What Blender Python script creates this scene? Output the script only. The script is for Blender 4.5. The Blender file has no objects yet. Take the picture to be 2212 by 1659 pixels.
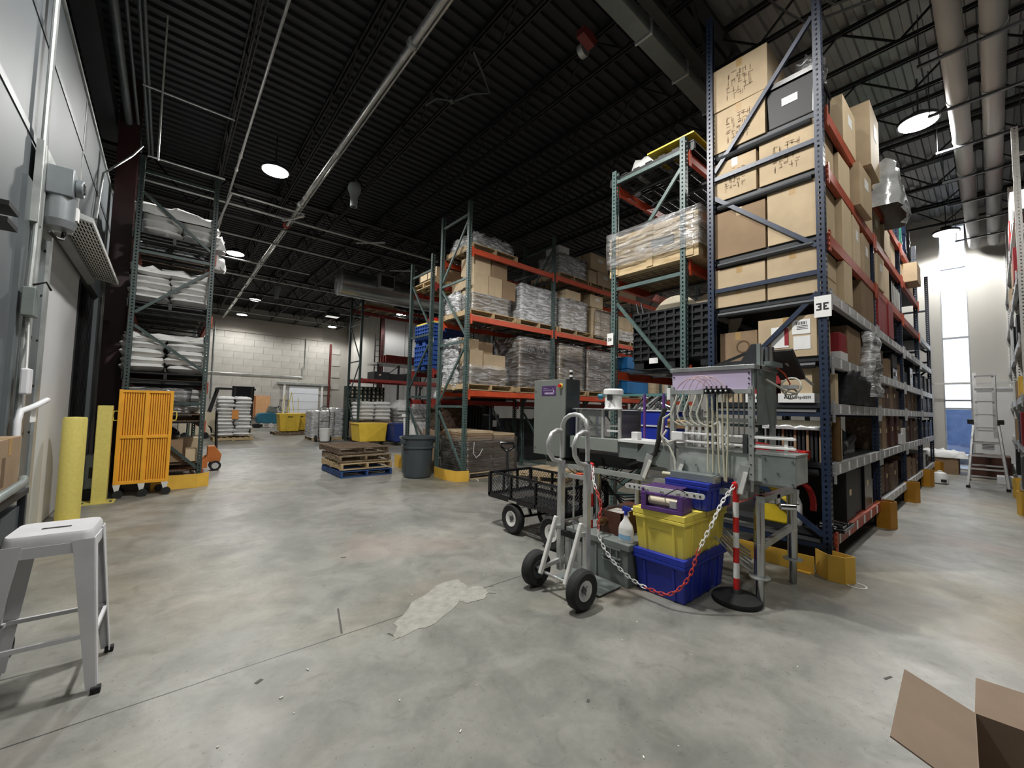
import bpy, math, random
from mathutils import Vector, Matrix
from math import pi, sin, cos, radians
random.seed(7)
scn = bpy.context.scene
COL = scn.collection

# ---------------------------------------------------------------- camera
cam_d = bpy.data.cameras.new('camera'); cam = bpy.data.objects.new('camera', cam_d); COL.objects.link(cam)
YAW, PITCH, ROLL, FPX, EYE = radians(40.266), radians(3.328), radians(1.256), 882.0, 1.40
cam_d.sensor_fit = 'HORIZONTAL'; cam_d.sensor_width = 36.0; cam_d.lens = FPX / 2212 * 36.0
cam_d.clip_start = 0.05; cam_d.clip_end = 200
_f = Vector((sin(YAW) * cos(PITCH), cos(YAW) * cos(PITCH), sin(PITCH)))
_r = Vector((cos(YAW), -sin(YAW), 0)); _u = _r.cross(_f)
_r2 = cos(ROLL) * _r + sin(ROLL) * _u; _u2 = -sin(ROLL) * _r + cos(ROLL) * _u
cam.matrix_world = Matrix(((_r2.x, _u2.x, -_f.x, 0), (_r2.y, _u2.y, -_f.y, 0), (_r2.z, _u2.z, -_f.z, EYE), (0, 0, 0, 1)))
scn.camera = cam

# ---------------------------------------------------------------- colour management, world, lights
scn.view_settings.view_transform = 'Standard'; scn.view_settings.look = 'None'
scn.view_settings.gamma = 1.0; scn.view_settings.use_curve_mapping = False
scn.view_settings.exposure = 0.0
w = bpy.data.worlds.new('world'); scn.world = w; w.use_nodes = True
bg = w.node_tree.nodes['Background']; bg.inputs[0].default_value = (0.80, 0.88, 1.0, 1); bg.inputs[1].default_value = 2.2

# high bay lamps: (x, y); a regular grid, near ones outside the frame overhead, plus added fill lamps
LAMP_Z = 6.2
LAMPS = [(1.49, 9.52), (1.48, 15.8), (2.97, 22.35), (2.98, 26.7), (7.7, 26.6), (9.3, 20.2), (9.15, .66), (15.3, .67), (1.5, 3.2),
         (.6, -1.3), (2.35, 1.65), (13.0, 9.3), (4.9, -.75)]  # machine, crate and aisle-mouth lamps are added unseen fill light
LAMP_W = {(9.15, .66): 260, (15.3, .67): 170, (2.35, 1.65): 75, (.6, -1.3): 75, (4.9, -.75): 85, (1.5, 3.2): 400, (1.49, 9.52): 270, (13.0, 9.3): 260}
LAMP_K = 4.0
def lamp_light(x, y):
    d = bpy.data.lights.new('high_bay_light', 'SPOT'); d.spot_size = radians(160); d.spot_blend = 0.4; d.shadow_soft_size = 0.16
    d.energy = LAMP_W.get((x, y), 150) * LAMP_K; d.color = (1.0, 0.985, 0.955)
    o = bpy.data.objects.new('high_bay_light', d); COL.objects.link(o); o.location = (x, y, LAMP_Z - 0.03)
    return o
for _x, _y in LAMPS: lamp_light(_x, _y)

# ---------------------------------------------------------------- helpers
def lin(h):
    if isinstance(h, str):
        h = h.lstrip('#'); c = [int(h[i:i + 2], 16) / 255 for i in (0, 2, 4)]
    else: c = h
    return tuple(((v / 12.92) if v <= 0.04045 else ((v + 0.055) / 1.055) ** 2.4) for v in c) + (1.0,)

def mat(name, col, rough=0.5, metal=0.0, var=0.12, scale=6.0, bump=0.0, bscale=40.0, spec=0.5, col2=None, stretch=(1, 1, 1), rvar=0.0, detail=4.0):
    m = bpy.data.materials.new(name); m.use_nodes = True; nt = m.node_tree; N = nt.nodes; L = nt.links
    b = N['Principled BSDF']; b.inputs['Roughness'].default_value = rough; b.inputs['Metallic'].default_value = metal
    b.inputs['Specular IOR Level'].default_value = spec
    tc = N.new('ShaderNodeTexCoord'); mp = N.new('ShaderNodeMapping'); mp.inputs['Scale'].default_value = stretch
    L.new(tc.outputs['Object'], mp.inputs[0])
    n = N.new('ShaderNodeTexNoise'); n.inputs['Scale'].default_value = scale; n.inputs['Detail'].default_value = detail
    L.new(mp.outputs[0], n.inputs['Vector'])
    r = N.new('ShaderNodeValToRGB'); r.color_ramp.elements[0].position = 0.3; r.color_ramp.elements[1].position = 0.7
    c = lin(col)
    if col2: c2 = lin(col2); c1 = c
    else: c1 = tuple(v * (1 - var) for v in c[:3]) + (1,); c2 = tuple(min(1, v * (1 + var)) for v in c[:3]) + (1,)
    r.color_ramp.elements[0].color = c1; r.color_ramp.elements[1].color = c2
    L.new(n.outputs['Fac'], r.inputs[0]); L.new(r.outputs[0], b.inputs['Base Color'])
    if rvar:
        mr = N.new('ShaderNodeMapRange'); mr.inputs['To Min'].default_value = max(0.02, rough - rvar); mr.inputs['To Max'].default_value = rough + rvar
        L.new(n.outputs['Fac'], mr.inputs['Value']); L.new(mr.outputs[0], b.inputs['Roughness'])
    if bump:
        n2 = N.new('ShaderNodeTexNoise'); n2.inputs['Scale'].default_value = bscale; n2.inputs['Detail'].default_value = 5
        L.new(mp.outputs[0], n2.inputs['Vector'])
        bp = N.new('ShaderNodeBump'); bp.inputs['Strength'].default_value = bump; bp.inputs['Distance'].default_value = 0.02
        L.new(n2.outputs['Fac'], bp.inputs['Height']); L.new(bp.outputs[0], b.inputs['Normal'])
    return m

def film_mat(name, tint=(0.93, 0.94, 0.95), haze=0.25, scale=2.6, bump=0.6, rough=0.24, stretch=(1, 1, 5.5)):
    """clear plastic film: see-through with a milky share and hard wrinkled reflections"""
    m = bpy.data.materials.new(name); m.use_nodes = True; nt = m.node_tree; N = nt.nodes; L = nt.links
    N.remove(N['Principled BSDF']); out = N['Material Output']
    tc = N.new('ShaderNodeTexCoord'); mp = N.new('ShaderNodeMapping'); mp.inputs['Scale'].default_value = stretch
    L.new(tc.outputs['Object'], mp.inputs[0])
    n = N.new('ShaderNodeTexNoise'); n.inputs['Scale'].default_value = scale; n.inputs['Detail'].default_value = 4; n.inputs['Distortion'].default_value = 1.2
    L.new(mp.outputs[0], n.inputs['Vector'])
    bp = N.new('ShaderNodeBump'); bp.inputs['Strength'].default_value = bump; bp.inputs['Distance'].default_value = 0.06
    L.new(n.outputs['Fac'], bp.inputs['Height'])
    tr = N.new('ShaderNodeBsdfTransparent'); tr.inputs[0].default_value = (*tint, 1)
    gl = N.new('ShaderNodeBsdfGlossy'); gl.inputs['Roughness'].default_value = rough; L.new(bp.outputs[0], gl.inputs['Normal'])
    df = N.new('ShaderNodeBsdfDiffuse'); df.inputs[0].default_value = (0.88, 0.89, 0.9, 1); L.new(bp.outputs[0], df.inputs['Normal'])
    cr = N.new('ShaderNodeMapRange'); cr.inputs['From Min'].default_value = 0.42; cr.inputs['From Max'].default_value = 0.68
    cr.inputs['To Min'].default_value = haze * 0.3; cr.inputs['To Max'].default_value = min(1, haze * 1.9)
    L.new(n.outputs['Fac'], cr.inputs['Value'])
    m1 = N.new('ShaderNodeMixShader'); L.new(cr.outputs[0], m1.inputs[0]); L.new(tr.outputs[0], m1.inputs[1]); L.new(df.outputs[0], m1.inputs[2])
    fr = N.new('ShaderNodeFresnel'); fr.inputs[0].default_value = 1.5; L.new(bp.outputs[0], fr.inputs['Normal'])
    ad = N.new('ShaderNodeMath'); ad.operation = 'MULTIPLY_ADD'; ad.inputs[1].default_value = 0.9; ad.inputs[2].default_value = 0.07; L.new(fr.outputs[0], ad.inputs[0])
    m2 = N.new('ShaderNodeMixShader'); L.new(ad.outputs[0], m2.inputs[0]); L.new(m1.outputs[0], m2.inputs[1]); L.new(gl.outputs[0], m2.inputs[2])
    L.new(m2.outputs[0], out.inputs[0])
    return m

def emis(name, col, s):
    m = bpy.data.materials.new(name); m.use_nodes = True; b = m.node_tree.nodes['Principled BSDF']
    b.inputs['Base Color'].default_value = lin(col); b.inputs['Emission Color'].default_value = lin(col); b.inputs['Emission Strength'].default_value = s
    return m

class MB:
    def __init__(s): s.v = []; s.f = []
    def add(s, vs, fs):
        k = len(s.v); s.v += [tuple(p) for p in vs]; s.f += [tuple(i + k for i in f) for f in fs]; return s
    def box(s, x0, x1, y0, y1, z0, z1):
        return s.add([(x0, y0, z0), (x1, y0, z0), (x1, y1, z0), (x0, y1, z0), (x0, y0, z1), (x1, y0, z1), (x1, y1, z1), (x0, y1, z1)],
                     [(0, 3, 2, 1), (4, 5, 6, 7), (0, 1, 5, 4), (1, 2, 6, 5), (2, 3, 7, 6), (3, 0, 4, 7)])
    def cb(s, c, d, M=None):
        hx, hy, hz = d[0] / 2, d[1] / 2, d[2] / 2
        vs = [Vector(p) for p in ((-hx, -hy, -hz), (hx, -hy, -hz), (hx, hy, -hz), (-hx, hy, -hz), (-hx, -hy, hz), (hx, -hy, hz), (hx, hy, hz), (-hx, hy, hz))]
        if M is not None: vs = [M @ p for p in vs]
        c = Vector(c)
        return s.add([p + c for p in vs], [(0, 3, 2, 1), (4, 5, 6, 7), (0, 1, 5, 4), (1, 2, 6, 5), (2, 3, 7, 6), (3, 0, 4, 7)])
    def bar(s, a, b, w, h, up=(0, 0, 1)):
        a, b = Vector(a), Vector(b); d = (b - a).normalized(); u = Vector(up)
        if abs(d.dot(u)) > 0.98: u = Vector((0, 1, 0))
        sd = d.cross(u).normalized() * (w / 2); u = sd.cross(d).normalized() * (h / 2)
        vs = [p + q for p in (a, b) for q in (-sd - u, sd - u, sd + u, -sd + u)]
        return s.add(vs, [(3, 2, 1, 0), (4, 5, 6, 7), (0, 1, 5, 4), (1, 2, 6, 5), (2, 3, 7, 6), (3, 0, 4, 7)])
    def cyl(s, a, b, r, n=10, r2=None, cap=True):
        a, b = Vector(a), Vector(b); r2 = r if r2 is None else r2
        d = (b - a).normalized(); u = Vector((0, 0, 1)) if abs(d.z) < 0.9 else Vector((1, 0, 0))
        e1 = d.cross(u).normalized(); e2 = d.cross(e1)
        vs = [p + (e1 * cos(2 * pi * i / n) + e2 * sin(2 * pi * i / n)) * q for p, q in ((a, r), (b, r2)) for i in range(n)]
        fs = [(i, (i + 1) % n, n + (i + 1) % n, n + i) for i in range(n)]
        if cap: fs += [tuple(reversed(range(n))), tuple(range(n, 2 * n))]
        return s.add(vs, fs)
    def tube(s, pts, r, n=8, closed=False):
        P = [Vector(p) for p in pts]; m = len(P); vs = []; fs = []; pe = None
        for i, p in enumerate(P):
            t = ((P[(i + 1) % m] - P[i - 1]) if closed or 0 < i < m - 1 else (P[1] - P[0] if i == 0 else P[-1] - P[-2])).normalized()
            if pe is None:
                u = Vector((0, 0, 1)) if abs(t.z) < 0.9 else Vector((1, 0, 0)); pe = t.cross(u).normalized()
            else: pe = (pe - t * pe.dot(t)).normalized()
            e2 = t.cross(pe)
            rr = r[i] if isinstance(r, (list, tuple)) else r
            vs += [p + (pe * cos(2 * pi * k / n) + e2 * sin(2 * pi * k / n)) * rr for k in range(n)]
        for i in range(m if closed else m - 1):
            j = (i + 1) % m
            fs += [(i * n + k, i * n + (k + 1) % n, j * n + (k + 1) % n, j * n + k) for k in range(n)]
        if not closed: fs += [tuple(reversed(range(n))), tuple(range((m - 1) * n, m * n))]
        return s.add(vs, fs)
    def lathe(s, prof, c=(0, 0, 0), n=20, ax='z', cap=True):
        vs = []; m = len(prof)
        for r, h in prof:
            for k in range(n):
                a = 2 * pi * k / n; x, y = r * cos(a), r * sin(a)
                p = (x, y, h) if ax == 'z' else ((h, x, y) if ax == 'x' else (y, h, x))
                vs.append((c[0] + p[0], c[1] + p[1], c[2] + p[2]))
        fs = [(i * n + k, i * n + (k + 1) % n, (i + 1) * n + (k + 1) % n, (i + 1) * n + k) for i in range(m - 1) for k in range(n)]
        if cap: fs += [tuple(reversed(range(n))), tuple(range((m - 1) * n, m * n))]
        return s.add(vs, fs)
    def prism(s, pts, axis, a, b):
        """polygon (2D pts) extruded along axis from a to b"""
        n = len(pts)
        def P(p, h): return {'x': (h, p[0], p[1]), 'y': (p[0], h, p[1]), 'z': (p[0], p[1], h)}[axis]
        vs = [P(p, a) for p in pts] + [P(p, b) for p in pts]
        return s.add(vs, [tuple(reversed(range(n))), tuple(range(n, 2 * n))] + [(i, (i + 1) % n, n + (i + 1) % n, n + i) for i in range(n)])
    def perf(s, o, u, v, w, h, hw, hh, pitch, cols=(0.5,)):
        """perforated plate: origin o, across u (width w), along v (height h), holes hw x hh every pitch"""
        o, u, v = Vector(o), Vector(u), Vector(v)
        xs = [0]
        for c in cols: xs += [c * w - hw / 2, c * w + hw / 2]
        xs.append(w)
        def q(x0, x1, y0, y1): s.add([o + u * x0 + v * y0, o + u * x1 + v * y0, o + u * x1 + v * y1, o + u * x0 + v * y1], [(0, 1, 2, 3)])
        for i in range(0, len(xs), 2): q(xs[i], xs[i + 1], 0, h)
        for i in range(1, len(xs) - 1, 2):
            y = 0; k = pitch / 2
            while k + hh < h: q(xs[i], xs[i + 1], y, k); y = k + hh; k += pitch
            q(xs[i], xs[i + 1], y, h)
        return s
    def mesh(s, name, m, smooth=False):
        me = bpy.data.meshes.new(name); me.from_pydata(s.v, [], s.f); me.update()
        if m is not None: me.materials.append(m)
        if smooth:
            me.polygons.foreach_set('use_smooth', [True] * len(me.polygons)); me.set_sharp_from_angle(angle=radians(38))
        return me
    def obj(s, name, m, parent=None, smooth=False, bevel=0, loc=None, rz=0):
        return put(name, s.mesh(name, m, smooth), parent, bevel, loc, rz)

def put(name, me, parent=None, bevel=0, loc=None, rz=0):
    o = bpy.data.objects.new(name, me); COL.objects.link(o); o.parent = parent
    if loc is not None: o.location = loc
    if rz: o.rotation_euler = (0, 0, rz)
    if bevel:
        b = o.modifiers.new('bevel', 'BEVEL'); b.width = bevel; b.segments = 2; b.limit_method = 'ANGLE'; b.harden_normals = False
    return o

def tag(o, label, cat, group=None):
    o['label'] = label; o['category'] = cat
    if group: o['group'] = group
    return o
def thing(name, label, cat, loc=(0, 0, 0), rz=0, group=None):
    o = bpy.data.objects.new(name, None); COL.objects.link(o); o.location = loc; o.rotation_euler = (0, 0, rz); o.empty_display_size = 0.1
    return tag(o, label, cat, group)
def struct(name, b, m, smooth=False, parent=None):
    o = b.obj(name, m, parent, smooth)
    if parent is None: o['kind'] = 'structure'
    return o
def dup(r, loc, rz=None, label=None, group=None):
    kids = {}
    for o in bpy.data.objects:
        if o.parent is not None: kids.setdefault(o.parent.name, []).append(o)
    def cp(o, p):
        c = o.copy(); COL.objects.link(c)
        if p is not None: c.parent = p
        for k in kids.get(o.name, []): cp(k, c)
        return c
    n = cp(r, None); n.location = loc
    if rz is not None: n.rotation_euler = (0, 0, rz)
    if label: n['label'] = label
    if group: n['group'] = group
    return n
ORD = ['first', 'second', 'third', 'fourth', 'fifth', 'sixth', 'seventh', 'eighth', 'ninth', 'tenth', 'eleventh', 'twelfth', 'thirteenth', 'fourteenth', 'fifteenth', 'sixteenth']
def RZ(a): return Matrix.Rotation(a, 3, 'Z')

# flat print built as tiny raised strokes (3x5 letter cells)
GL = {'A': '010101111101101', 'B': '110101110101110', 'C': '111100100100111', 'D': '110101101101110', 'E': '111100110100111', 'F': '111100110100100', 'G': '111100101101111',
      'H': '101101111101101', 'I': '111010010010111', 'K': '101110100110101', 'L': '100100100100111', 'M': '101111111101101', 'N': '111101101101101', 'O': '111101101101111',
      'P': '111101111100100', 'R': '110101110101101', 'S': '111100111001111', 'T': '111010010010010', 'U': '101101101101111', 'W': '101101111111101', 'Y': '101101111010010',
      'V': '101101101101010', 'X': '101101010101101', '3': '111001011001111', '2': '111001111100111', '1': '010110010010111', '-': '000000111000000', ' ': '000000000000000'}
def text_on(b, txt, o, u, v, n, h, t=0.001):
    """letters of height h starting at o; u right, v up, n outward"""
    o, u, v, n = map(Vector, (o, u, v, n)); c = h / 5
    for k, ch in enumerate(txt):
        g = GL.get(ch, GL[' '])
        for i, bit in enumerate(g):
            if bit == '1':
                r_, c_ = divmod(i, 3); p = o + u * ((k * 4 + c_) * c) + v * (h - (r_ + 1) * c) + n * t
                b.add([p, p + u * c, p + u * c + v * c, p + v * c], [(0, 1, 2, 3)])
    return b

# ---------------------------------------------------------------- materials
M = {}
def D(k, *a, **kw): M[k] = mat(k, *a, **kw)
D('card', '#b6a284', .82, var=.10, scale=3.5, bump=.06, bscale=60)
D('card_dark', '#8c755b', .85, var=.12, scale=3.5, bump=.06, bscale=60)
D('card_light', '#cdb998', .8, var=.08, scale=3, bump=.05)
D('tape', '#a88a5c', .28, var=.06)
D('print', '#5e4a33', .8)
D('wood', '#96856a', .8, col2='#635240', scale=4, stretch=(1, 6, 6), bump=.25)
D('wood_pale', '#c9b48d', .78, col2='#a58c66', scale=4, stretch=(6, 1, 6), bump=.2)
D('wood_dark', '#4f4035', .85, col2='#75624c', scale=4, stretch=(1, 6, 6), bump=.25)
D('blue_paint', '#2f4f86', .7, col2='#24406e', scale=9, bump=.2)
D('rack_green', '#4a5d5a', .45, var=.2, scale=14)
D('rack_blue', '#1d2a40', .42, var=.22, scale=12)
D('rack_dark', '#354543', .5, var=.2, scale=14)
D('orange', '#c14a29', .45, var=.14, scale=8, bump=.05)
D('orange_dull', '#a4472f', .5, var=.2, scale=9)
D('red_beam', '#8f3029', .5, var=.2, scale=9)
D('silver_beam', '#b9babb', .35, metal=.35, var=.2, scale=10, stretch=(2, 1, 6))
D('galv', '#9fa4a2', .36, metal=.55, col2='#c3c6c4', scale=5, rvar=.1)
D('steel', '#a9acab', .25, metal=.75, col2='#d0d2d1', scale=5, rvar=.1, bump=.03)
D('steel_dull', '#909896', .38, metal=.4, col2='#747d7b', scale=4, rvar=.12, bump=.05)
D('alum', '#c4c5c4', .32, metal=.5, var=.12, scale=9, rvar=.1)
D('alum_white', '#d8d8d4', .45, metal=.2, var=.1, scale=14)
D('chrome', '#d5d5d5', .12, metal=1.0)
D('leg_steel', '#b6b8b8', .2, metal=1.0, var=.1)
D('duct_steel', '#b4b8b8', .22, metal=.85, var=.12, scale=3)
D('black', '#121314', .5, var=.2)
D('black_gloss', '#0c0d10', .25, var=.2)
D('black_tote', '#0b0d11', .55, var=.15)
D('rubber', '#1b1c1d', .8, var=.2, scale=20, bump=.1)
D('yellow', '#e0b246', .5, var=.1, scale=5)
D('yellow_tub', '#e2bf40', .5, var=.08, scale=5)
D('yellow_tote', '#ead75c', .45, var=.06, scale=5)
D('yellow_post', '#cfc168', .55, var=.06, scale=30, bump=.05)
D('yellow_cart', '#e6a42c', .5, var=.08, scale=6)
D('blue_tote', '#20329a', .42, var=.10, scale=5)
D('blue_bin', '#1f3675', .5, var=.12)
D('blue_crate', '#2b4f94', .5, var=.12)
D('grey_tote', '#6f7572', .55, var=.08)
D('grey_bin', '#3f474b', .55, var=.08, bump=.05)
D('purple', '#5c3a7c', .45, var=.15, scale=8)
D('purple_dark', '#4b2f60', .5, var=.2, scale=8)
D('lilac', '#bcafca', .45, var=.05, scale=3)
D('tube', '#c9c8bc', .3, var=.06)
D('tube_amber', '#bfbca4', .3, var=.08)
D('white', '#e2e2e0', .45, var=.04)
D('white_paint', '#d6d7da', .42, var=.05, scale=8)
D('bag', '#d6d6d4', .55, var=.07, scale=6, bump=.35, bscale=9)
D('bag_grey', '#a9aaa9', .6, var=.10, scale=6, bump=.35, bscale=9)
D('red', '#c01f1d', .45, var=.08)
D('dark_red', '#8e1f26', .5, var=.1)
D('brown_steel', '#4b2a1e', .55, var=.2, scale=6)
D('teal', '#2b7088', .4, var=.1)
D('navy', '#1c2740', .5, var=.15)
D('green_bin', '#2b6e5c', .5, var=.12)
D('crate_green', '#27352f', .5, var=.15)
D('wire', '#55585a', .4, metal=.7)
D('rope_red', '#b53a33', .5)
D('bronze', '#7b6040', .35, metal=.7)
D('amber_plastic', '#a9722d', .4)
D('paper', '#e6e6e3', .7, var=.03)
D('bluewrap', '#2f7fc0', .3, var=.1, bump=.3, bscale=12)
D('shelf_metal', '#2c2e31', .5, metal=.3, var=.15)
D('cream', '#d8cdb4', .7, var=.05)
D('hose', '#232426', .55)
M['wrap'] = film_mat('wrap', haze=.18)
M['wrap_thin'] = film_mat('wrap_thin', haze=.05, bump=.4, tint=(.97, .97, .97))
M['wrap_dark'] = film_mat('wrap_dark', haze=.05, tint=(.80, .80, .80), scale=4)
M['wrap_white'] = film_mat('wrap_white', haze=.75, scale=4)
# ---------------------------------------------------------------- floor
def floor_mat():
    m = bpy.data.materials.new('concrete_floor'); m.use_nodes = True; nt = m.node_tree; N = nt.nodes; L = nt.links; b = N['Principled BSDF']
    tc = N.new('ShaderNodeTexCoord')
    def noise(sc, det=4, dist=0, st=(1, 1, 1)):
        mp = N.new('ShaderNodeMapping'); mp.inputs['Scale'].default_value = st; L.new(tc.outputs['Object'], mp.inputs[0])
        n = N.new('ShaderNodeTexNoise'); n.inputs['Scale'].default_value = sc; n.inputs['Detail'].default_value = det; n.inputs['Distortion'].default_value = dist
        L.new(mp.outputs[0], n.inputs['Vector']); return n
    def ramp(n, p0, c0, p1, c1):
        r = N.new('ShaderNodeValToRGB'); r.color_ramp.elements[0].position = p0; r.color_ramp.elements[1].position = p1
        r.color_ramp.elements[0].color = c0; r.color_ramp.elements[1].color = c1; L.new(n.outputs[0], r.inputs[0]); return r
    def mix(t, a, bb, f):
        x = N.new('ShaderNodeMix'); x.data_type = 'RGBA'; x.blend_type = t
        if isinstance(f, float): x.inputs[0].default_value = f
        else: L.new(f, x.inputs[0])
        L.new(a, x.inputs[6]); L.new(bb, x.inputs[7]) if not isinstance(bb, tuple) else setattr(x.inputs[7], 'default_value', bb); return x.outputs[2]
    big = ramp(noise(.55, 5, .8), .32, lin('#75756f'), .68, lin('#989791'))
    warm = ramp(noise(.35, 3, .4), .5, (0, 0, 0, 1), .72, (1, 1, 1, 1))
    c = mix('MIX', big.outputs[0], lin('#857d68'), warm.outputs[0])
    mid = ramp(noise(3.2, 8, 1.0), .3, (.66, .67, .66, 1), .7, (1.12, 1.12, 1.11, 1)); c = mix('MULTIPLY', c, mid.outputs[0], .85)
    sw = ramp(noise(2.2, 7, .6, (1.0, .28, 1)), .4, (.80, .80, .80, 1), .62, (1.05, 1.05, 1.05, 1)); c = mix('MULTIPLY', c, sw.outputs[0], .4)
    fine = ramp(noise(26, 6), .3, (.88, .88, .88, 1), .7, (1.05, 1.05, 1.05, 1)); c = mix('MULTIPLY', c, fine.outputs[0], .7)
    pk = ramp(noise(.8, 4, .6), .56, (0, 0, 0, 1), .74, (.7, .7, .7, 1)); c = mix('MIX', c, lin('#8f8078'), pk.outputs[0])
    spk = ramp(noise(60, 2), .27, (.45, .45, .43, 1), .33, (1, 1, 1, 1)); c = mix('MULTIPLY', c, spk.outputs[0], .8)
    stn = ramp(noise(5.5, 9, 1.5), .60, (1, 1, 1, 1), .70, (.72, .71, .68, 1)); c = mix('MULTIPLY', c, stn.outputs[0], .55)
    # saw-cut joints: lines of constant y and x
    sp = N.new('ShaderNodeSeparateXYZ'); L.new(tc.outputs['Object'], sp.inputs[0]); wob = noise(1.5, 3)
    js = None
    for ax, p in ((1, 2.60), (1, 7.2), (1, 12.4), (1, 17.4), (0, 7.15), (0, 11.6)):
        a = N.new('ShaderNodeMath'); a.operation = 'MULTIPLY_ADD'; L.new(wob.outputs[0], a.inputs[0]); a.inputs[1].default_value = .02; L.new(sp.outputs[ax], a.inputs[2])
        s_ = N.new('ShaderNodeMath'); s_.operation = 'SUBTRACT'; L.new(a.outputs[0], s_.inputs[0]); s_.inputs[1].default_value = p + .01
        ab = N.new('ShaderNodeMath'); ab.operation = 'ABSOLUTE'; L.new(s_.outputs[0], ab.inputs[0])
        lt = N.new('ShaderNodeMath'); lt.operation = 'LESS_THAN'; lt.inputs[1].default_value = .0042; L.new(ab.outputs[0], lt.inputs[0])
        if js is None: js = lt.outputs[0]
        else:
            mx = N.new('ShaderNodeMath'); mx.operation = 'MAXIMUM'; L.new(js, mx.inputs[0]); L.new(lt.outputs[0], mx.inputs[1]); js = mx.outputs[0]
    c = mix('MIX', c, lin('#3c3e3a'), js)
    L.new(c, b.inputs['Base Color'])
    rr = N.new('ShaderNodeMapRange'); rr.inputs['To Min'].default_value = .24; rr.inputs['To Max'].default_value = .62; L.new(noise(2.4, 7, .8).outputs[0], rr.inputs[0]); L.new(rr.outputs[0], b.inputs['Roughness'])
    b.inputs['Specular IOR Level'].default_value = .45
    bp = N.new('ShaderNodeBump'); bp.inputs['Strength'].default_value = .25; bp.inputs['Distance'].default_value = .01; L.new(noise(9, 8).outputs[0], bp.inputs['Height']); L.new(bp.outputs[0], b.inputs['Normal'])
    return m
b = MB(); b.box(-4.2, 16.5, -8, 28.7, -.2, 0)
FLOOR = struct('floor', b, floor_mat())
# rough patch of spalled concrete
def blob(cx, cy, rx, ry, z, n=26, jit=.12, rot=0, seed=3):
    rn = random.Random(seed); pts = []
    for i in range(n):
        a = 2 * pi * i / n; k = 1 + rn.uniform(-jit, jit); x, y = rx * k * cos(a), ry * k * sin(a)
        pts.append((cx + x * cos(rot) - y * sin(rot), cy + x * sin(rot) + y * cos(rot)))
    return pts
D('patch', '#8b8a82', .85, var=.16, scale=16, bump=.8, bscale=30)
b = MB(); b.prism(blob(1.55, 2.62, .42, .15, 0, rot=.55), 'z', 0.0, .0022); b.prism(blob(1.83, 2.56, .14, .1, 0, rot=.4, seed=5), 'z', 0.0, .003)
b.prism(blob(1.30, 2.46, .2, .06, 0, rot=.5, seed=8), 'z', 0.0, .0018)
struct('floor_patch', b, M['patch'], parent=FLOOR)
D('skid', '#4b4a46', .8)
b = MB()
for x0_, y0_, x1_, y1_, w_ in ((.98, 2.95, .90, 2.62, .012), (1.12, 2.45, 1.15, 2.36, .012), (.42, 2.42, .45, 2.44, .02), (1.90, 2.55, 1.98, 2.47, .006), (2.0, 2.6, 2.05, 2.58, .006), (1.62, 1.30, 1.64, 1.31, .014), (3.0, .42, 3.06, .40, .012), (1.3, 3.9, 1.34, 3.88, .02)): b.bar((x0_, y0_, .0008), (x1_, y1_, .0008), w_, .0014)
struct('floor_scuff', b, M['skid'], parent=FLOOR)
D('crumb', '#d8d7cf', .8)
b = MB(); rn = random.Random(11)
for i in range(46):
    x, y = rn.uniform(.2, 3.6), rn.uniform(.6, 5.5)
    s_ = rn.uniform(.003, .006); b.cb((x, y, s_ / 2), (s_ * rn.uniform(1, 3), s_, s_), RZ(rn.uniform(0, 3)))
o = b.obj('floor_crumbs', M['crumb']); o['kind'] = 'stuff'; tag(o, 'tiny pale crumbs and plastic scraps scattered over the concrete floor', 'debris')

# ---------------------------------------------------------------- walls
D('cold_wall', '#5a5f62', .6, metal=.0, var=.16, scale=1.6, rvar=.12, stretch=(1, 1, .4))
D('back_wall', '#a9a69f', .85, var=.07, scale=1.2, bump=.05)
D('back_wall_top', '#b3ada5', .8, var=.04, scale=1)
D('dark_wall', '#101113', .9, var=.2)
D('tilt_wall', '#b3b1ab', .8, var=.08, scale=1.3, stretch=(1, 1, .25))
D('white_wall', '#dddddc', .6, var=.02)
b = MB(); b.box(-4.2, -4.0, -8, 28.7, 0, 7.2); struct('wall_left', b, M['dark_wall'])
b = MB(); b.box(-4.2, 16.5, -8.2, -8, 0, 7.2); struct('wall_front', b, M['tilt_wall'])
# back wall: concrete block body with panel joints, smoother band above
b = MB(); b.box(-4, 9.4, 28.62, 28.8, 0, 7.2); WB = struct('wall_back', b, M['back_wall'])
D('block', '#b3b0a9', .88, var=.07, scale=2.0, bump=.08)
me = MB().box(0, .988, 0, .05, 0, .387).mesh('concrete_block', M['block'])
rn = random.Random(2)
for j in range(14):
    for i in range(-1, 9):
        x = 1.0 * i + (.5 if j % 2 else 0) - .1
        if x > 8.3: continue
        # leave the dock door opening clear
        if 5.3 < x < 8.2 and j < 5: continue
        o = put('concrete_block', me, WB, loc=(x, 28.57, .02 + j * .392 + 0)); o.location.y += rn.uniform(-.0015, .0015)
b = MB(); b.box(.2, 7.7, 28.5, 28.62, 5.5, 6.35); struct('trim_1', b, M['back_wall_top'])
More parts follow.
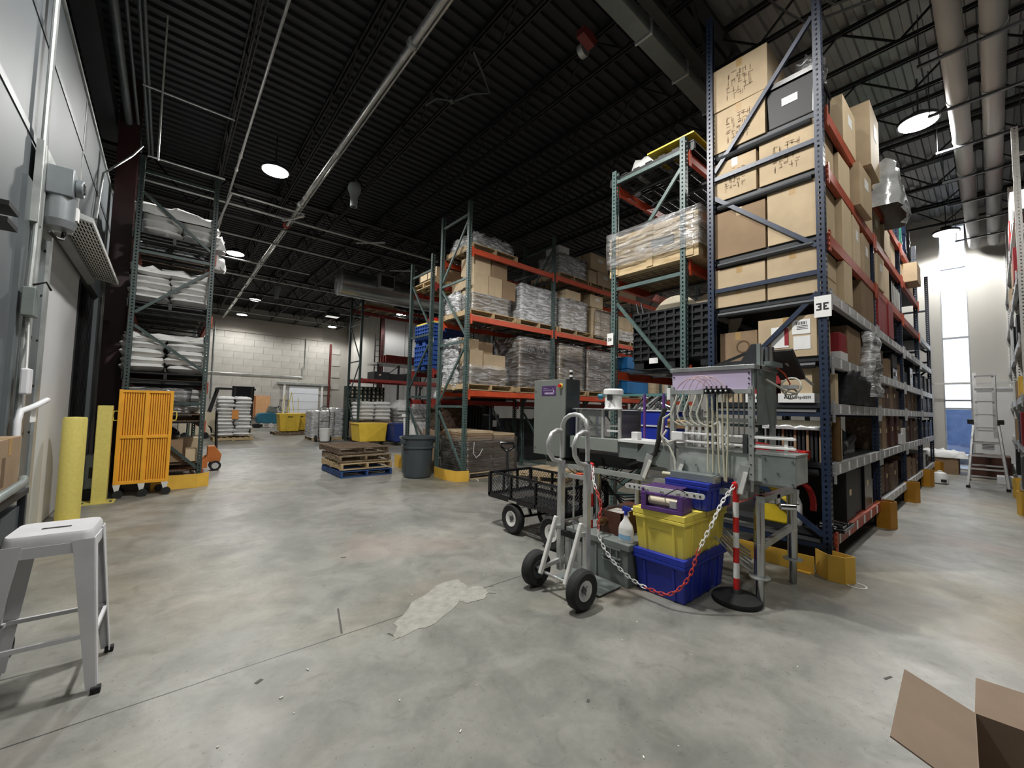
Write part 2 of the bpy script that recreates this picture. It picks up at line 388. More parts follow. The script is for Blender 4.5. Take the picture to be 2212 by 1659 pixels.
# right end wall with tall window strip
b = MB(); b.box(16.3, 16.5, -8, .36, 0, 7.2); b.box(16.3, 16.5, .88, 22.4, 0, 7.2); b.box(16.3, 16.5, .36, .88, 6.7, 7.2); struct('wall_right', b, M['tilt_wall'])
D('mullion', '#a9abac', .4, metal=.5)
wm = MB()
for y in (.36, .855): wm.box(16.32, 16.42, y, y + .025, 0, 6.7)
for z in (0, 1.62, 1.84, 3.55, 5.5, 6.66): wm.box(16.31, 16.43, .36, .88, z, z + .04)
WN = struct('window_1', wm, M['mullion'])
gm = bpy.data.materials.new('window_glass'); gm.use_nodes = True; nt = gm.node_tree; nt.nodes.remove(nt.nodes['Principled BSDF'])
t_ = nt.nodes.new('ShaderNodeBsdfTransparent'); g_ = nt.nodes.new('ShaderNodeBsdfGlossy'); g_.inputs['Roughness'].default_value = .03; x_ = nt.nodes.new('ShaderNodeMixShader'); x_.inputs[0].default_value = .08
nt.links.new(t_.outputs[0], x_.inputs[1]); nt.links.new(g_.outputs[0], x_.inputs[2]); nt.links.new(x_.outputs[0], nt.nodes['Material Output'].inputs[0]); M['glass'] = gm
for z0, z1 in ((.04, 1.62), (1.88, 3.55), (3.59, 5.5), (5.54, 6.66)):
    MB().box(16.36, 16.366, .385, .855, z0, z1).obj('pane', gm, WN)
b = MB(); b.box(16.5, 40, -6, 8, -.25, -.05); D('asphalt', '#9aa1ab', .9); struct('ground', b, M['asphalt'])
t = thing('parked_van', 'blurred blue van outside behind the tall window', 'van', (21, .7, -.05))
b = MB(); b.prism([(-2.4, .35), (2.2, .35), (2.35, .9), (1.7, 1.15), (1.2, 1.7), (-2.3, 1.75)], 'y', -.9, .9); b.obj('body', mat('van_blue', '#5570a0', .3), t, bevel=.06)
for x in (-1.5, 1.5):
    for y in (-.9, .75): MB().cyl((x, y, .33), (x, y + .18, .33), .33, 20).obj('wheel', M['rubber'], t)
# white partition at the far side and the side return wall
b = MB(); b.box(9.35, 9.5, 22.4, 28.7, 0, 7.2); WS = struct('wall_side', b, M['tilt_wall'])
b = MB(); b.box(9.35, 16.4, 22.3, 22.4, 0, 7.2); WP = struct('wall_partition', b, M['white_wall'])
for x in (10.55, 11.8, 13.1): struct('trim_2', MB().box(x, x + .03, 22.28, 22.3, 0, 6.3), M['galv'], parent=WP)
struct('trim_3', MB().box(9.35, 16, 22.2, 22.3, 6.3, 6.55), M['black'])
D('column_red', '#5b2522', .5, var=.15, scale=5)
def hcol(name, x, y, z1, m, w=.2, lab=None, d=.2, z0=0):
    b = MB(); b.box(x, x + w, y, y + .02, z0, z1); b.box(x, x + w, y + d - .02, y + d, z0, z1); b.box(x + w / 2 - .01, x + w / 2 + .01, y + .02, y + d - .02, z0, z1)
    o = struct(name, b, m); return o
hcol('trim_4', 8.98, 22.0, 6.6, M['column_red'], .2)
hcol('trim_5', -.86, 9.55, 7, mat('column_maroon', '#351c1c', .5, var=.2, scale=4), .27, d=.3)
hcol('trim_6', 8.15, 28.35, 5.35, M['column_red'], .12, d=.12)
b = MB(); b.box(5.2, 8.35, 28.4, 28.6, 2.55, 2.68); struct('trim_7', b, M['galv'])
# dock door in the back wall
DB = struct('door_1', MB().box(5.9, 7.6, 28.5, 28.6, 0, 2.45), mat('dock_white', '#dfe3ea', .5, var=.02))
for x in (5.55, 7.75): struct('door_frame', MB().box(x, x + .12, 28.45, 28.62, 0, 2.55), M['white'], parent=DB)
for z in (.5, 1.0, 1.5, 2.0): struct('door_panel_joint', MB().box(5.9, 7.6, 28.492, 28.5, z, z + .012), M['galv'], parent=DB)
# conduits on the back wall
for a_, c_, r_, lb in (((.4, 28.5, 3.05), (6.6, 28.5, 3.05), .03, 'long horizontal conduit across the middle of the back wall'), ((6.6, 28.5, 3.02), (6.6, 28.5, 3.7), .03, 'short vertical conduit at the end of the horizontal one'),
                      ((1.95, 28.5, 1.6), (1.95, 28.5, 5.9), .035, 'tall pale vertical conduit at the left of the back wall'), ((6.72, 28.5, 3.7), (6.72, 28.5, 5.6), .03, 'thin vertical conduit at the right of the back wall')):
    tag(MB().cyl(a_, c_, r_, 8).obj('conduit', M['galv'], smooth=True), lb, 'conduit')
t = thing('unit_heater', 'small white heater unit hung high in the back left corner', 'heater', (1.0, 27.8, 5.5))
MB().box(-.3, .3, -.3, .3, 0, .65).obj('housing', M['black'], t); MB().box(-.26, .26, -.32, -.3, .06, .55).obj('grille', M['white'], t)
o = MB().box(.55, 1.5, 28.5, 28.53, 4.05, 4.55).obj('wall_sign', M['paper']); tag(o, 'blank white board high on the back wall beside the left rack', 'sign')
# plywood sheets leaning on the back wall
t = thing('plywood_sheet', 'tan wooden panel with a rounded frame leaning on back wall', 'panel', (3.75, 28.3, .5))
MB().box(-.6, 1.1, 0, .03, 0, 1.3).obj('board', mat('ply', '#d8a678', .7, var=.08), t); 
fr = MB(); fr.tube([(0 + sx, -.03, z) for sx, z in ((-.3, .1), (.3, .1), (.3, 1.25), (-.3, 1.25))], .05, 8, True); fr.obj('frame', mat('ply2', '#a96f45', .6), t)

# ---------------------------------------------------------------- cold-room wall on the left
b = MB(); b.box(-4, -.92, -8, 12.6, 3.05, 5.06); b.box(-4, -.92, -8, 5.62, 0, 3.05); b.box(-4, -.92, 9.4, 12.6, 0, 3.05); b.box(-4, -1.3, 5.62, 9.4, 0, 3.05)
WC = struct('wall_cold_room', b, M['cold_wall'])
s_ = MB()
for z in (3.46, 4.38): s_.box(-.92, -.912, -8, 12.6, z - .01, z + .05)
struct('panel_seam', s_, mat('seam', '#4b4f52', .5, metal=.3), parent=WC)
s_ = MB()
for y in (1.2, 2.4, 3.6, 7.0, 8.3, 9.6, 10.9, 12.2): s_.box(-.92, -.914, y, y + .03, 3.5, 5.05)
s_.box(-.95, -.9, -8, 12.6, 5.03, 5.07)
struct('panel_cap', s_, M['galv'], parent=WC)
# door: pale insulated sliding panel
b = MB(); b.box(-1.2, -.97, 5.62, 7.97, .02, 3.05)
D2 = struct('door_2', b, mat('door_white', '#c7c8c9', .5, var=.03, scale=3))
struct('door_edge', MB().box(-.975, -.955, 7.93, 7.97, .02, 3.0), M['black'], parent=D2)
# galvanised jamb plates beside the door
b = MB(); b.box(-.92, -.89, 4.72, 5.62, 0, 3.1); JB = struct('trim_8', b, mat('jamb', '#6f7678', .42, metal=.5, var=.22, scale=2, rvar=.15))
b = MB(); b.box(-.89, -.87, 5.5, 5.6, 0, 3.1); b.box(-.89, -.86, 5.0, 5.06, 0, 3.1); struct('jamb_rib', b, M['galv'], parent=JB)
b = MB()
for z in [.4 * i + .3 for i in range(7)]:
    for y in (5.2, 5.42): b.cyl((-.89, y, z), (-.88, y, z), .012, 8)
struct('jamb_bolt', b, M['black'], parent=JB)
# black strip curtain
t = thing('strip_curtain', 'black plastic strip curtain hanging beside the white door', 'curtain', (-1.0, 7.99, 0))
for i in range(9):
    b = MB(); pts = []
    for k in range(7): pts.append((.03 * sin(k * 1.1 + i), .18 * k / 6 + i * .155))
    for k in range(6): b.box(min(pts[k][0], pts[k + 1][0]), max(pts[k][0], pts[k + 1][0]) + .006, pts[k][1], pts[k + 1][1], .05, 3.0)
    b.obj('strip', M['black_gloss'], t)
# roll shroud with perforated cover, gear motor
t = thing('door_roller', 'perforated metal guard slanting over the white door roller', 'guard', (-.919, 5.5, 3.07))
b = MB(); o_, u_, v_ = (.30, .0, .0), (0, 1, 0), Vector((-.30, 0, .06)).normalized()
b.perf(o_, u_, v_, 2.75, .30, .105, .013, .026, cols=[(.04 + i * .0512) for i in range(19)])
b.obj('perforated_cover', M['alum_white'], t)
MB().add([(.30, 0, .012), (.30, 2.75, .012), (.0, 2.75, .075), (.0, 0, .075)], [(0, 1, 2, 3)]).obj('inner_liner', M['black'], t)
for y in (-.01, 2.75): MB().prism([(.0, .055), (.305, -.005), (.305, .04), (.0, .13)], 'y', y, y + .01).obj('end_plate', M['galv'], t)
MB().box(.30, .305, 0, 2.75, -.005, .04).obj('front_lip', M['alum_white'], t); MB().prism([(.0, .125), (.305, .038), (.305, .043), (.0, .13)], 'y', 0, 2.75).obj('top_cover', M['galv'], t)
MB().prism([(.0, .05), (.04, .045), (.07, .01), (.07, -.03), (.04, -.06), (.0, -.07)], 'y', 0, 2.7).obj('lower_apron', mat('apron', '#85898a', .5, var=.08), t, smooth=True)
t = thing('gear_motor', 'grey gear motor bolted beside the roller door guard', 'motor', (-.86, 4.98, 2.84))
MB().box(-.03, .01, -.12, .42, -.05, .62).obj('mount_plate', M['galv'], t)
b = MB(); b.box(.01, .17, .02, .24, .26, .5); b.lathe([(.075, 0), (.075, .05), (.05, .05), (.05, .02)], (.17, .13, .38), 20, 'x'); b.obj('gearbox', mat('motor_grey', '#777d80', .4, metal=.3), t, bevel=.008, smooth=True)
b = MB(); b.lathe([(.04, .225), (.04, .23)], (0, .13, .38), 16, 'x'); b.obj('shaft_hub', M['black'], t)
b = MB(); b.cyl((.09, .13, .26), (.09, .13, .06), .1, 20); b.cyl((.09, .13, .06), (.09, .13, 0), .11, 20, .09); b.obj('motor_body', mat('motor_grey2', '#868b8e', .38, metal=.35), t, smooth=True)
for k in range(10): pass
MB().box(.1, .2, .10, .17, .09, .2).obj('name_plate', M['paper'], t); MB().box(.03, .15, .25, .33, .02, .16).obj('junction_box', M['galv'], t, bevel=.005); MB().box(.0, .1, .3, .38, .22, .44).obj('brake_box', M['galv'], t, bevel=.005)
b = MB(); b.tube([(.1, .29, .02), (.1, .24, -.06), (.08, .12, -.09), (.05, .05, -.06)], .015, 8); b.obj('cable', M['black'], t, smooth=True)
# conduits and boxes at far left
for pts, r_, lb in (([(-.86, 4.86, .95), (-.86, 4.86, 2.2), (-.86, 4.9, 2.6), (-.86, 4.9, 5.0)], .018, 'thicker grey conduit climbing the metal wall at far left'), ([(-.86, 5.02, 2.15), (-.86, 5.02, 3.3), (-.86, 4.94, 3.6), (-.86, 4.94, 5.0)], .015, 'thinner grey conduit beside the thick one at far left'),
                    ([(-.87, 8.0, 3.9), (-.87, 8.2, 4.4), (-.87, 8.35, 4.7), (-.6, 8.6, 5.2), (-.5, 8.8, 5.5)], .014, 'bent conduit rising from the cold room wall to the ceiling pipes')):
    tag(MB().tube(pts, r_, 8).obj('wall_conduit', M['galv'], smooth=True), lb, 'conduit')
t = thing('pull_switch', 'grey switch box on conduit above the white cable at far left', 'switch', (-.87, 4.72, 2.02)); MB().box(0, .07, 0, .15, 0, .22).obj('box', M['steel_dull'], t, bevel=.006)
b = MB(); b.tube([(.05, .02, .24), (.12, 0, .27), (.14, .05, .22)], .008, 6); b.obj('hook', M['black'], t)
t = thing('outlet_box', 'pale outlet box hanging on a white cable at far left', 'socket', (-.85, 4.76, 1.42)); MB().box(0, .05, 0, .12, 0, .2).obj('box', M['white_paint'], t, bevel=.012)
b = MB(); b.tube([(.02, .06, .2), (.02, .05, .3), (.01, .09, .42), (.01, .06, .56)], .008, 6); b.obj('cable', M['white'], t, smooth=True)
t = thing('wall_hose', 'white angled hose arm with a dangling paper tag at far left', 'hose', (-.84, 4.75, 1.0))
b = MB(); b.tube([(0, .02, 0), (0, .02, .22), (0, .07, .29), (.05, .2, .33), (.08, .42, .38)], .022, 10); b.obj('pipe', M['white_paint'], t, smooth=True)
MB().box(.03, .034, .2, .38, .2, .33).obj('paper_tag', M['paper'], t)
t = thing('machine_box', 'dark wall bracket with two prongs at the far left edge', 'bracket', (-.9, 3.8, 2.45))
MB().box(0, .12, 0, .22, 0, .03).obj('prong', M['black'], t); MB().box(0, .12, 0, .22, .1, .13).obj('prong', M['black'], t)

# ---------------------------------------------------------------- roof deck and joists
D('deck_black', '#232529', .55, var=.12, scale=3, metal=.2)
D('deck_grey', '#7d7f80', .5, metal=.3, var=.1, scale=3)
D('joist_black', '#17181b', .5, var=.1)
def deck(y0, y1, x0, x1, pitch, z=7.0):
    b = MB(); y = y0; P = []
    while y < y1:
        P += [(y, z), (y + pitch * .42, z), (y + pitch * .5, z + .045), (y + pitch * .92, z + .045)]; y += pitch
    P.append((y, z)); n = len(P)
    b.add([(x0, p[0], p[1]) for p in P] + [(x1, p[0], p[1]) for p in P], [(i, i + 1, n + i + 1, n + i) for i in range(n - 1)])
    return b
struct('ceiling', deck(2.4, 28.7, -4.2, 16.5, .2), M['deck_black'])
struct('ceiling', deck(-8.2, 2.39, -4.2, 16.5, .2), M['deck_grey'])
struct('roof_slab', MB().box(-4.2, 16.5, -8.2, 28.8, 7.12, 7.2), M['dark_wall'])
def joist_parts(y0, y1, ztop=6.98, zb=6.38, pan=.62):
    a = MB(); 
    for s_ in (-.035, .015): a.box(s_, s_ + .02, y0, y1, ztop - .06, ztop)
    c = MB()
    for s_ in (-.032, .014): c.box(s_, s_ + .018, y0, y1, zb, zb + .05)
    w_ = MB(); y = y0; k = 0
    while y + pan < y1: 
        p, q = ((0, y, zb + .03), (0, y + pan, ztop - .03)) if k % 2 == 0 else ((0, y, ztop - .03), (0, y + pan, zb + .03))
        w_.bar(p, q, .024, .024); y += pan; k += 1
    return a.mesh('top_chord', M['joist_black']), c.mesh('bottom_chord', M['joist_black']), w_.mesh('web', M['joist_black'])
JT = joist_parts(-8, 28.6)
for k in range(13):
    x = .68 + 1.31 * k
    if x > 16: continue
    t = thing('roof_joist', ORD[k] + ' black open web roof joist counted from the left wall', 'joist', (x, 0, 0), group='open web joists under the roof deck')
    for n_, m_ in zip(('top_chord', 'bottom_chord', 'web'), JT): put(n_, m_, t)
# deep girders crossing below the joists
def girder(y, x0, x1, label, z0=6.0, z1=6.9):
    t = thing('roof_girder', label, 'girder', (0, y, 0))
    MB().box(x0, x1, -.07, .07, z1 - .08, z1).obj('top_chord', M['joist_black'], t); MB().box(x0, x1, -.06, .06, z0, z0 + .07).obj('bottom_chord', M['joist_black'], t)
    w_ = MB(); x = x0; k = 0
    while x + .7 < x1:
        w_.bar((x, 0, z0 + .04 if k % 2 == 0 else z1 - .04), (x + .7, 0, z1 - .04 if k % 2 == 0 else z0 + .04), .04, .04); x += .7; k += 1
    w_.obj('web', M['joist_black'], t)
girder(12.1, -4, 16.2, 'deep black roof girder crossing the ceiling behind the hanging lamp')
girder(20.2, -4, 16.2, 'far deep black roof girder in front of the back wall')
girder(2.4, 1.4, 16.2, 'deep black girder above the aisle racks where the deck turns grey')
b = MB()
for x, z in ((-.74, 6.2), (-.62, 6.22), (-.5, 6.2), (-.45, 6.2)): b.cyl((x, -7, z), (x, 10.6, z), .055 if x < -.7 else .022, 10)
tag(b.obj('pipe_bundle', mat('pipe_grey', '#565b5e', .45, metal=.4), smooth=True), 'bundle of grey pipes running high along the left wall', 'pipe')
b = MB(); b.box(-.12, .12, -7, 10.4, 0, .3)
o = b.obj('cable_tray', mat('tray', '#2c2f31', .5, metal=.3), loc=(-1.02, 0, 6.15)); tag(o, 'dark boxed tray hung high against the left wall', 'tray')
o = MB().cyl((-.27, 7.5, 6.9), (-.27, 7.8, 4.9), .012, 8).obj('hanging_rod', M['alum_white'], loc=(0, 0, 0)); tag(o, 'thin pale rod hanging from the roof above the left rack', 'rod')
# sprinkler mains and conduits
t = thing('sprinkler_main', 'long galvanised sprinkler pipe running under the roof joists', 'pipe', (2.18, 0, 6.05))
MB().cyl((0, -6, 0), (0, 27.5, 0), .05, 12).obj('pipe', M['steel'], t, smooth=True); MB().cyl((.1, -6, .05), (.1, 27, .05), .018, 8).obj('conduit', M['steel'], t, smooth=True)
for y in (4.7, 10.4, 11.9, 15.5, 19, 23): MB().lathe([(.075, -.03), (.075, .03)], (0, y, 0), 14, 'y').obj('coupling', M['galv'] if y != 11.9 else M['rope_red'], t, smooth=True)
t = thing('branch_pipe', 'thin sprinkler branch pipe with sprigs under the black deck', 'pipe', (.85, 0, 6.1)); MB().cyl((0, 3, 0), (0, 27, 0), .02, 8).obj('pipe', M['alum'], t, smooth=True)
for y in (5, 9.2, 9.8, 13): MB().cyl((0, y, -.03), (0, y, .04), .03, 8).obj('sprinkler_head', M['alum_white'], t)
for i, (y, xa, xb, z, r_) in enumerate(((11.35, -.9, 6.4, 6.0, .03), (10.75, .84, 2.35, 6.0, .022), (10.18, -.5, .7, 6.0, .02), (7.9, -.5, .62, 6.0, .014), (13.4, -.5, 5.5, 6.0, .03), (15.7, .3, 3.7, 6.0, .025), (17.6, .6, 7.2, 6.0, .03), (21.5, .5, 8, 6.0, .03), (24.8, .5, 8, 6.0, .025))):
    o = MB().cyl((xa, y, z), (xb, y, z), r_, 10).obj('cross_pipe', M['galv'] if i != 3 else M['alum'], smooth=True)
    tag(o, ['fifth', 'fourth', 'third', 'first', 'sixth', 'seventh', 'eighth', 'ninth', 'farthest'][i] + ' pipe crossing left to right below the joists, from the camera', 'conduit', 'conduits crossing below the roof joists')
tag(MB().bar((2.35, 10.75, 5.96), (2.0, 11.4, 5.96), .04, .04).obj('strut_bracket', M['alum']), 'short pale strut tying the two ceiling pipes together', 'bracket'); tag(MB().bar((.86, 10.7, 5.96), (.72, 11.9, 5.6), .04, .04).obj('strut_bracket', M['alum']), 'slanted pale strut at the left end of the ceiling pipes', 'bracket')
for i, (x0, y0, x1, y1) in enumerate(((3.9, 11.6, 4.5, 11.0), (5.6, 13.2, 6.3, 12.6), (6.2, 15.2, 6.8, 14.6))):
    tag(MB().bar((x0, y0, 5.98), (x1, y1, 5.98), .05, .03).obj('strut_channel', M['alum']), ['nearest', 'middle', 'farthest'][i] + ' short slanted strut channel hung below the dark ceiling', 'bracket', 'short strut channels below the ceiling')
# galvanised duct over the racks and its elbow
D('duct_dull', '#6d7371', .45, metal=.4, var=.1)
t = thing('metal_duct', 'galvanised duct running to the top of the tall carton rack', 'duct', (0, 2.62, 6.0))
for i, x in enumerate((2.4, 3.3, 4.2, 5.1, 6.0)): MB().box(x, x + .88, -.10, .10, -.085, .085).obj('duct_section', M['duct_dull'], t, bevel=.01)
for x in (3.28, 4.18, 5.08, 5.98): MB().box(x, x + .03, -.115, .115, -.1, .1).obj('flange', M['galv'], t)
t = thing('round_duct', 'large round galvanised duct with vents high at the back', 'duct', (4.1, 13.6, 5.35))
MB().lathe([(.42, 0), (.42, 9)], (0, 0, 0), 28, 'x').obj('duct', M['duct_steel'], t, smooth=True); MB().lathe([(.44, -.03), (.44, 0)], (0, 0, 0), 28, 'x').obj('end_cap', M['steel'], t, smooth=True)
for x in (1.1, 3.0, 5.0):
    MB().box(x, x + .5, -.62, -.35, -.05, .38).obj('vent', M['galv'], t)
    b = MB(); b.box(x + .03, x + .47, -.63, -.62, -.02, .35); b.obj('grille', M['black'], t)
# white insulated ducts over the right aisle
D('duct_white', '#a9a8a7', .6, var=.05, scale=2)
for lab, y in (('left of the two white round ducts above the right aisle', .20), ('right of the two white round ducts above the right aisle', -.13)):
    t = thing('insulated_duct', lab, 'duct', (3.0, y, 5.93))
    MB().lathe([(.05, 0), (.108, .05), (.108, 12.95), (.05, 13.1)], (0, 0, 0), 20, 'x').obj('tube', M['duct_white'], t, smooth=True)
    for k in range(9): MB().lathe([(.116, 0), (.116, .03)], (1.4 + k * 1.31, 0, 0), 20, 'x').obj('clamp', M['galv'], t, smooth=True)
for k in range(9):
    x = 4.4 + k * 1.31; b = MB(); b.box(x - .02, x + .02, -.42, .5, 5.79, 5.82); b.cyl((x, -.4, 5.8), (x, -.4, 6.5), .006, 6); b.cyl((x, .48, 5.8), (x, .48, 6.5), .006, 6)
    tag(b.obj('duct_hanger', M['wire']), ORD[k] + ' strut hanger under the white ducts, counted toward the window', 'hanger', 'hangers under the white ducts')
b = MB()
for y, z in ((1.25, 6.2), (1.35, 6.3), (1.5, 6.15)): b.tube([(3.2, y + .4, z + .2), (5.2, y, z), (5.6, y - .2, z - .1), (6.4, -.6, z)], .015, 6)
tag(b.obj('cable_run', M['wire'], smooth=True), 'cluster of loose cables strung below the grey deck', 'cable')
# red trolley bracket and dangling cord on the dark ceiling
t = thing('beam_trolley', 'small red lift trolley clamped under the dark ceiling', 'trolley', (4.0, 3.35, 6.28))
MB().prism([(-.13, 0), (.1, -.05), (.16, .05), (.05, .12), (-.12, .1)], 'y', -.06, .06).obj('housing', mat('dull_red', '#6b2724', .6), t); MB().cyl((.1, .1, .02), (.1, .18, .02), .09, 14).obj('wheel', M['galv'], t, smooth=True)
b = MB(); b.tube([(3.05, 4.6, 6.4), (3.35, 4.75, 6.3), (3.6, 4.95, 6.3), (3.45, 5.2, 6.35), (3.3, 5.5, 6.33), (3.05, 5.6, 6.3), (2.95, 5.8, 6.25)], .016, 6); b.cb((3.25, 5.5, 6.32), (.1, .07, .06), RZ(.5))
tag(b.obj('dangling_cord', M['wire'], smooth=True), 'curled grey cord with junction box on the dark ceiling', 'cord')
t = thing('ceiling_light_box', 'pale rectangular fluorescent fitting under the ceiling at the back', 'light', (6.15, 21.3, 5.75)); MB().box(-.3, .3, -.2, .2, 0, .2).obj('housing', M['wire'], t); MB().box(-.28, .28, -.18, .18, -.02, 0).obj('lens', emis('lens', '#e8e6df', .8), t)
# hanging air sensors
def sensor(x, y, z, label):
    t = thing('hanging_sensor', label, 'sensor', (x, y, z))
    MB().lathe([(.075, 0), (.08, .06), (.08, .2), (.13, .34), (.14, .42), (.12, .5), (.04, .54)], n=20).obj('shell', mat('sensor_grey', '#8d9493', .45, var=.05), t, smooth=True)
    MB().lathe([(.05, -.004), (.05, .002)], n=16).obj('mouth', M['black'], t)
    MB().cyl((0, 0, .54), (0, 0, .8), .006, 6).obj('cord', M['wire'], t)
sensor(2.92, 8.95, 5.72, 'grey bottle shaped sensor hanging under the middle of the ceiling'); sensor(3.2, 18.6, 5.6, 'small grey hanging sensor farther back under the ceiling')
# lamps, with the added unseen fills among them
lens = emis('lamp_lens', '#fffaf0', 30)
names = ['high bay lamp nearest above the left rack', 'high bay lamp second in the left row above bags', 'high bay lamp third in line toward the back wall', 'high bay lamp farthest in line toward the back wall',
         'high bay lamp by the back right corner', 'high bay lamp in front of the white partition', 'high bay lamp above the right aisle beside white ducts', 'high bay lamp at the window end of the right aisle',
         'high bay lamp overhead at the top edge', 'high bay lamp overhead outside the frame behind', 'added unseen fill lamp overhead above the filling machine', 'added fill lamp hidden behind the crate on the green rack', 'added unseen fill lamp outside the frame above the right aisle mouth']
for (x, y), nm in zip(LAMPS, names):
    t = thing('high_bay_lamp', nm, 'lamp', (x, y, LAMP_Z))
    MB().lathe([(.1, .16), (.12, .06), (.26, .05), (.26, 0)], n=28).obj('housing', M['wire'], t, smooth=True)
    MB().lathe([(.235, .002), (.235, -.012)], n=28).obj('lens', lens, t)
    MB().cyl((0, 0, .16), (0, 0, .75), .012, 8).obj('hook_rod', M['wire'], t)
# ---------------------------------------------------------------- pallet racks
def post_mesh(h, m, name='upright_post'):
    b = MB(); w_, d_ = .076, .066
    b.perf((0, 0, 0), (1, 0, 0), (0, 0, 1), w_, h, .018, .022, .0508, cols=(.3, .7))
    b.perf((0, d_, 0), (0, -1, 0), (0, 0, 1), d_, h, .018, .022, .0508)
    b.perf((w_, 0, 0), (0, 1, 0), (0, 0, 1), d_, h, .018, .022, .0508)
    b.add([(w_, d_, 0), (w_ * .7, d_, 0), (w_ * .7, d_, h), (w_, d_, h), (w_ * .3, d_, 0), (0, d_, 0), (0, d_, h), (w_ * .3, d_, h)], [(0, 1, 2, 3), (4, 5, 6, 7)])
    return b.mesh(name, m)
def rack(label, x, y, rz, bays, bay, depth, H, levels, pm, brace_m=None, beam_m=None, deck='wire', group=None, firstdiag=1, front_deck_bays=None, lev_by_bay=None, braces=None, far=False, rear_beams=True, Hs=None, diags=None):
    t = thing('pallet_rack', label, 'rack', (x, y, 0), rz, group)
    brace_m = brace_m or pm; W = .076
    pme = {}
    for k in range(bays + 1):
        h = (Hs or {}).get(k, H)
        if h not in pme:
            pme[h] = post_mesh(h, pm) if not far else MB().box(0, W, 0, .066, 0, h).mesh('upright_post', pm)
        X = k * bay
        for yy in (0, depth): 
            o = put('upright_post', pme[h], t, loc=(X, yy if yy == 0 else depth, 0))
            if yy: o.scale = (1, -1, 1)
            MB().box(-.02, W + .03, -.02, .1, 0, .012).obj('foot_plate', pm, o)
        zs = braces or [.12, 1.0, 2.05, 3.1, 4.1, 5.2]
        zs = [z for z in zs if z < h - .02]; mid = X + W / 2
        for i, z in enumerate(zs):
            MB().bar((mid, .066, z), (mid, depth - .066, z), .03, .045).obj('horizontal_brace', brace_m, t)
            if i + 1 < len(zs) and diags is None:
                a, c = (.07, depth - .07) if (i + firstdiag) % 2 else (depth - .07, .07)
                MB().bar((mid + .002, a, z + .04), (mid + .002, c, zs[i + 1] - .04), .03, .04).obj('diagonal_brace', brace_m, t)
        for (a0, z0_, a1, z1_) in (diags or []):
            if max(z0_, z1_) < h: MB().bar((mid + .002, .07 + a0 * (depth - .14), z0_), (mid + .002, .07 + a1 * (depth - .14), z1_), .03, .042).obj('diagonal_brace', brace_m, t)
    for k in range(bays):
        X0, X1 = k * bay + W, (k + 1) * bay
        for li, z in enumerate((lev_by_bay or {}).get(k, levels)):
            bm = beam_m(k, li) if callable(beam_m) else beam_m
            for yy in ((-.012, depth - .038) if rear_beams else (-.012,)):
                b = MB(); b.box(X0 + .002, X1 - .002, yy, yy + .05, z - .11, z - .005); 
                o = b.obj('load_beam', bm, t)
                for xa in (X0 + .001, X1 - .045): MB().box(xa, xa + .044, yy - .012, yy + .002, z - .18, z + .02).obj('beam_end_plate', bm, o)
            if deck == 'wire':
                b = MB(); n = 12 if far else 30
                for i in range(n + 1):
                    xx = X0 + .03 + (X1 - X0 - .06) * i / n; b.bar((xx, 0, z), (xx, depth, z), .005, .005)
                for i in range(9):
                    yy = .02 + (depth - .04) * i / 8; b.bar((X0 + .03, yy, z + .004), (X1 - .03, yy, z + .004), .005, .005)
                for i in range(4):
                    xx = X0 + .3 + (X1 - X0 - .6) * i / 3; b.box(xx - .02, xx + .02, .04, depth - .04, z - .035, z - .005)
                o = b.obj('wire_deck', M['wire'], t); o['kind'] = 'stuff'
            elif deck == 'solid':
                b = MB(); n = 8
                for i in range(n):
                    ww = (X1 - X0) / n; xx = X0 + i * ww; b.box(xx + .002, xx + ww - .002, .04, depth - .04, z - .05, z)
                o = b.obj('shelf_panel', M['shelf_metal'], t); o['kind'] = 'stuff'
                b = MB(); b.tube([(X0 - .03, .1, z - .09), (X0 - .03, depth - .1, z - .09)], .028, 8); b.obj('cross_tube', M['shelf_metal'], t, smooth=True)
    return t
L3E = [.32, .95, 1.51, 1.955, 2.56, 3.12, 3.78, 4.35]
def bm3(k, li): return M['orange_dull'] if (li >= 5 and k < 3) else (M['orange_dull'] if li in (0, ) and k == 0 else M['silver_beam'])
R3E = rack('tall navy steel rack of cartons with sign 3E facing the right aisle', 4.6, .97, 0, 4, 2.43, 1.08, 6.0, L3E, M['rack_blue'], beam_m=bm3, deck='solid', braces=[.2, 1.40, 2.745, 4.035], diags=[(1, 1.0, 0, .3), (1, 1.6, 0, 2.55), (0, 3.0, 1, 3.82), (1, 4.12, 0, 5.3)],
           Hs={1: 5.45, 2: 5.45, 3: 5.0, 4: 4.9}, lev_by_bay={3: L3E[:6], 2: L3E[:8]})
# price strips on the silver beams, sign 3E
b = MB()
for k in range(4):
    for li, z in enumerate(L3E[:5]):
        for j in range(6):
            xx = 4.6 + k * 2.43 + .2 + j * .37 + (li * .07)
            b.box(xx, xx + .06, .954, .957, z - .10, z - .015)
o = b.obj('price_tags', M['paper'], R3E); o.matrix_parent_inverse = Matrix.Translation((-4.6, -.97, 0)); o['kind'] = 'stuff'
SG = MB().box(4.585, 4.59, .93, 1.06, 2.30, 2.50).obj('rack_sign', M['paper']); tag(SG, 'white sign reading 3E on the navy rack post', 'sign')
b = MB(); text_on(b, '3E', (4.584, 1.045, 2.365), (0, -1, 0), (0, 0, 1), (-1, 0, 0), .068); b.obj('lettering', M['black'], SG)
R3W = rack('green steel rack behind the filling machine holding bulk bin and crates', 4.6, 2.31, 0, 3, 2.43, 1.05, 4.72, [1.93, 3.2, 4.55], M['rack_green'], beam_m=M['orange'], deck='wire', braces=[.3, 1.2, 3.05, 4.56], diags=[(0, 1.75, 1, 2.85), (1, 3.25, 0, 4.35), (1, .35, 0, 1.1)])
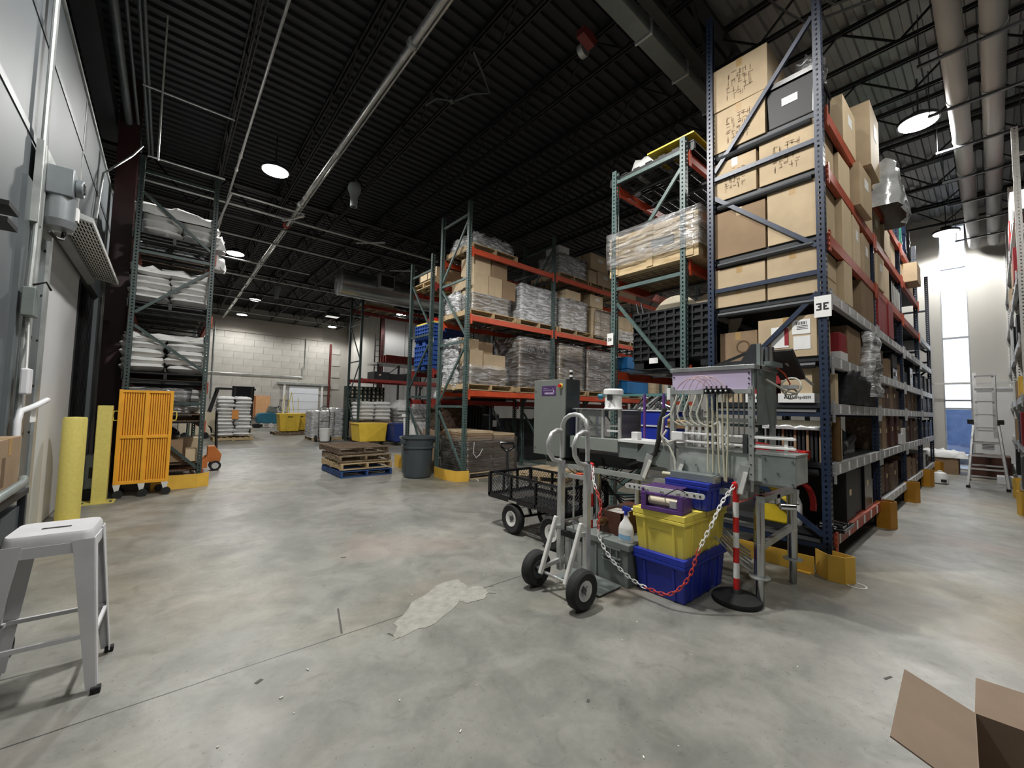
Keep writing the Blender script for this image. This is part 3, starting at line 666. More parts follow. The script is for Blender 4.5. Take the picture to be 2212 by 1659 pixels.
SG = MB().box(4.57, 4.575, 3.30, 3.40, 2.28, 2.44).obj('rack_sign', M['paper']); tag(SG, 'small white sign reading 3W on the green rack post', 'sign')
b = MB(); text_on(b, '3W', (4.569, 3.385, 2.335), (0, -1, 0), (0, 0, 1), (-1, 0, 0), .04); b.obj('lettering', M['black'], SG)
R2 = rack('middle green rack with orange beams full of wrapped pallets', 4.34, 6.52, 0, 4, 2.37, 1.07, 5.45, [1.72, 3.19, 4.52], M['rack_green'], beam_m=M['orange'], deck='wire', braces=[.12, 1.40, 2.67, 3.92, 5.2], diags=[(1, 1.30, 0, .2), (1, 1.5, 0, 2.6), (0, 2.78, 1, 3.84), (1, 4.02, 0, 5.1)])
R2B = rack('second green rack behind the grey trash can with blue bins', 4.30, 7.86, 0, 3, 2.45, 1.04, 4.75, [1.55, 2.2, 4.1], M['rack_dark'], beam_m=M['red_beam'], deck='wire', braces=[.12, 1.6, 2.97, 4.40], diags=[(1, 1.8, 0, 2.8), (1, 4.2, 0, 3.1), (1, 1.4, 0, .2)])
RF = rack('far grey rack with one red beam in front of the white wall', 5.36, 15.0, 0, 2, 2.9, 1.25, 5.9, [2.36, 5.1], M['rack_dark'], beam_m=M['red_beam'], deck='wire', braces=[.15, 1.6, 3.0, 4.4, 5.6], far=True)
RL = rack('left wall rack stacked with white sacks behind the yellow cart', .52, 8.5, pi / 2, 2, 2.45, 1.02, 5.2, [.25, 1.05, 1.7, 2.82, 3.9], M['rack_dark'], beam_m=M['orange_dull'], deck='wire', braces=[.15, 1.35, 3.72, 5.0], diags=[(0, 1.9, 1, 2.55), (1, 2.75, 0, 3.57), (0, 3.93, 1, 4.66), (1, 1.2, 0, .3)])
RR = rack('right edge rack across the aisle from the 3E rack', 16.3, -.28, pi, 3, 2.37, 1.05, 5.6, [.3, 1.0, 1.75, 2.6, 3.5, 4.4], M['alum_white'], beam_m=M['silver_beam'], deck='solid')
# yellow floor guards
def guard(label, pts, h=.28, th=.008, grp=None, m=None):
    """bent plate along a floor polyline"""
    t = thing('floor_guard', label, 'guard', (pts[0][0], pts[0][1], 0), group=grp); x0, y0 = pts[0]
    for a, c in zip(pts, pts[1:]):
        MB().bar((a[0] - x0, a[1] - y0, h / 2), (c[0] - x0, c[1] - y0, h / 2), th, h).obj('plate', m or M['yellow'], t)
    return t
t = guard('yellow steel corner guard at the foot of the 3E rack', [(4.47, 1.06), (4.36, .95), (4.37, .84), (4.47, .79), (4.52, .95)], .215)
t = guard('long low yellow rail guard along the end of the 3E rack', [(4.42, 1.06), (4.42, 1.95)], .15); MB().box(-.05, 0, .02, .12, 0, .01).obj('anchor_tab', M['yellow'], t)
for i, x in enumerate((6.93, 9.37, 11.8, 14.2)):
    guard(['first', 'second', 'third', 'farthest'][i] + ' amber column guard along the foot of the 3E aisle side', [(x, 1.0), (x - .02, .87), (x + .1, .82), (x + .2, .87), (x + .2, 1.0)], .33, m=mat('amber_guard%d' % i, '#b17c20', .5))
for i, x in enumerate((9.55, 11.55)):
    guard(['nearer', 'farther'][i] + ' yellow column guard at the foot of the right edge rack', [(x, -.35), (x - .02, -.22), (x + .09, -.18), (x + .2, -.22), (x + .2, -.35)], .34)
guard('yellow corner guard at the foot of the middle green rack', [(4.16, 7.25), (4.13, 6.82), (4.19, 6.5), (4.42, 6.42), (4.45, 6.5)], .2)
guard('yellow guard beside the grey trash can', [(4.12, 9.0), (4.08, 8.7), (4.15, 8.6)], .28)
guard('yellow floor guard at the corner of the left rack', [(-.1, 8.42), (.45, 8.38), (.62, 8.5), (.62, 8.62)], .22)

# ---------------------------------------------------------------- builders for goods
PALM = {}
def pallet(label, x, y, z, rz=0, kind='wood_pale', group=None, seed=0, name='pallet'):
    t = thing(name, label, 'pallet', (x, y, z), rz, group); m = M[kind]
    if kind not in PALM:
        PALM[kind] = (MB().box(-.045, .045, -.51, .51, 0, .016).mesh('deck_board', m), MB().box(-.61, .61, -.02, .02, 0, .09).mesh('stringer', m), MB().box(-.05, .05, -.51, .51, 0, .016).mesh('bottom_board', m))
    dk, st, bt = PALM[kind]; rn = random.Random(seed)
    for yy in (-.488, 0, .488): put('stringer', st, t, loc=(0, yy, .016))
    for i in range(7):
        o = put('deck_board', dk, t, loc=(-.56 + i * .1867, rn.uniform(-.008, .008), .106)); o.rotation_euler = (0, 0, rn.uniform(-.012, .012))
    for xx in (-.55, 0, .55): put('bottom_board', bt, t, loc=(xx, 0, 0))
    return t
CM = {}
def carton(label, x0, x1, y0, y1, z, h, m='card', rz=0, group=None, pr=None, tape=True, name='cardboard_box', cat='box', tilt=0):
    """pr: print spec, 'kan' grid text block on the -x and -y faces; 'lab' white label on -y; 'labx' label on -x"""
    cx, cy, w_, d_ = (x0 + x1) / 2, (y0 + y1) / 2, abs(x1 - x0), abs(y1 - y0)
    key = (round(w_, 2), round(d_, 2), round(h, 2), m)
    if key not in CM:
        b = MB(); b.box(-w_ / 2, w_ / 2, -d_ / 2, d_ / 2, 0, h - .004)
        g = .0015; b.box(-w_ / 2, w_ / 2, -d_ / 2, -g, h - .004, h); b.box(-w_ / 2, w_ / 2, g, d_ / 2, h - .004, h)
        tp = MB(); tp.box(-w_ / 2 - .001, w_ / 2 + .001, -.028, .028, h, h + .001)
        for s_ in (-1, 1): tp.box(s_ * (w_ / 2) - .0012, s_ * (w_ / 2) + .0012, -.028, .028, h - min(.09, h * .3), h)
        CM[key] = (b.mesh(name, M[m]), tp.mesh('packing_tape', M['tape']))
    o = put(name, CM[key][0], None, bevel=.004, loc=(cx, cy, z)); o.rotation_euler = (0, tilt, rz); tag(o, label, cat, group)
    if tape: put('packing_tape', CM[key][1], o)
    if pr and 'kan' in pr:
        b = MB(); rn = random.Random(int(key[0] * 100 + key[1] * 10 + key[2] * 7)); X = -w_ / 2 - .0008; s_ = min(d_ * .5, h * .72); cz = h * .5; c0 = 0
        for r in range(4):
            for c in range(5):
                yy = c0 + s_ / 2 - (c + .5) * s_ / 5; zz_ = cz + s_ * .4 - r * s_ * .27
                for q in range(4):
                    if rn.random() < .7:
                        a = yy + rn.uniform(-.3, .3) * s_ / 5; e = zz_ + rn.uniform(-.1, .1) * s_
                        if rn.random() < .5: b.add([(X, a, e), (X, a + s_ * .02, e), (X, a + s_ * .02, e - s_ * .2), (X, a, e - s_ * .2)], [(0, 3, 2, 1)])
                        else: b.add([(X, a - s_ * .07, e), (X, a + s_ * .07, e), (X, a + s_ * .07, e - s_ * .028), (X, a - s_ * .07, e - s_ * .028)], [(0, 3, 2, 1)])
        b.obj('printed_marks', M['print'], o)
    if pr and 'lab' in pr.split(): MB().box(-w_ * .1, w_ * .22, -d_ / 2 - .002, -d_ / 2, h * .55, h * .78).obj('label_sticker', M['paper'], o)
    if pr and 'labx' in pr.split(): MB().box(-w_ / 2 - .002, -w_ / 2, -d_ * .2, d_ * .15, h * .45, h * .7).obj('label_sticker', M['paper'], o)
    return o
def film(label, x0, x1, y0, y1, z0, z1, m='wrap', seed=1, slump=.0, jit=None, group=None, name='stretch_wrap', res=.09, top=True, taper=0):
    """thin wrinkled cover: subdivided shell of four sides and a top"""
    jit = jit if jit is not None else .006
    if m.startswith('wrap') and not top: jit = min(jit, .012)
    rn = random.Random(seed); b = MB(); nx, ny, nz = (max(2, int(round(v / res))) for v in (x1 - x0, y1 - y0, z1 - z0))
    idx = {}
    def V(i, j, k):
        key = (i, j, k)
        if key not in idx:
            f = k / nz; x, y, z = x0 + (x1 - x0) * i / nx, y0 + (y1 - y0) * j / ny, z0 + (z1 - z0) * f
            cx, cy = (x0 + x1) / 2, (y0 + y1) / 2; q = 1 - taper * f * f; x, y = cx + (x - cx) * q, cy + (y - cy) * q
            if slump and k == nz:
                z -= slump * (.25 + .75 * abs(sin(i * 1.3 + seed)) * abs(cos(j * .9 + seed * .7))) 
            x += rn.uniform(-jit, jit); y += rn.uniform(-jit, jit); z += rn.uniform(-jit, jit) * (k > 0)
            idx[key] = len(b.v); b.v.append((x, y, z))
        return idx[key]
    for k in range(nz):
        for i in range(nx):
            for j in (0, ny): b.f.append((V(i, j, k), V(i + 1, j, k), V(i + 1, j, k + 1), V(i, j, k + 1)) if j == 0 else (V(i + 1, j, k), V(i, j, k), V(i, j, k + 1), V(i + 1, j, k + 1)))
        for j in range(ny):
            for i in (0, nx): b.f.append((V(i, j + 1, k), V(i, j, k), V(i, j, k + 1), V(i, j + 1, k + 1)) if i == 0 else (V(i, j, k), V(i, j + 1, k), V(i, j + 1, k + 1), V(i, j, k + 1)))
    if top:
        for i in range(nx):
            for j in range(ny): b.f.append((V(i, j, nz), V(i + 1, j, nz), V(i + 1, j + 1, nz), V(i, j + 1, nz)))
    o = b.obj(name, M[m], smooth=True); o.data.set_sharp_from_angle(angle=radians(120)); return tag(o, label, 'plastic wrap', group)
def pos3(i, n, a='left', b='right', m='middle'): return (ORD[i] + '-row ') if n > 3 else '' if n == 1 else (a if i == 0 else (b if i == n - 1 else m)) + ' '
def grid_cartons(label, x0, x1, y0, y1, z0, z1, nx, ny, nz, m='card', group=None, gap=.006, skip=(), pr=None, jit=.004):
    rn = random.Random(int(x0 * 100)); out = []
    dx, dy, dz = (x1 - x0) / nx, (y1 - y0) / ny, (z1 - z0) / nz
    for k in range(nz):
        for i in range(nx):
            for j in range(ny):
                if (i, j, k) in skip: continue
                if 0 < i < nx - 1 and 0 < j < ny - 1 and k < nz - 1: continue
                if j == ny - 1 and 0 < i and k < nz - 1 and ny > 1: continue
                a = rn.uniform(-jit, jit)
                lb = pos3(k, nz, 'bottom', 'top') + pos3(j, ny, 'front', 'back') + pos3(i, nx) + label
                o = carton(lb, x0 + i * dx + gap, x0 + (i + 1) * dx - gap, y0 + j * dy + gap, y0 + (j + 1) * dy - gap, z0 + k * dz, dz - .003, m, rz=a, group=group or label, pr=pr)
                out.append(o)
    return out
def bag_mesh(w_, d_, h, seed, m, n=14):
    rn = random.Random(seed); b = MB(); N = n; ph = [rn.uniform(0, 6) for _ in range(6)]
    def pt(u, v, s_):
        ex = lambda t_: math.copysign(abs(t_) ** .55, t_)
        cu, cv = u, v
        edge = max(0, 1 - (abs(cu) ** 4)) * max(0, 1 - (abs(cv) ** 4)); z = (edge ** .27) * h / 2
        z *= 1 + .12 * sin(cu * 4 + ph[0]) * cos(cv * 5 + ph[1]) + .06 * sin(cu * 11 + ph[2]) + .05 * sin(cv * 9 + ph[3])
        x = cu * w_ / 2 * (1 - .05 * cv * cv); y = cv * d_ / 2 * (1 - .07 * cu * cu)
        return (x, y, h / 2 + s_ * z)
    ids = {}
    for s_ in (1, -1):
        for i in range(N + 1):
            for j in range(N + 1):
                if s_ == -1 and (i in (0, N) or j in (0, N)): ids[(i, j, s_)] = ids[(i, j, 1)]; continue
                ids[(i, j, s_)] = len(b.v); b.v.append(pt(-1 + 2 * i / N, -1 + 2 * j / N, s_))
        for i in range(N):
            for j in range(N):
                f = (ids[(i, j, s_)], ids[(i + 1, j, s_)], ids[(i + 1, j + 1, s_)], ids[(i, j + 1, s_)]); b.f.append(f if s_ == 1 else f[::-1])
    return b.mesh('sack', M[m], True)
BG = {}
def sacks(label, cx, cy, z, w_, d_, layers, h=.12, m='bag', group=None, rz=0, per=2, jit=.02, seed=0):
    """stack of sacks, per sacks side by side along local x in each layer"""
    rn = random.Random(seed); R = Matrix.Rotation(rz, 3, 'Z'); out = []
    for k in range(layers):
        for i in range(per):
            ww = w_ / per; key = (round(ww, 2), round(d_, 2), h, m, rn.randint(0, 2))
            if key not in BG: BG[key] = bag_mesh(ww * 1.03, d_, h * 1.28, key[4] + 5, m)
            p = R @ Vector((-w_ / 2 + (i + .5) * ww + rn.uniform(-jit, jit), rn.uniform(-jit, jit), 0))
            o = put('sack', BG[key], loc=(cx + p.x, cy + p.y, z + k * h)); o.rotation_euler = (rn.uniform(-.03, .03), rn.uniform(-.03, .03), rz + rn.choice((0, pi)) + rn.uniform(-.04, .04))
            tag(o, '%s layer %s: ' % (ORD[k], pos3(i, per).strip() or 'single') + label.replace('stacked ', ''), 'sack', group or label); out.append(o)
    return out
# ---------------------------------------------------------------- goods on the 3E rack: end face, bay by bay
def ct(label, x0, x1, y0, y1, z, h, *a, **k): return carton(label, x0, x1, y0, y1, z, h, *a, **k)
Z = dict(zip('abcdefgh', L3E))
G = 'big plain cartons on the end of the 3E rack'
ct('topmost dim carton on the left of the 3E rack top shelf', 4.66, 5.3, 1.45, 2.0, Z['h'] + .49, .5, 'card', pr='kan', rz=.02)
ct('printed carton under the topmost one on 3E rack top shelf', 4.66, 5.3, 1.46, 1.99, Z['h'], .48, 'card', pr='kan', rz=-.02)
ct('printed carton at left on the second shelf of the 3E rack', 4.66, 5.3, 1.56, 1.99, Z['g'], .44, 'card', pr='kan')
ct('wide printed carton at right on the second shelf of 3E rack', 4.66, 5.3, 1.03, 1.53, Z['g'], .50, 'card', pr='kan')
ct('scuffed carton at left on the third shelf of the 3E rack', 4.66, 5.25, 1.48, 1.99, Z['f'], .52, 'card_dark')
ct('taped carton with glossy tape at right on third shelf of 3E rack', 4.66, 5.25, 1.02, 1.46, Z['f'], .56, 'card')
ct('lower stacked carton at left on fourth shelf of the 3E rack', 4.66, 5.25, 1.49, 1.99, Z['e'], .17, 'card')
ct('lower stacked carton at right on fourth shelf of the 3E rack', 4.66, 5.25, 1.02, 1.47, Z['e'], .19, 'card')
ct('upper stacked carton at left on fourth shelf of the 3E rack', 4.66, 5.25, 1.49, 1.99, Z['e'] + .18, .25, 'card')
ct('upper stacked carton at right on fourth shelf of the 3E rack', 4.66, 5.25, 1.02, 1.47, Z['e'] + .20, .25, 'card')
o = ct('taped carton covered in shipping labels above the filler', 4.66, 5.15, 1.06, 1.56, Z['d'], .40, 'card', tape=True)
b = MB(); b.box(-.249, -.247, -.02, .13, .10, .31); b.obj('clear_pouch', M['paper'], o); MB().box(-.2505, -.249, -.02, .015, .12, .29).obj('maroon_strip', M['dark_red'], o)
MB().box(-.249, -.247, -.2, -.05, .22, .36).obj('shipping_label', M['paper'], o); MB().box(-.249, -.247, -.2, -.06, .07, .2).obj('small_label', M['white'], o)
b = MB()
for i in range(9): b.box(-.2505, -.249, -.17 + i * .011, -.166 + i * .011 + .003 * (i % 2), .31, .34)
for zz_ in (.295, .28, .265): b.box(-.2505, -.249, -.18, -.09, zz_, zz_ + .005)
b.obj('printed_lines', M['black'], o)
b = MB(); 
for i in range(10): b.box(-.2485, -.2475, -.03 + i * .016, -.022 + i * .016, .05, .08)
b.obj('printed_marks', M['print'], o)
o = ct('shadowed carton with a round stamp beside the labelled carton', 4.75, 5.2, 1.6, 1.98, Z['d'], .33, 'card_dark'); MB().lathe([(.07, -.002), (.07, 0), (.055, 0), (.055, -.002)], (-.226, -.05, .16), 18, 'x', cap=False).obj('round_stamp', M['print'], o)
# cartons along the aisle side, upper shelves, bay 0 and 1
T = MB().prism([(-.33, 0), (.33, 0), (.36, .42), (-.36, .42)], 'x', -.28, .28).mesh('black_tote', M['black_tote'])
o = put('black_tote', T, None, .012, (4.97, 1.25, Z['h'] + .005)); o.scale = (1.05, .58, 1); tag(o, 'black lidded tote with a white label on the 3E top shelf', 'tote')
MB().box(-.3, .3, -.38, .38, .42, .47).obj('lid', M['black_gloss'], o); q_ = MB().box(-.285, -.281, -.12, .12, .2, .28).obj('label_sticker', M['paper'], o)
b = MB(); 
for i in range(6): b.bar((-.29 + i * .11, -.34, 0), (-.29 + i * .11, -.365, .42), .02, .015)
b.obj('side_ribs', M['black_gloss'], o)
film('crumpled clear bag on top of the black tote', 4.75, 5.05, 1.0, 1.22, Z['h'] + .48, Z['h'] + .74, 'wrap', seed=4, slump=.1, jit=.03, res=.06, taper=.45, name='plastic_bag')
def row(labels, spec, z, y0=.985):
    for lb, (x0, x1, h, m, dy) in zip(labels, spec): ct(lb, x0, x1, y0 + dy, y0 + dy + .55, z, h, m, rz=random.uniform(-.03, .03), pr=('lab' if h > .3 and random.random() < .3 else None))
row(['pale carton beside the black tote on the 3E top shelf', 'tall leaning carton on the 3E top shelf', 'bright carton after the leaning one on 3E top shelf', 'last pale carton at far end of the 3E top shelf'],
    [(5.4, 5.98, .52, 'card_light', -.03), (6.15, 6.75, .78, 'card', -.14), (6.85, 7.5, .55, 'card_light', -.05), (7.6, 8.2, .5, 'card_light', 0)], Z['h'])
row(['pale carton beside post on the second 3E shelf', 'brown carton jutting out of the second 3E shelf', 'shiny carton on the second 3E shelf', 'tape-sealed carton on the second 3E shelf past the first bay', 'cream carton under the foil bag'],
    [(4.95 + .38, 5.42 + .36, .42, 'card_light', 0), (5.85, 6.45, .50, 'card', -.09), (6.5, 7.0, .44, 'card_light', -.02), (7.15, 7.7, .45, 'card', 0), (7.8, 8.35, .4, 'card_light', -.03)], Z['g'])
row(['tall pale carton beside post on the third 3E shelf', 'second pale carton on the third 3E shelf', 'third pale carton on third 3E shelf with strap', 'fourth carton on third 3E shelf', 'fifth carton on third 3E shelf'],
    [(5.28, 5.72, .55, 'card_light', -.02), (5.75, 6.2, .53, 'card_light', -.02), (6.35, 6.85, .5, 'card', -.01), (7.15, 7.62, .46, 'card_light', -.04), (7.66, 8.2, .46, 'card_light', -.02)], Z['f'])
row(['pale carton beside the post on the fourth 3E shelf'], [(5.28, 5.62, .44, 'card_light', -.03)], Z['e'])
ct('dark brown carton above the red tubs on the fourth 3E shelf', 6.2, 6.95, .97, 1.5, Z['e'], .46, 'card_dark', name='cardboard_box')
ct('rust red carton deeper in the fourth 3E shelf', 7.2, 7.9, .96, 1.5, Z['e'], .45, 'dark_red', tape=False); ct('tall rust red carton on the fourth 3E shelf', 7.95, 8.4, .95, 1.5, Z['e'], .5, 'dark_red', tape=False)
# foil bag hanging over the beam
D('foil', '#d0d2d2', .22, metal=.1, col2='#8e9090', scale=4, bump=.6, bscale=5)
o = film('crumpled silver plastic bag bulging over the aisle beams', 6.9, 7.9, .72, 1.2, 4.1, 4.78, 'foil', seed=9, slump=.12, jit=.05, res=.13, taper=.2, name='foil_bag'); o['category'] = 'bag'
# dark upright folders on bay 1-2
for i in range(9):
    x = 8.55 + i * .115
    o = MB().box(0, .07, 0, .45, 0, .4 - .015 * (i % 2)).obj('black_binder', M['black_gloss'], loc=(x, .98, Z['f'])); tag(o, ORD[i] + ' black upright bin with white edge on the third 3E shelf', 'bin', 'black upright bins on third 3E shelf')
    MB().box(.015, .055, -.003, 0, .05, .36).obj('white_edge', M['paper'], o)
for i, (x, c) in enumerate(((9.65, 'green_bin'), (10.25, 'green_bin'), (10.85, 'navy'), (11.45, 'black'))):
    t = thing('plastic_barrel', ['green barrel nearest on the top of the 3E rack', 'second green barrel on the top of the 3E rack', 'navy barrel on the top of the 3E rack', 'black barrel at far top of the 3E rack'][i], 'barrel', (x + .1, 1.3, 4.36))
    MB().lathe([(.24, 0), (.28, .05), (.28, .85), (.24, .92), (.24, .95)], n=18).obj('body', M[c], t, smooth=True); MB().lathe([(.29, .25), (.29, .3)], n=18).obj('hoop', M[c], t); MB().lathe([(.29, .6), (.29, .65)], n=18).obj('hoop', M[c], t)
ct('tan box hung on the far 3E beams', 9.95, 10.5, .8, 1.2, 3.79, .34, 'card')
row(['small carton far along second 3E shelf', 'small pale carton far along second 3E shelf', 'last carton along the second 3E shelf'], [(8.6, 9.1, .42, 'card', 0), (9.75, 10.0 - .08, .3, 'card_light', 0), (10.7, 11.3, .35, 'card', 0)], Z['g'])
# mid and lower shelves of the aisle side
def many(fn, n): return [fn(i) for i in range(n)]
def goods(z, x0, x1, n, hs, ms, lab, cat='box', dep=.35, y0=1.0, name='stock_box', gap=.01):
    rn = random.Random(int(z * 100 + x0 * 10)); w_ = (x1 - x0) / n
    for i in range(n):
        m = ms[i % len(ms)] if isinstance(ms, (list, tuple)) else ms
        o = MB().box(gap, w_ - gap, 0, dep, 0, hs[i % len(hs)]).obj(name, M[m], bevel=.004, loc=(x0 + i * w_, y0 + rn.uniform(-.02, .03), z)); tag(o, ORD[i] + ' ' + lab, cat, lab)
        hh = hs[i % len(hs)]
        if i % 2 == 0: MB().box(w_ * .3, min(w_ * .7, w_ * .3 + .09), -.002, 0, hh * .5, min(hh * .7, hh * .5 + .06)).obj('sticker', M['card_light'], o)
o = MB().box(0, .3, 0, .4, 0, .3).obj('red_case', M['dark_red'], bevel=.01, loc=(5.25, 1.0, Z['d'])); tag(o, 'dark red case with white base on the fifth 3E shelf', 'case'); MB().box(-.004, .304, -.004, .404, 0, .1).obj('base', M['white'], o)
ct('grey worn carton behind the red case on the fifth 3E shelf', 5.7, 6.6, 1.02, 1.6, Z['d'], .44, 'card_dark')
film('crumpled clear plastic hanging over the fifth 3E shelf', 6.3, 6.75, .88, 1.05, 1.62, 2.38, 'wrap_white', seed=12, jit=.045, res=.09, taper=.3, name='plastic_bag')
for i, (x, h, m) in enumerate(((7.2, .3, 'card_dark'), (7.5, .36, 'wood_dark'), (8.15, .3, 'card_dark'))):
    ct(['low brown carton', 'tall brown carton', 'narrow brown carton'][i] + ' on the fifth 3E shelf beyond the second post', x, x + .26, 1.0, 1.4, Z['d'], h, m)
o = MB().box(0, .1, 0, .3, 0, .5).obj('orange_board', M['orange'], loc=(7.8, 1.05, Z['d'])); tag(o, 'small orange board standing on the fifth 3E shelf', 'board')
t = thing('equipment_case', 'black equipment case standing on the fifth 3E shelf', 'case', (8.6, 1.0, Z['d'])); MB().box(0, .5, 0, .4, 0, .2).obj('body', M['black_gloss'], t, bevel=.01); MB().box(0, .5, 0, .4, .21, .42).obj('lid', M['black'], t, bevel=.01); MB().box(.2, .3, -.012, 0, .08, .14).obj('latch', M['chrome'], t)
ct('crate like carton right of the black case', 9.15, 9.45 - .07, 1.0, 1.4, Z['d'], .3, 'card_dark')
goods(Z['d'], 9.7, 11.7, 5, (.32, .25, .35), ('black', 'navy', 'black_gloss'), 'dark box far along the fifth 3E shelf'); goods(Z['d'], 12.0, 14.1, 5, (.35, .3), ('navy', 'black', 'shelf_metal'), 'dark blue box at far end of the fifth 3E shelf')
# sixth shelf: white boxes with red lids, black bags
for i, (y, z, m) in enumerate(((1.62, Z['c'], 'dark_red'), (1.62, Z['c'] + .26, 'white'), (1.3, Z['c'] + .005, 'card'))): pass
t = thing('archive_box', 'white box with red band reading illegible print under the monitor arm', 'box', (4.66, 1.45, Z['c'])); MB().box(0, .3, 0, .24, 0, .09).obj('base', M['white'], t); MB().box(.002, .298, .002, .238, .09, .17).obj('band', M['dark_red'], t); MB().box(.01, .29, .01, .23, .17, .185).obj('lid', M['paper'], t)
b = MB(); rn = random.Random(3)
for i in range(14): b.box(-.001, 0, .03 + i * .013, .037 + i * .013, .03 + rn.uniform(0, .01), .05 + rn.uniform(0, .012))
b.obj('printed_line', M['black'], t)
t = thing('archive_box', 'open white tray with tan carton inside beside navy post', 'box', (4.66, 1.09, Z['c'])); MB().box(0, .3, 0, .3, 0, .09).obj('base', M['white'], t); MB().box(.02, .28, .02, .28, .01, .36).obj('inner_carton', M['card'], t)
b = MB()
for i in range(14): b.box(-.001, 0, .03 + i * .016, .038 + i * .016, .03 + rn.uniform(0, .01), .055 + rn.uniform(0, .012))
b.obj('printed_line', M['black'], t)
for i, z in enumerate((.19, .275, .36)):
    o = MB().box(0, .28, 0, .2, 0, .08).obj('slim_box', M['white'], loc=(4.67 + .01 * i, 1.43 - .02 * i, Z['c'] + z)); tag(o, ['lowest', 'middle', 'topmost'][i] + ' slim white box in the small stack with red side', 'box'); MB().box(-.001, .28, -.06, -.001, 0, .08).obj('red_side', M['dark_red'], o)
ct('small tan carton on the sixth shelf behind the tubing', 4.7, 5.0, 1.74, 1.92, Z['c'], .2, 'card')
o = MB().box(0, .12, 0, .4, 0, .3).obj('folder_stack', M['card_light'], loc=(5.0, 1.0, Z['c'])); tag(o, 'pale folders standing right of the navy post on sixth shelf', 'folder')
D('black_cloth', '#1d1f22', .6, bump=.6, bscale=10)
for i in range(3):
    o = film(['first', 'second', 'third'][i] + ' black glossy bag of goods along the sixth 3E shelf', 5.35 + i * .42, 5.75 + i * .42, .93, 1.45, Z['c'], Z['c'] + .37 - .03 * i, 'black_cloth', seed=20 + i, slump=.05, jit=.02, res=.09, name='black_bag'); o['category'] = 'bag'
goods(Z['b'], 7.2, 8.0, 3, (.44, .48, .42), ('wood_dark', 'card_dark', 'brown_steel'), 'tall brown box on the seventh 3E shelf in the second bay'); goods(Z['b'] + .001, 8.1, 9.35, 4, (.46, .4), ('brown_steel', 'wood_dark'), 'dark brown box on the seventh 3E shelf by the third post')
goods(1.51, 7.2, 9.3, 6, (.34, .36, .30), ('card_dark', 'wood_dark', 'brown_steel'), 'brown carton on the sixth 3E shelf in the second bay')
goods(1.51, 9.65, 11.7, 6, (.34, .36), ('card_dark', 'wood_dark'), 'brown carton on the sixth 3E shelf in the third bay'); goods(1.51, 12.0, 14.1, 4, (.3, .35), ('black', 'navy'), 'dark box on the sixth 3E shelf in the last bay')
goods(.95, 9.65, 11.7, 7, (.4, .36, .42), ('wood_dark', 'brown_steel'), 'tall brown box on the seventh 3E shelf third bay'); goods(.95, 12.0, 14.1, 6, (.33, .38), ('navy', 'black_gloss'), 'navy box on the seventh 3E shelf last bay')
goods(.32, 7.2, 8.95, 6, (.4, .38), ('brown_steel', 'wood_dark'), 'dark wooden box on the bottom 3E shelf second bay', dep=.5); goods(.32, 9.65, 11.2, 5, (.3, .36, .26), ('brown_steel', 'card_dark'), 'brown box on the bottom 3E shelf third bay'); goods(.32, 12.0, 13.6, 4, (.24, .3), ('black', 'white'), 'box on the bottom 3E shelf last bay')
ct('small white carton above another near the third post', 9.1, 9.4, .96, 1.1, .95, .26, 'white', tape=False); ct('small grey carton by the third post low in the rack', 8.85, 9.05, .95, 1.12, .96, .16, 'white_paint', tape=False)
# seventh shelf end: hanging files, metal, red trough; bottom shelf: yellow jug, bottle, red hose
t = thing('file_rack', 'row of dark hanging files under a tan board', 'files', (4.7, 1.05, Z['b'])); 
for i in range(14): MB().box(0, .35, i * .034, i * .034 + .02, 0, .30 + .008 * (i % 3)).obj('file', M['card_dark'] if i % 3 == 0 else M['shelf_metal'], t)
MB().box(-.01, .36, -.01, .48, .335, .385).obj('tan_board', M['cream'], t); 
film('torn foil draped along the top of the hanging files', 4.66, 4.9, 1.05, 1.53, Z['b'] + .3, Z['b'] + .335, 'foil', seed=3, jit=.012, res=.05, name='foil_sheet')
o = MB().cyl((0, 0, 0), (0, 0, .43), .045, 14).obj('brass_tube', M['bronze'], loc=(4.95 + .12, 1.02, Z['b']), smooth=True); tag(o, 'tall amber metal tube standing beside the hanging files', 'tube')
o = MB().box(0, .08, 0, .16, 0, .3).obj('yellow_tag_box', M['card_light'], loc=(5.2, 1.01, Z['b'])); tag(o, 'cream box behind the amber tube on the seventh shelf', 'box')
t = thing('machine_parts', 'jumble of dark machine parts on the seventh 3E shelf', 'parts', (5.9, 1.2, Z['b']))
for i in range(9):
    rn = random.Random(i); MB().cyl((rn.uniform(-.5, .5), rn.uniform(-.15, .2), .1), (rn.uniform(-.5, .5), rn.uniform(-.15, .2), rn.uniform(.12, .26)), rn.uniform(.03, .09), 12).obj('part', M[rn.choice(('black', 'wire', 'black_gloss'))], t, smooth=True)
MB().box(-.2, .35, -.12, .1, .0, .18).obj('part', M['black_gloss'], t)
t = thing('antifreeze_jug', 'yellow plastic jug with handle on the bottom 3E shelf', 'jug', (4.75, 1.44, Z['a']), pi / 2)
D('jug_yellow', '#cfb52c', .4)
b = MB(); b.prism([(-.1, 0), (.1, 0), (.12, .03), (.12, .2), (.08, .27), (.05, .2), (-.03, .2), (-.06, .27), (-.1, .27), (-.12, .2), (-.12, .03)], 'y', -.07, .07); b.obj('body', M['jug_yellow'], t, bevel=.02)
b = MB(); b.tube([(.09, 0, .24), (.07, 0, .31), (-.02, 0, .335), (-.08, 0, .28)], .02, 10); b.obj('handle', M['jug_yellow'], t, smooth=True); MB().cyl((-.085, 0, .26), (-.085, 0, .3), .025, 14).obj('cap', M['black'], t); MB().box(-.08, .08, -.073, -.07, .05, .15).obj('label', M['yellow'], t)
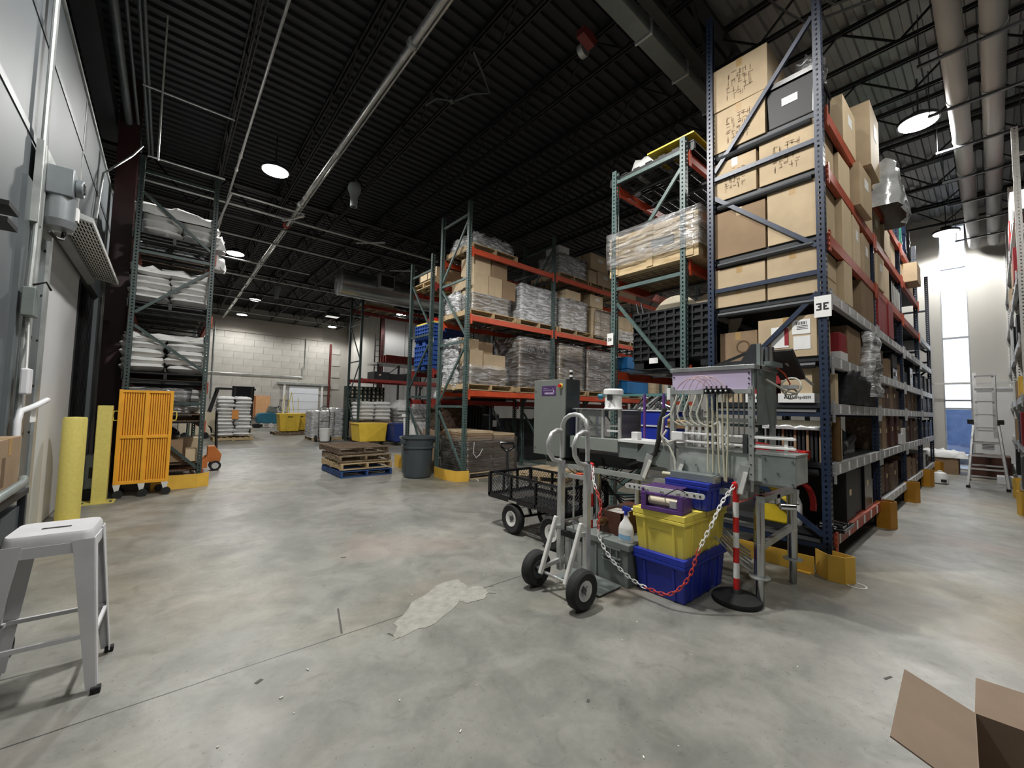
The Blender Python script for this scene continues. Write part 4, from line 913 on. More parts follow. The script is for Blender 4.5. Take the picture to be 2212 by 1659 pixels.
t = thing('white_bottle', 'white capped bottle beside the yellow jug', 'bottle', (4.78, 1.28, Z['a'])); MB().lathe([(.04, 0), (.045, .02), (.045, .2), (.02, .27), (.02, .3)], n=16).obj('body', M['white'], t, smooth=True); MB().lathe([(.024, .3), (.024, .34)], n=14).obj('cap', M['paper'], t)
b = MB(); b.tube([(4.85, 1.26 + .1 * cos(a), Z['a'] + .2 + .2 * sin(a)) for a in [i * .3 - .8 for i in range(15)]], .028, 8); tag(b.obj('red_hose', M['red'], smooth=True), 'thick red hose looped behind the navy post on the bottom shelf', 'hose')
t = thing('metal_clamp', 'black tray with chrome fittings jutting from the bottom 3E shelf', 'tray', (4.78, 1.02, Z['a'] + .01)); MB().box(-.06, .35, -.12, .1, 0, .03).obj('tray', M['black_gloss'], t, bevel=.005)
for i in range(3): MB().cyl((.0 + .1 * i, -.1, .04), (.02 + .1 * i, .08, .05), .014, 10).obj('fitting', M['chrome'], t)
goods(.32, 5.3, 6.6, 3, (.5, .48, .52), ('black', 'shelf_metal', 'black_gloss'), 'black plastic bin on the bottom 3E shelf behind the post', dep=.6, name='black_bin')
t = thing('chrome_rack', 'row of chrome rods standing on the bottom 3E shelf', 'rods', (6.45, 1.0, .33))
for i in range(5): MB().cyl((.05 * i, 0, .0), (.05 * i + .02, 0, .3), .012, 8).obj('rod', M['chrome'], t)
b = MB(); b.prism([(1.25, 0), (1.65, .12), (1.65, .2), (1.22, .1)], 'x', 4.62, 4.72) if False else None
# ---------------------------------------------------------------- goods on the green 3W rack
def bulk_bin(label, x, y, z, w_, d_, h, m, rz=0, cols=6, rows=5):
    t = thing('bulk_bin', label, 'bin', (x, y, z), rz)
    MB().box(0, w_, 0, d_, .12, h).obj('walls', M[m], t, bevel=.01)
    for k in range(cols + 1):
        a = d_ * k / cols; MB().box(-.025, 0, max(0, a - .012), min(d_, a + .012), .1, h).obj('rib', M[m], t)
        c = w_ * k / cols; MB().box(max(0, c - .012), min(w_, c + .012), -.025, 0, .1, h).obj('rib', M[m], t)
    for k in range(rows + 1):
        a = .12 + (h - .12) * k / rows; MB().box(-.028, w_, -.028, d_ + .01, a - .012, a + .012).obj('rail', M[m], t)
    for yy in (.0, d_ / 2 - .06, d_ - .14):
        MB().box(0, w_, yy, yy + .14, 0, .12).obj('foot', M[m], t)
    return t
t = bulk_bin('black ribbed bulk bin on the green rack holding wooden discs', 4.72, 2.05, 1.94, 1.1, 1.02, .72, 'black_tote', cols=9, rows=7)
MB().box(-.034, -.03, .66, .78, .06, .13).obj('label_sticker', M['paper'], t)
b = MB(); b.lathe([(.05, 0), (.05, .004), (.042, .004), (.042, 0)], (-.034, .8, .60), 18, 'x', cap=False); b.obj('round_emblem', M['shelf_metal'], t)
for i, (y, x) in enumerate(((2.62, 4.95), (2.2, 5.1))):
    o = MB().lathe([(.33, -.012), (.33, .012)], n=40, ax='x').obj('wood_disc', M['cream'], loc=(x, y, 2.56), bevel=.003); tag(o, ['large pale wooden disc standing in the black bin', 'second wooden disc behind in the black bin'][i], 'disc')
for i in range(2):
    o = MB().cyl((0, 0, 0), (-.02, .06, .35), .014, 8).obj('metal_rod', M['chrome'], loc=(4.85, 2.98 + i * .07, 2.5)); tag(o, ['chrome rod poking out of the black bin nearer the disc', 'chrome rod poking out of the black bin at its left edge'][i], 'rod')
# wooden crate wrapped in film on level two
t = thing('wooden_crate', 'long pale wooden crate strapped in clear film on the green rack', 'crate', (4.62, 2.16, 3.22))
for i in range(5): MB().box(0, 1.1, 0, 1.24, .09 * i + .1, .09 * i + .185).obj('plank', M['card_light'] if i % 2 else M['wood_pale'], t)
for y in (.06, .58, 1.1): MB().box(-.012, 0, y, y + .09, .02, .56).obj('batten', M['wood_pale'], t)
MB().box(0, 1.1, 0, 1.24, 0, .1).obj('skid', M['wood_pale'], t); MB().box(-.014, -.004, .3, .6, .24, .34).obj('printed_panel', M['grey_tote'], t)
film('clear wrinkled film around the wooden crate on the green rack', 4.58, 5.75, 2.13, 3.43, 3.34, 3.82, 'wrap', seed=31, jit=.008)
t = thing('wood_box', 'pale wooden box end poking past the navy rack post', 'box', (4.95, 2.07, 3.3)); MB().box(0, .5, -.08, .06, 0, .45).obj('body', M['cream'], t, bevel=.004)
pallet('black plastic pallet on top of the green rack', 5.2, 2.85, 4.56, pi / 2, 'black', name='plastic_pallet')
film('limp white bags lying on the black pallet at the top', 4.85, 5.35, 2.72, 3.2, 4.70, 4.98, 'bag', seed=8, slump=.16, jit=.03, res=.08, taper=.3, name='white_bag')['category'] = 'bag'
o = MB().box(0, .5, 0, .62, 0, .02).obj('yellow_board', M['jug_yellow'], loc=(4.64, 2.22, 4.74)); tag(o, 'thin yellow board lying at the top edge of green rack', 'board')
# goods further down the green rack, seen past the machine
carton('brown carton deep in the green rack behind the bulk bin', 5.95, 6.9, 2.4, 3.3, 1.94, .8, 'card_dark')
# ---------------------------------------------------------------- middle rack (Y 6.5) loads
def pl(label, x0, x1, z, yc=7.05, kind='wood_pale', **k): return pallet(label, (x0 + x1) / 2, yc, z, pi / 2, kind, group='pale pallets under the loads of the middle rack', **k)
PN = ['corner pallet on the second beam', 'second pallet on the second beam', 'third pallet on the second beam', 'fourth pallet on the second beam', 'fifth pallet on the second beam', 'corner pallet on the top beam', 'second pallet on the top beam', 'third pallet on the top beam', 'corner pallet on the lowest beam', 'second pallet on the lowest beam', 'third pallet on the lowest beam', 'fourth pallet on the lowest beam', 'pallet under the bright blue stack']
for i, (x0, x1, z) in enumerate(((4.42, 5.64, 3.2), (5.72, 6.94, 3.2), (6.98, 8.2, 3.2), (8.2, 9.2, 3.2), (9.3, 10.5, 3.2), (4.45, 5.65, 4.53), (6.95, 8.05, 4.53), (8.1, 9.2, 4.53), (4.42, 5.6, 1.73), (5.75, 6.85, 1.73), (6.98, 8.0, 1.73), (8.05, 9.2, 1.73), (9.8, 11.0, 1.73), (4.5, 5.7, 0))):
    o = pl('pale wooden ' + PN[i] + ' of the middle green rack' if z else 'dark gapped pallet under the film wrapped floor stack', x0, x1, z, seed=i)
    w_ = x1 - x0; o.scale = (.8, min(1.2, w_ / 1.02), 1)
    if not z: o['group'] = 'floor pallets'; 
# level two (z 3.2): base z 3.33
grid_cartons('tan carton in the bottom wrapped row of the corner load', 4.52, 5.46, 6.62, 7.42, 3.33, 3.66, 2, 2, 1)
for i, (x0, x1) in enumerate(((4.54, 4.9), (4.92, 5.26), (5.28, 5.63))): ct(['left', 'middle', 'right'][i] + ' tan carton in the middle row of the upper corner load', x0, x1, 6.60, 7.0, 3.68, .40, 'card' if i < 2 else 'card_dark', rz=.03 * i)
ct('big tan carton at the back of the middle row, corner load', 4.56, 5.2, 7.02, 7.44, 3.68, .36, 'card'); ct('left tan carton on top of the upper corner load', 4.56, 4.98, 6.64, 7.1, 4.09, .36, 'card'); ct('right tan carton on top of the upper corner load', 5.0, 5.42, 6.64, 7.1, 4.09, .33, 'card_dark', rz=.05)
film('clear film around the bottom row of the upper corner load', 4.49, 5.49, 6.58, 7.46, 3.30, 3.68, 'wrap', seed=41, top=False)
film('loose torn film hanging off the left of the corner load', 4.44, 4.5, 6.95, 7.55, 3.22, 3.75, 'wrap_white', seed=42, jit=.03)
grid_cartons('grey white carton inside the second wrapped load', 5.80, 6.86, 6.62, 7.4, 3.33, 4.08, 2, 2, 2, 'white_paint'); film('bright wrinkled film around the second load, upper shelf', 5.77, 6.90, 6.57, 7.44, 3.31, 4.14, 'wrap_white', seed=43, slump=.03)
grid_cartons('pale carton inside the third wrapped load', 7.1, 7.95, 6.62, 7.4, 3.33, 4.02, 2, 2, 2, 'card_light'); ct('single pale carton on top of the third load', 7.28, 7.82, 6.64, 7.1, 4.03, .28, 'card_light'); film('ragged clear film around the third load, upper shelf', 7.06, 7.99, 6.56, 7.44, 3.31, 4.06, 'wrap_white', seed=44, jit=.014)
grid_cartons('pale carton inside the fourth wrapped load', 8.25, 9.05, 6.64, 7.4, 3.33, 4.04, 2, 2, 2, 'card_light'); ct('tan carton on top of the fourth load', 8.2, 8.72, 6.64, 7.1, 4.05, .32, 'card_light', pr='lab'); film('shiny slumped film draped over the fourth load', 8.35, 9.2, 6.54, 7.44, 3.25, 4.0, 'wrap', seed=45, jit=.018, taper=.12)
grid_cartons('carton of the fifth load beside the green rack post', 9.35, 10.4, 6.64, 7.4, 3.33, 4.0, 3, 2, 2, 'card_light')
film('white film around the foot of the fifth load', 9.3, 10.45, 6.56, 7.44, 3.3, 3.6, 'wrap_white', seed=46, top=False)
# level three
film('mound of crumpled clear film on the topmost corner pallet', 4.50, 5.55, 6.62, 7.5, 4.66, 5.02, 'wrap_white', seed=47, slump=.16, jit=.035, taper=.25)
ct('low dark carton under the crumpled film on top', 4.6, 5.4, 6.75, 7.3, 4.67, .14, 'card_dark')
grid_cartons('white carton inside the top shelf wrapped load', 7.03, 7.95, 6.64, 7.3, 4.67, 5.12, 2, 1, 1, 'white_paint'); ct('white carton on top of the wrapped top shelf load', 7.03, 7.4, 6.66, 7.1, 5.13, .22, 'white_paint', pr='lab'); film('bright film around the white top shelf load', 7.0, 8.0, 6.6, 7.34, 4.66, 5.15, 'wrap_white', seed=48)
ct('tall cream carton with label on the top shelf, right load', 8.2, 8.95, 6.64, 7.2, 5.05, .42, 'card_light', pr='lab'); ct('lower cream carton on the top shelf, right load', 8.5, 9.1, 6.64, 7.2, 4.67, .37, 'card_light', pr='lab'); ct('small cream carton at left foot of right top load', 8.12, 8.46, 6.64, 7.1, 4.67, .33, 'card_light')
ct('pale carton far along the top shelf beside green rack', 9.4, 10.3, 6.66, 7.3, 4.53, .6, 'card_light')
# level one (z 1.73): base 1.87
grid_cartons('tan carton inside the lower wrapped corner load', 4.52, 5.44, 6.62, 7.45, 1.87, 2.2, 2, 2, 1); ct('tan carton standing left on the lower corner load', 4.5, 4.84, 6.64, 6.95, 2.2, .34, 'card'); ct('wide tan carton with a seam right on the lower corner load', 4.88, 5.42, 6.64, 7.0, 2.2, .28, 'card', rz=-.03)
ct('tall tan carton at the back left of the lower corner load', 4.56, 4.98, 7.0, 7.42, 2.2, .62, 'card'); ct('dark tan carton at the back right of the lower corner load', 5.0, 5.4, 7.05, 7.42, 2.2, .6, 'card_dark')
film('clear film pulled around the lower corner load', 4.48, 5.48, 6.57, 7.5, 1.84, 2.24, 'wrap', seed=49, top=False, jit=.025); film('milky film down the left side of the lower corner load', 4.43, 4.5, 6.98, 7.56, 1.78, 2.8, 'wrap_white', seed=50, jit=.03)
LB = grid_cartons('brown carton in the tall marked load on the first beam', 5.80, 6.82, 6.60, 7.45, 1.87, 2.92, 2, 2, 3, 'card_dark', pr='labx')
b = MB(); pts = []
for i in range(26):
    a = i / 25; pts.append((6.0 + .62 * a, 6.575, 2.70 + (.07 * (-1) ** i) * (1 - .5 * a) + .02 * sin(i)))
b.tube(pts, .008, 5); o = b.obj('marker_scrawl', M['black'], LB[0]); o.matrix_parent_inverse = Matrix.Translation(-LB[0].location)
film('glossy film around the tall marked load', 5.76, 6.86, 6.57, 7.5, 1.86, 2.95, 'wrap', seed=51)
grid_cartons('tan carton in the third load on the first beam', 7.06, 7.9, 6.62, 7.45, 1.87, 2.92, 2, 2, 3, 'card'); film('glossy film around the third load on the first beam', 7.03, 7.93, 6.57, 7.5, 1.86, 2.95, 'wrap', seed=52)
grid_cartons('brown labelled carton in the fourth load on the first beam', 8.1, 9.12, 6.60, 7.45, 1.87, 2.88, 2, 2, 3, 'card_dark', pr='labx'); film('glossy film around the fourth load on the first beam', 8.06, 9.16, 6.57, 7.5, 1.86, 2.92, 'wrap', seed=53)
for k in range(3):
    o = MB().box(0, 1.05, 0, .85, 0, .34).obj('blue_carton', M['bluewrap'], bevel=.02, loc=(9.85, 6.62, 1.87 + k * .35)); tag(o, ['bottom', 'middle', 'top'][k] + ' bright blue block stacked beside the green rack post', 'box', 'blue wrapped blocks')
grid_cartons('stacked tan carton below the shelf right of the blue stack', 10.95, 11.9, 6.64, 7.3, 1.73, 2.6, 3, 1, 5, 'card_light')
# floor: stacks of flattened cartons in dark film
for i, (x0, x1, h) in enumerate(((4.50, 5.13, .80), (5.16, 5.72, .74))):
    t = thing('flat_carton_stack', ['left', 'right'][i] + ' stack of flattened cartons in film at the foot of the green rack', 'carton stack', (x0, 6.62, .13))
    n = 16
    for k in range(n):
        rn = random.Random(k + i * 40); MB().box(rn.uniform(0, .012), x1 - x0 - rn.uniform(0, .012), rn.uniform(0, .014), .92, k * h / n, (k + .86) * h / n).obj('flat_carton', M['card_dark'] if k < n - 1 else M['card'], t)
film('dark glossy film around the flattened cartons on the floor', 4.46, 5.76, 6.58, 7.58, .05, .80, 'wrap_dark', seed=54, top=False, jit=.02)
b = MB(); b.tube([(4.62, 6.55, .72), (4.6, 6.54, .5), (4.66, 6.53, .42), (4.74, 6.54, .46), (4.82, 6.54, .58)], .006, 6); b.tube([(4.6, 6.42, .02), (4.62, 6.38, .01), (4.55, 6.3, .01)], .008, 6)
tag(b.obj('film_tail', M['white'], smooth=True), 'white twisted film tail dangling on the floor stack', 'strap')
D('bark', '#5a4636', .9, col2='#15100d', scale=16, bump=1.0, bscale=18)
film('rough dark brown bundle behind the flattened cartons', 4.55, 5.05, 7.7, 8.3, .9, 1.42, 'bark', seed=55, jit=.03, name='bark_bundle')['category'] = 'bundle'
tag(MB().box(4.5, 5.1, 7.75, 8.4, 0, .88).obj('plinth_box', M['card_dark']), 'brown box under the rough dark bundle', 'box')
t = thing('panel_rack', 'row of black upright panels stored behind the middle rack', 'panels', (5.15, 8.0, 0))
for i in range(9): MB().box(i * .085, i * .085 + .05, 0, .9, 0, 1.45 - .03 * (i % 3)).obj('panel', M['black'] if i % 2 else M['shelf_metal'], t)
t = thing('black_tank', 'black round tank on a cart behind the middle rack', 'tank', (6.35, 10.2, 0))
MB().lathe([(.02, -.45), (.3, -.43), (.38, -.36), (.4, -.2), (.4, .6), (.02, .62)], (0, 0, .95), 24, 'x').obj('shell', M['black_gloss'], t, smooth=True); MB().box(-.35, .6, -.3, .3, .2, .6).obj('cradle', M['black'], t)
for x in (-.25, .45): MB().cyl((x, -.36, .18), (x, -.28, .18), .18, 18).obj('wheel', M['rubber'], t, smooth=True)
t = thing('reach_truck', 'dark lift truck parked beyond the middle rack', 'forklift', (7.5, 10.4, 0)); MB().box(-.3, .5, -.4, .5, .1, 1.2).obj('body', M['black'], t, bevel=.05); MB().box(-.32, -.28, -.4, .5, .2, 2.0).obj('mast_rail', M['black_gloss'], t); MB().box(.1, .14, -.4, .5, .2, 2.0).obj('mast_rail', M['black_gloss'], t); MB().box(.2, .48, -.41, -.4, .8, 1.0).obj('number_plate', M['paper'], t)
for x in (-.1, .35): MB().cyl((x, -.45, .16), (x, -.35, .16), .16, 16).obj('wheel', M['rubber'], t)
# pallet with kraft sheet on the floor behind the wagon
pallet('pale pallet with kraft sheets lying behind the black wagon', 6.0, 5.9, 0, .5, 'wood_pale'); o = MB().box(-.5, .5, -.4, .4, 0, .05).obj('kraft_sheet', M['card_light'], loc=(6.0, 5.9, .125), rz=.3); tag(o, 'pale kraft sheets on the floor pallet behind the wagon', 'sheet')
film('sheet of clear film lying crumpled on the floor by the stack', 5.2, 6.3, 5.75, 6.5, .004, .05, 'wrap', seed=56, jit=.012, name='floor_film')
# ---------------------------------------------------------------- second rack 2B
t = bulk_bin('blue slatted bulk bin on the second green rack', 4.42, 7.95, 2.21, .95, .8, .55, 'blue_crate', cols=7, rows=4); t = bulk_bin('upper blue slatted bulk bin with yellow lid', 4.42, 7.95, 2.78, .95, .8, .45, 'blue_crate', cols=7, rows=4)
o = MB().box(0, .95, 0, .8, 0, .05).obj('yellow_sheet', M['yellow_tote'], loc=(4.42, 7.95, 3.24), bevel=.01); tag(o, 'yellow sheet lying on the upper blue bin', 'sheet'); o = MB().lathe([(.05, 0), (.14, .02), (.15, .08), (.08, .12)], n=14).obj('red_pail', M['red'], loc=(4.6, 8.25, 3.29), smooth=True); tag(o, 'small red object on the yellow lid', 'pail')
o = MB().prism([(0, 0), (.12, .09), (.12, .2), (-.02, .2)], 'y', 0, .01).obj('paper_tag', M['paper'], loc=(4.385, 8.0, 2.7), rz=-pi / 2); tag(o, 'white paper tag taped to the blue bin', 'tag')
for i in range(2): ct(['left', 'right'][i] + ' tan carton on top of the second green rack', 4.5, 5.3, 8.46 - i * .44, 8.86 - i * .44, 4.25, .3, 'card_light')
pallet('pale pallet on top of the second green rack', 5.0, 8.42, 4.11, 0, 'wood_pale'); 
t = thing('linen_bundle', 'white folded bundle on the low beam of the second rack', 'bundle', (4.9, 8.2, 1.56)); MB().box(-.2, .25, -.2, .2, 0, .22).obj('cloth', M['bag'], t, bevel=.06)
t = thing('steel_stand', 'black steel equipment with grey top on the second rack', 'equipment', (6.0, 8.3, 1.56)); MB().box(-.6, .6, -.3, .3, 0, .45).obj('body', M['shelf_metal'], t, bevel=.02); MB().box(-.6, .6, -.32, .32, .45, .5).obj('top', M['galv'], t)
goods(2.21, 5.6, 7.4, 3, (.7, .6), ('shelf_metal', 'navy'), 'dark carton on second rack behind the orange beams', y0=8.0, dep=.8); goods(.01, 7.0, 9.0, 3, (1.1, .9), ('shelf_metal', 'black'), 'dark crate on the floor under the second rack', y0=8.1, dep=.8)
# trash can, white drum with tubes
t = thing('trash_can', 'tall dark grey ribbed trash can beside the green rack corner', 'trash can', (3.88, 7.42, 0))
MB().lathe([(.24, 0), (.262, .02), (.285, .56), (.305, .57), (.305, .6), (.29, .61), (.31, .75), (.335, .76), (.335, .80), (.31, .80), (.285, .56), (.25, .03)], n=36, cap=False).obj('body', M['grey_bin'], t, smooth=True); MB().lathe([(.25, .0), (.25, .03)], n=30).obj('bottom', M['grey_bin'], t)
for s_ in (-1, 1): MB().box(s_ * .325 - .03, s_ * .325 + .03, -.07, .07, .66, .74).obj('handle', M['grey_bin'], t, bevel=.01)
t = thing('trash_can', 'paler bin half hidden behind the dark grey trash can', 'trash can', (4.0, 7.98, 0)); MB().lathe([(.16, 0), (.21, .7), (.24, .71), (.24, .75)], n=28).obj('body', M['grey_tote'], t, smooth=True)
t = thing('white_bin', 'white tall bin standing behind the second green rack post', 'bin', (5.05, 9.55, 0)); MB().prism([(-.3, 0), (.3, 0), (.36, 1.1), (-.36, 1.1)], 'y', -.3, .3).obj('body', M['white'], t, bevel=.02); MB().box(-.38, .38, -.34, .34, 1.1, 1.17).obj('rim', M['white'], t, bevel=.01)
t = thing('tube_bundle', 'cluster of grey plastic tubes leaning in the white bin', 'tubes', (5.0, 9.5, 1.05))
for i in range(5): MB().cyl((-.25 + i * .1, 0, 0), (-.42 + i * .13, -.12, .5), .045, 12).obj('tube', M['alum'], t, smooth=True)
film('clear film around the grey tube cluster', 4.62, 5.2, 9.2, 9.4, 1.05, 1.5, 'wrap', seed=60, jit=.03)
# pallet stack in the open floor
for i, (z, k, dy, rr, dx) in enumerate(((0, 'blue_paint', 0, 0, 0), (.142, 'wood_pale', .01, .01, 0), (.282, 'wood', .06, -.015, 0), (.422, 'wood_dark', .04, .02, .0), (.562 - .14 + .14, 'wood', .20, .0, -.02))):
    if i == 4: continue
    pallet(['blue painted pallet at the bottom of the floor stack', 'pale pallet second from the bottom of the floor stack', 'brown pallet third in the floor stack', 'weathered top pallet of the floor stack, shifted back'][i], 3.10 + dx, 8.6 + dy + (.18 if i == 3 else 0), z, pi / 2 + rr, k, seed=i + 70)
# ---------------------------------------------------------------- goods in the left rack
pallet('dark pallet on the floor shelf of the left rack', 0.02, 9.2, .255, pi / 2, 'wood_dark')
ct('brown carton with white label low in the left rack', -.36, .26, 8.6, 9.1, .40, .36, 'card_dark', pr='lab'); ct('small torn pale carton at the right of the left rack', .3, .45, 8.62, 8.9, .40, .2, 'card_light')
t = thing('dark_drum', 'black oily drum lying on the brown carton in the left rack', 'drum', (-.05, 8.85, .78)); MB().lathe([(.26, 0), (.28, .05), (.26, .1), (.2, .16), (.14, .2)], n=20).obj('body', M['black_gloss'], t, smooth=True); MB().lathe([(.04, .2), (.045, .26), (.02, .27)], n=12).obj('cap', M['chrome'], t, smooth=True)
for j, (z, n, h, m, lab, d_) in enumerate(((1.20, 4, .095, 'bag_grey', 'dark sack on the low shelf of the left rack', 1.1), (1.85, 5, .115, 'bag', 'white sack on the second pallet of the left rack', 1.15), (2.97, 5, .10, 'bag', 'white sack on the third shelf of the left rack', 1.1), (4.05, 3, .12, 'bag', 'white sack on the top shelf of the left rack', 1.1))):
    sacks(lab, -.03 if j != 3 else .06, 9.15, z, 1.02 if j != 1 else 1.08, d_, n, h, m, seed=j + 3)
    sacks(lab.replace('left rack', 'left rack, far stack'), -.03, 10.45, z, 1.0, 1.1, max(2, n - 1), h, m, seed=j + 30)
    pallet(['lowest', 'second', 'third', 'topmost'][j] + ' sack pallet in the left rack', -.02, 9.15, z - .142, pi / 2, ['wood_dark', 'black', 'black', 'black'][j]); pallet(['lowest', 'second', 'third', 'topmost'][j] + ' far sack pallet in the left rack', -.02, 10.45, z - .142, pi / 2, 'wood_dark')
film('dark stretch film over the grey sacks in the left rack', -.5, .32, 8.56, 9.6, 1.19, 1.6, 'wrap_dark', seed=61, jit=.02, slump=.04)
for i, (z0, z1, sl) in enumerate(((2.36, 2.50, .09), (3.42, 3.58, .12), (4.36, 4.62, .2))):
    film(['white loose film on top of the second sack stack of left rack', 'white loose film on top of the third sack stack of left rack', 'loose white film over the topmost sacks of left rack'][i], -.52, .48, 8.58, 9.7, z0, z1, 'bag', seed=62 + i, jit=.025, slump=sl, res=.12, name='film_cover')
for i, (x, z) in enumerate(((.58, 4.2), (.6, 3.85))):
    film(['upper', 'lower'][i] + ' white film corner sticking out past the left rack post', x - .1, x + .08, 8.7, 8.95, z - .15, z + .08, 'bag', seed=70 + i, jit=.04, res=.07, taper=.4, name='film_corner')
# ---------------------------------------------------------------- open floor behind: jack, sacks, trucks
t = thing('pallet_jack', 'orange pallet jack with black loop handle beside the left rack', 'pallet jack', (.80, 10.3, 0), 0)
D('jack_orange', '#b5692b', .5)
b = MB(); b.prism([(-.1, .18), (.12, .18), (.14, .32), (.02, .5), (-.1, .5)], 'y', -.08, .08); b.obj('pump_body', M['jack_orange'], t, bevel=.01)
for y in (-.2, .2): 
    b = MB(); b.prism([(-.1, .09), (-.1, .30), (-.2, .2), (-1.25, .09), (-1.25, .06)], 'y', y - .075, y + .075); b.obj('fork', M['jack_orange'], t)
for y in (-.09, .06): MB().cyl((.04, y, .1), (.04, y + .05, .1), .1, 22).obj('steer_wheel', M['rubber'], t, smooth=True); MB().cyl((.04, y - .004, .1), (.04, y + .054, .1), .06, 16).obj('wheel_hub', M['alum'], t)
MB().cyl((.05, 0, .35), (.02, 0, 1.0), .025, 10).obj('handle_bar', M['black'], t, smooth=True)
b = MB(); b.tube([(.02, .0, .92), (.02, -.09, 1.06), (.02, -.115, 1.16), (.02, -.06, 1.21), (.02, .06, 1.21), (.02, .115, 1.16), (.02, .09, 1.06)], .014, 8, True); b.obj('loop_handle', M['black'], t, smooth=True); MB().prism([(-.05, 1.21), (.05, 1.21), (.01, .95), (-.01, .95)], 'x', 0, .04).obj('grip_block', M['black'], t)
o = MB().box(-.18, .18, -.15, .15, 0, .4).obj('tan_carton', M['card'], loc=(.45, 10.6, .26), bevel=.004); tag(o, 'orange tan carton on the jack forks beside the left rack', 'box')
pallet('pale pallet under the white sack stack on the far floor', 1.95, 18.2, 0, 0, 'wood_pale'); sacks('white sack in the tall stack on the far floor', 1.95, 18.2, .145, 1.05, 1.0, 11, .128, 'bag', seed=9, jit=.03)
o = MB().box(0, .2, -.01, 0, 0, .32).obj('orange_label', M['orange'], loc=(1.85, 17.66, .78)); o.data.materials[0] = mat('label_orange', '#d9924a', .7); tag(o, 'orange label on the front of the far sack stack', 'label')
t = thing('forklift', 'cream forklift with black overhead guard behind the sack stack', 'forklift', (2.1, 21, 0))
MB().prism([(-1.1, .12), (.1, .12), (.1, .55), (-.3, .6), (-.4, 1.0), (-1.1, .9)], 'y', -.5, .6).obj('body', M['cream'], t, bevel=.04)
for x, lean in ((-.75, .3), (.75, 0)):
    for y in (-.45, .5): MB().bar((x, y, .7), (x + lean, y, 1.92), .07, .07).obj('guard_post', M['black'], t)
MB().box(-.5, .85, -.5, .55, 1.9, 1.97).obj('guard_roof', M['black'], t); MB().box(.0, .78, -.6, -.5, 1.45, 2.05).obj('mast_head', M['black_gloss'], t)
for x in (.05, .65): MB().box(x, x + .08, -.62, -.5, .1, 2.05).obj('mast_rail', M['black'], t)
for x in (-.8, .2): MB().cyl((x, -.55, .22), (x, -.4, .22), .22, 18).obj('wheel', M['rubber'], t, smooth=True)
t = thing('reach_truck', 'white lift truck nose just past the left rack post', 'forklift', (.9, 19.5, 0)); MB().prism([(-.5, .1), (.5, .1), (.45, .35), (.1, .9), (-.5, 1.1)], 'y', -.4, .5).obj('body', M['cream'], t, bevel=.05); MB().box(-.5, -.42, -.4, .4, .9, 1.9).obj('mast', M['black'], t)
for x in (-.3, .3): MB().cyl((x, -.42, .12), (x, -.34, .12), .12, 14).obj('wheel', M['rubber'], t)
# scrubber
t = thing('floor_scrubber', 'teal walk-behind floor scrubber by the back wall', 'floor scrubber', (4.45, 26.3, 0))
MB().prism([(-.55, .25), (.45, .22), (.5, .75), (.1, .85), (-.5, .8), (-.62, .6)], 'y', -.3, .3).obj('tank', M['teal'], t, bevel=.05); MB().prism([(-.1, .85), (.42, .8), (.38, 1.15), (0, 1.2)], 'y', -.25, .25).obj('console', M['steel_dull'], t, bevel=.03)
b = MB(); b.tube([(.2, -.25, 1.1), (.5, -.25, 1.2), (.6, -.2, .95), (.6, .2, .95), (.5, .25, 1.2)], .02, 8); b.obj('handle', M['black'], t, smooth=True)
for x in (-.35, .1): MB().cyl((x, -.34, .13), (x, -.28, .13), .13, 16).obj('wheel', M['alum_white'], t, smooth=True)
MB().box(-.7, -.3, -.35, .35, .03, .2).obj('squeegee', M['rubber'], t)
# yellow tubs with broom handles on pallets
for i, (x, y) in enumerate(((4.25, 20.45), (4.85, 21.2))):
    t = thing('yellow_tub', ['nearer square yellow tub with broom handles', 'farther yellow tub behind the first one'][i], 'tub', (x, y, .145)); MB().prism([(-.36, 0), (.36, 0), (.42, .68), (.45, .72), (.45, .78), (-.45, .78), (-.45, .72), (-.42, .68)], 'y', -.35, .35).obj('body', M['yellow_tub'], t, bevel=.03); MB().box(-.1, .1, -.362, -.35, .62, .66).obj('slot_mark', M['black'], t)
    for s_ in (-1, 1): MB().box(s_ * .18 - .02, s_ * .18 + .02, -.37, -.35, .05, .7).obj('rib', M['yellow_tub'], t)
    pallet(['pallet under the nearer yellow tub', 'pallet under the farther yellow tub'][i], x, y, 0, 0, 'wood')
for i in range(5):
    rn = random.Random(i + 5); x = 4.0 + i * .16; o = MB().cyl((x, 20.5, .85), (x + rn.uniform(-.25, .3), 20.6, 1.45 + rn.uniform(0, .45)), .014, 8).obj('broom_handle', M['yellow_tote']); tag(o, ORD[i] + ' thin broom handle from the left in the yellow tub', 'handle', 'broom handles in the yellow tub')
t = thing('pallet_of_red_goods', 'low red and white pile behind the yellow tubs', 'pile', (5.9, 25.0, 0)); MB().box(-.7, 1.2, -.3, .3, .0, .6).obj('base', M['dark_red'], t, bevel=.02); MB().box(-.7, 1.2, -.32, .32, .6, .8).obj('cover', M['white'], t, bevel=.03)
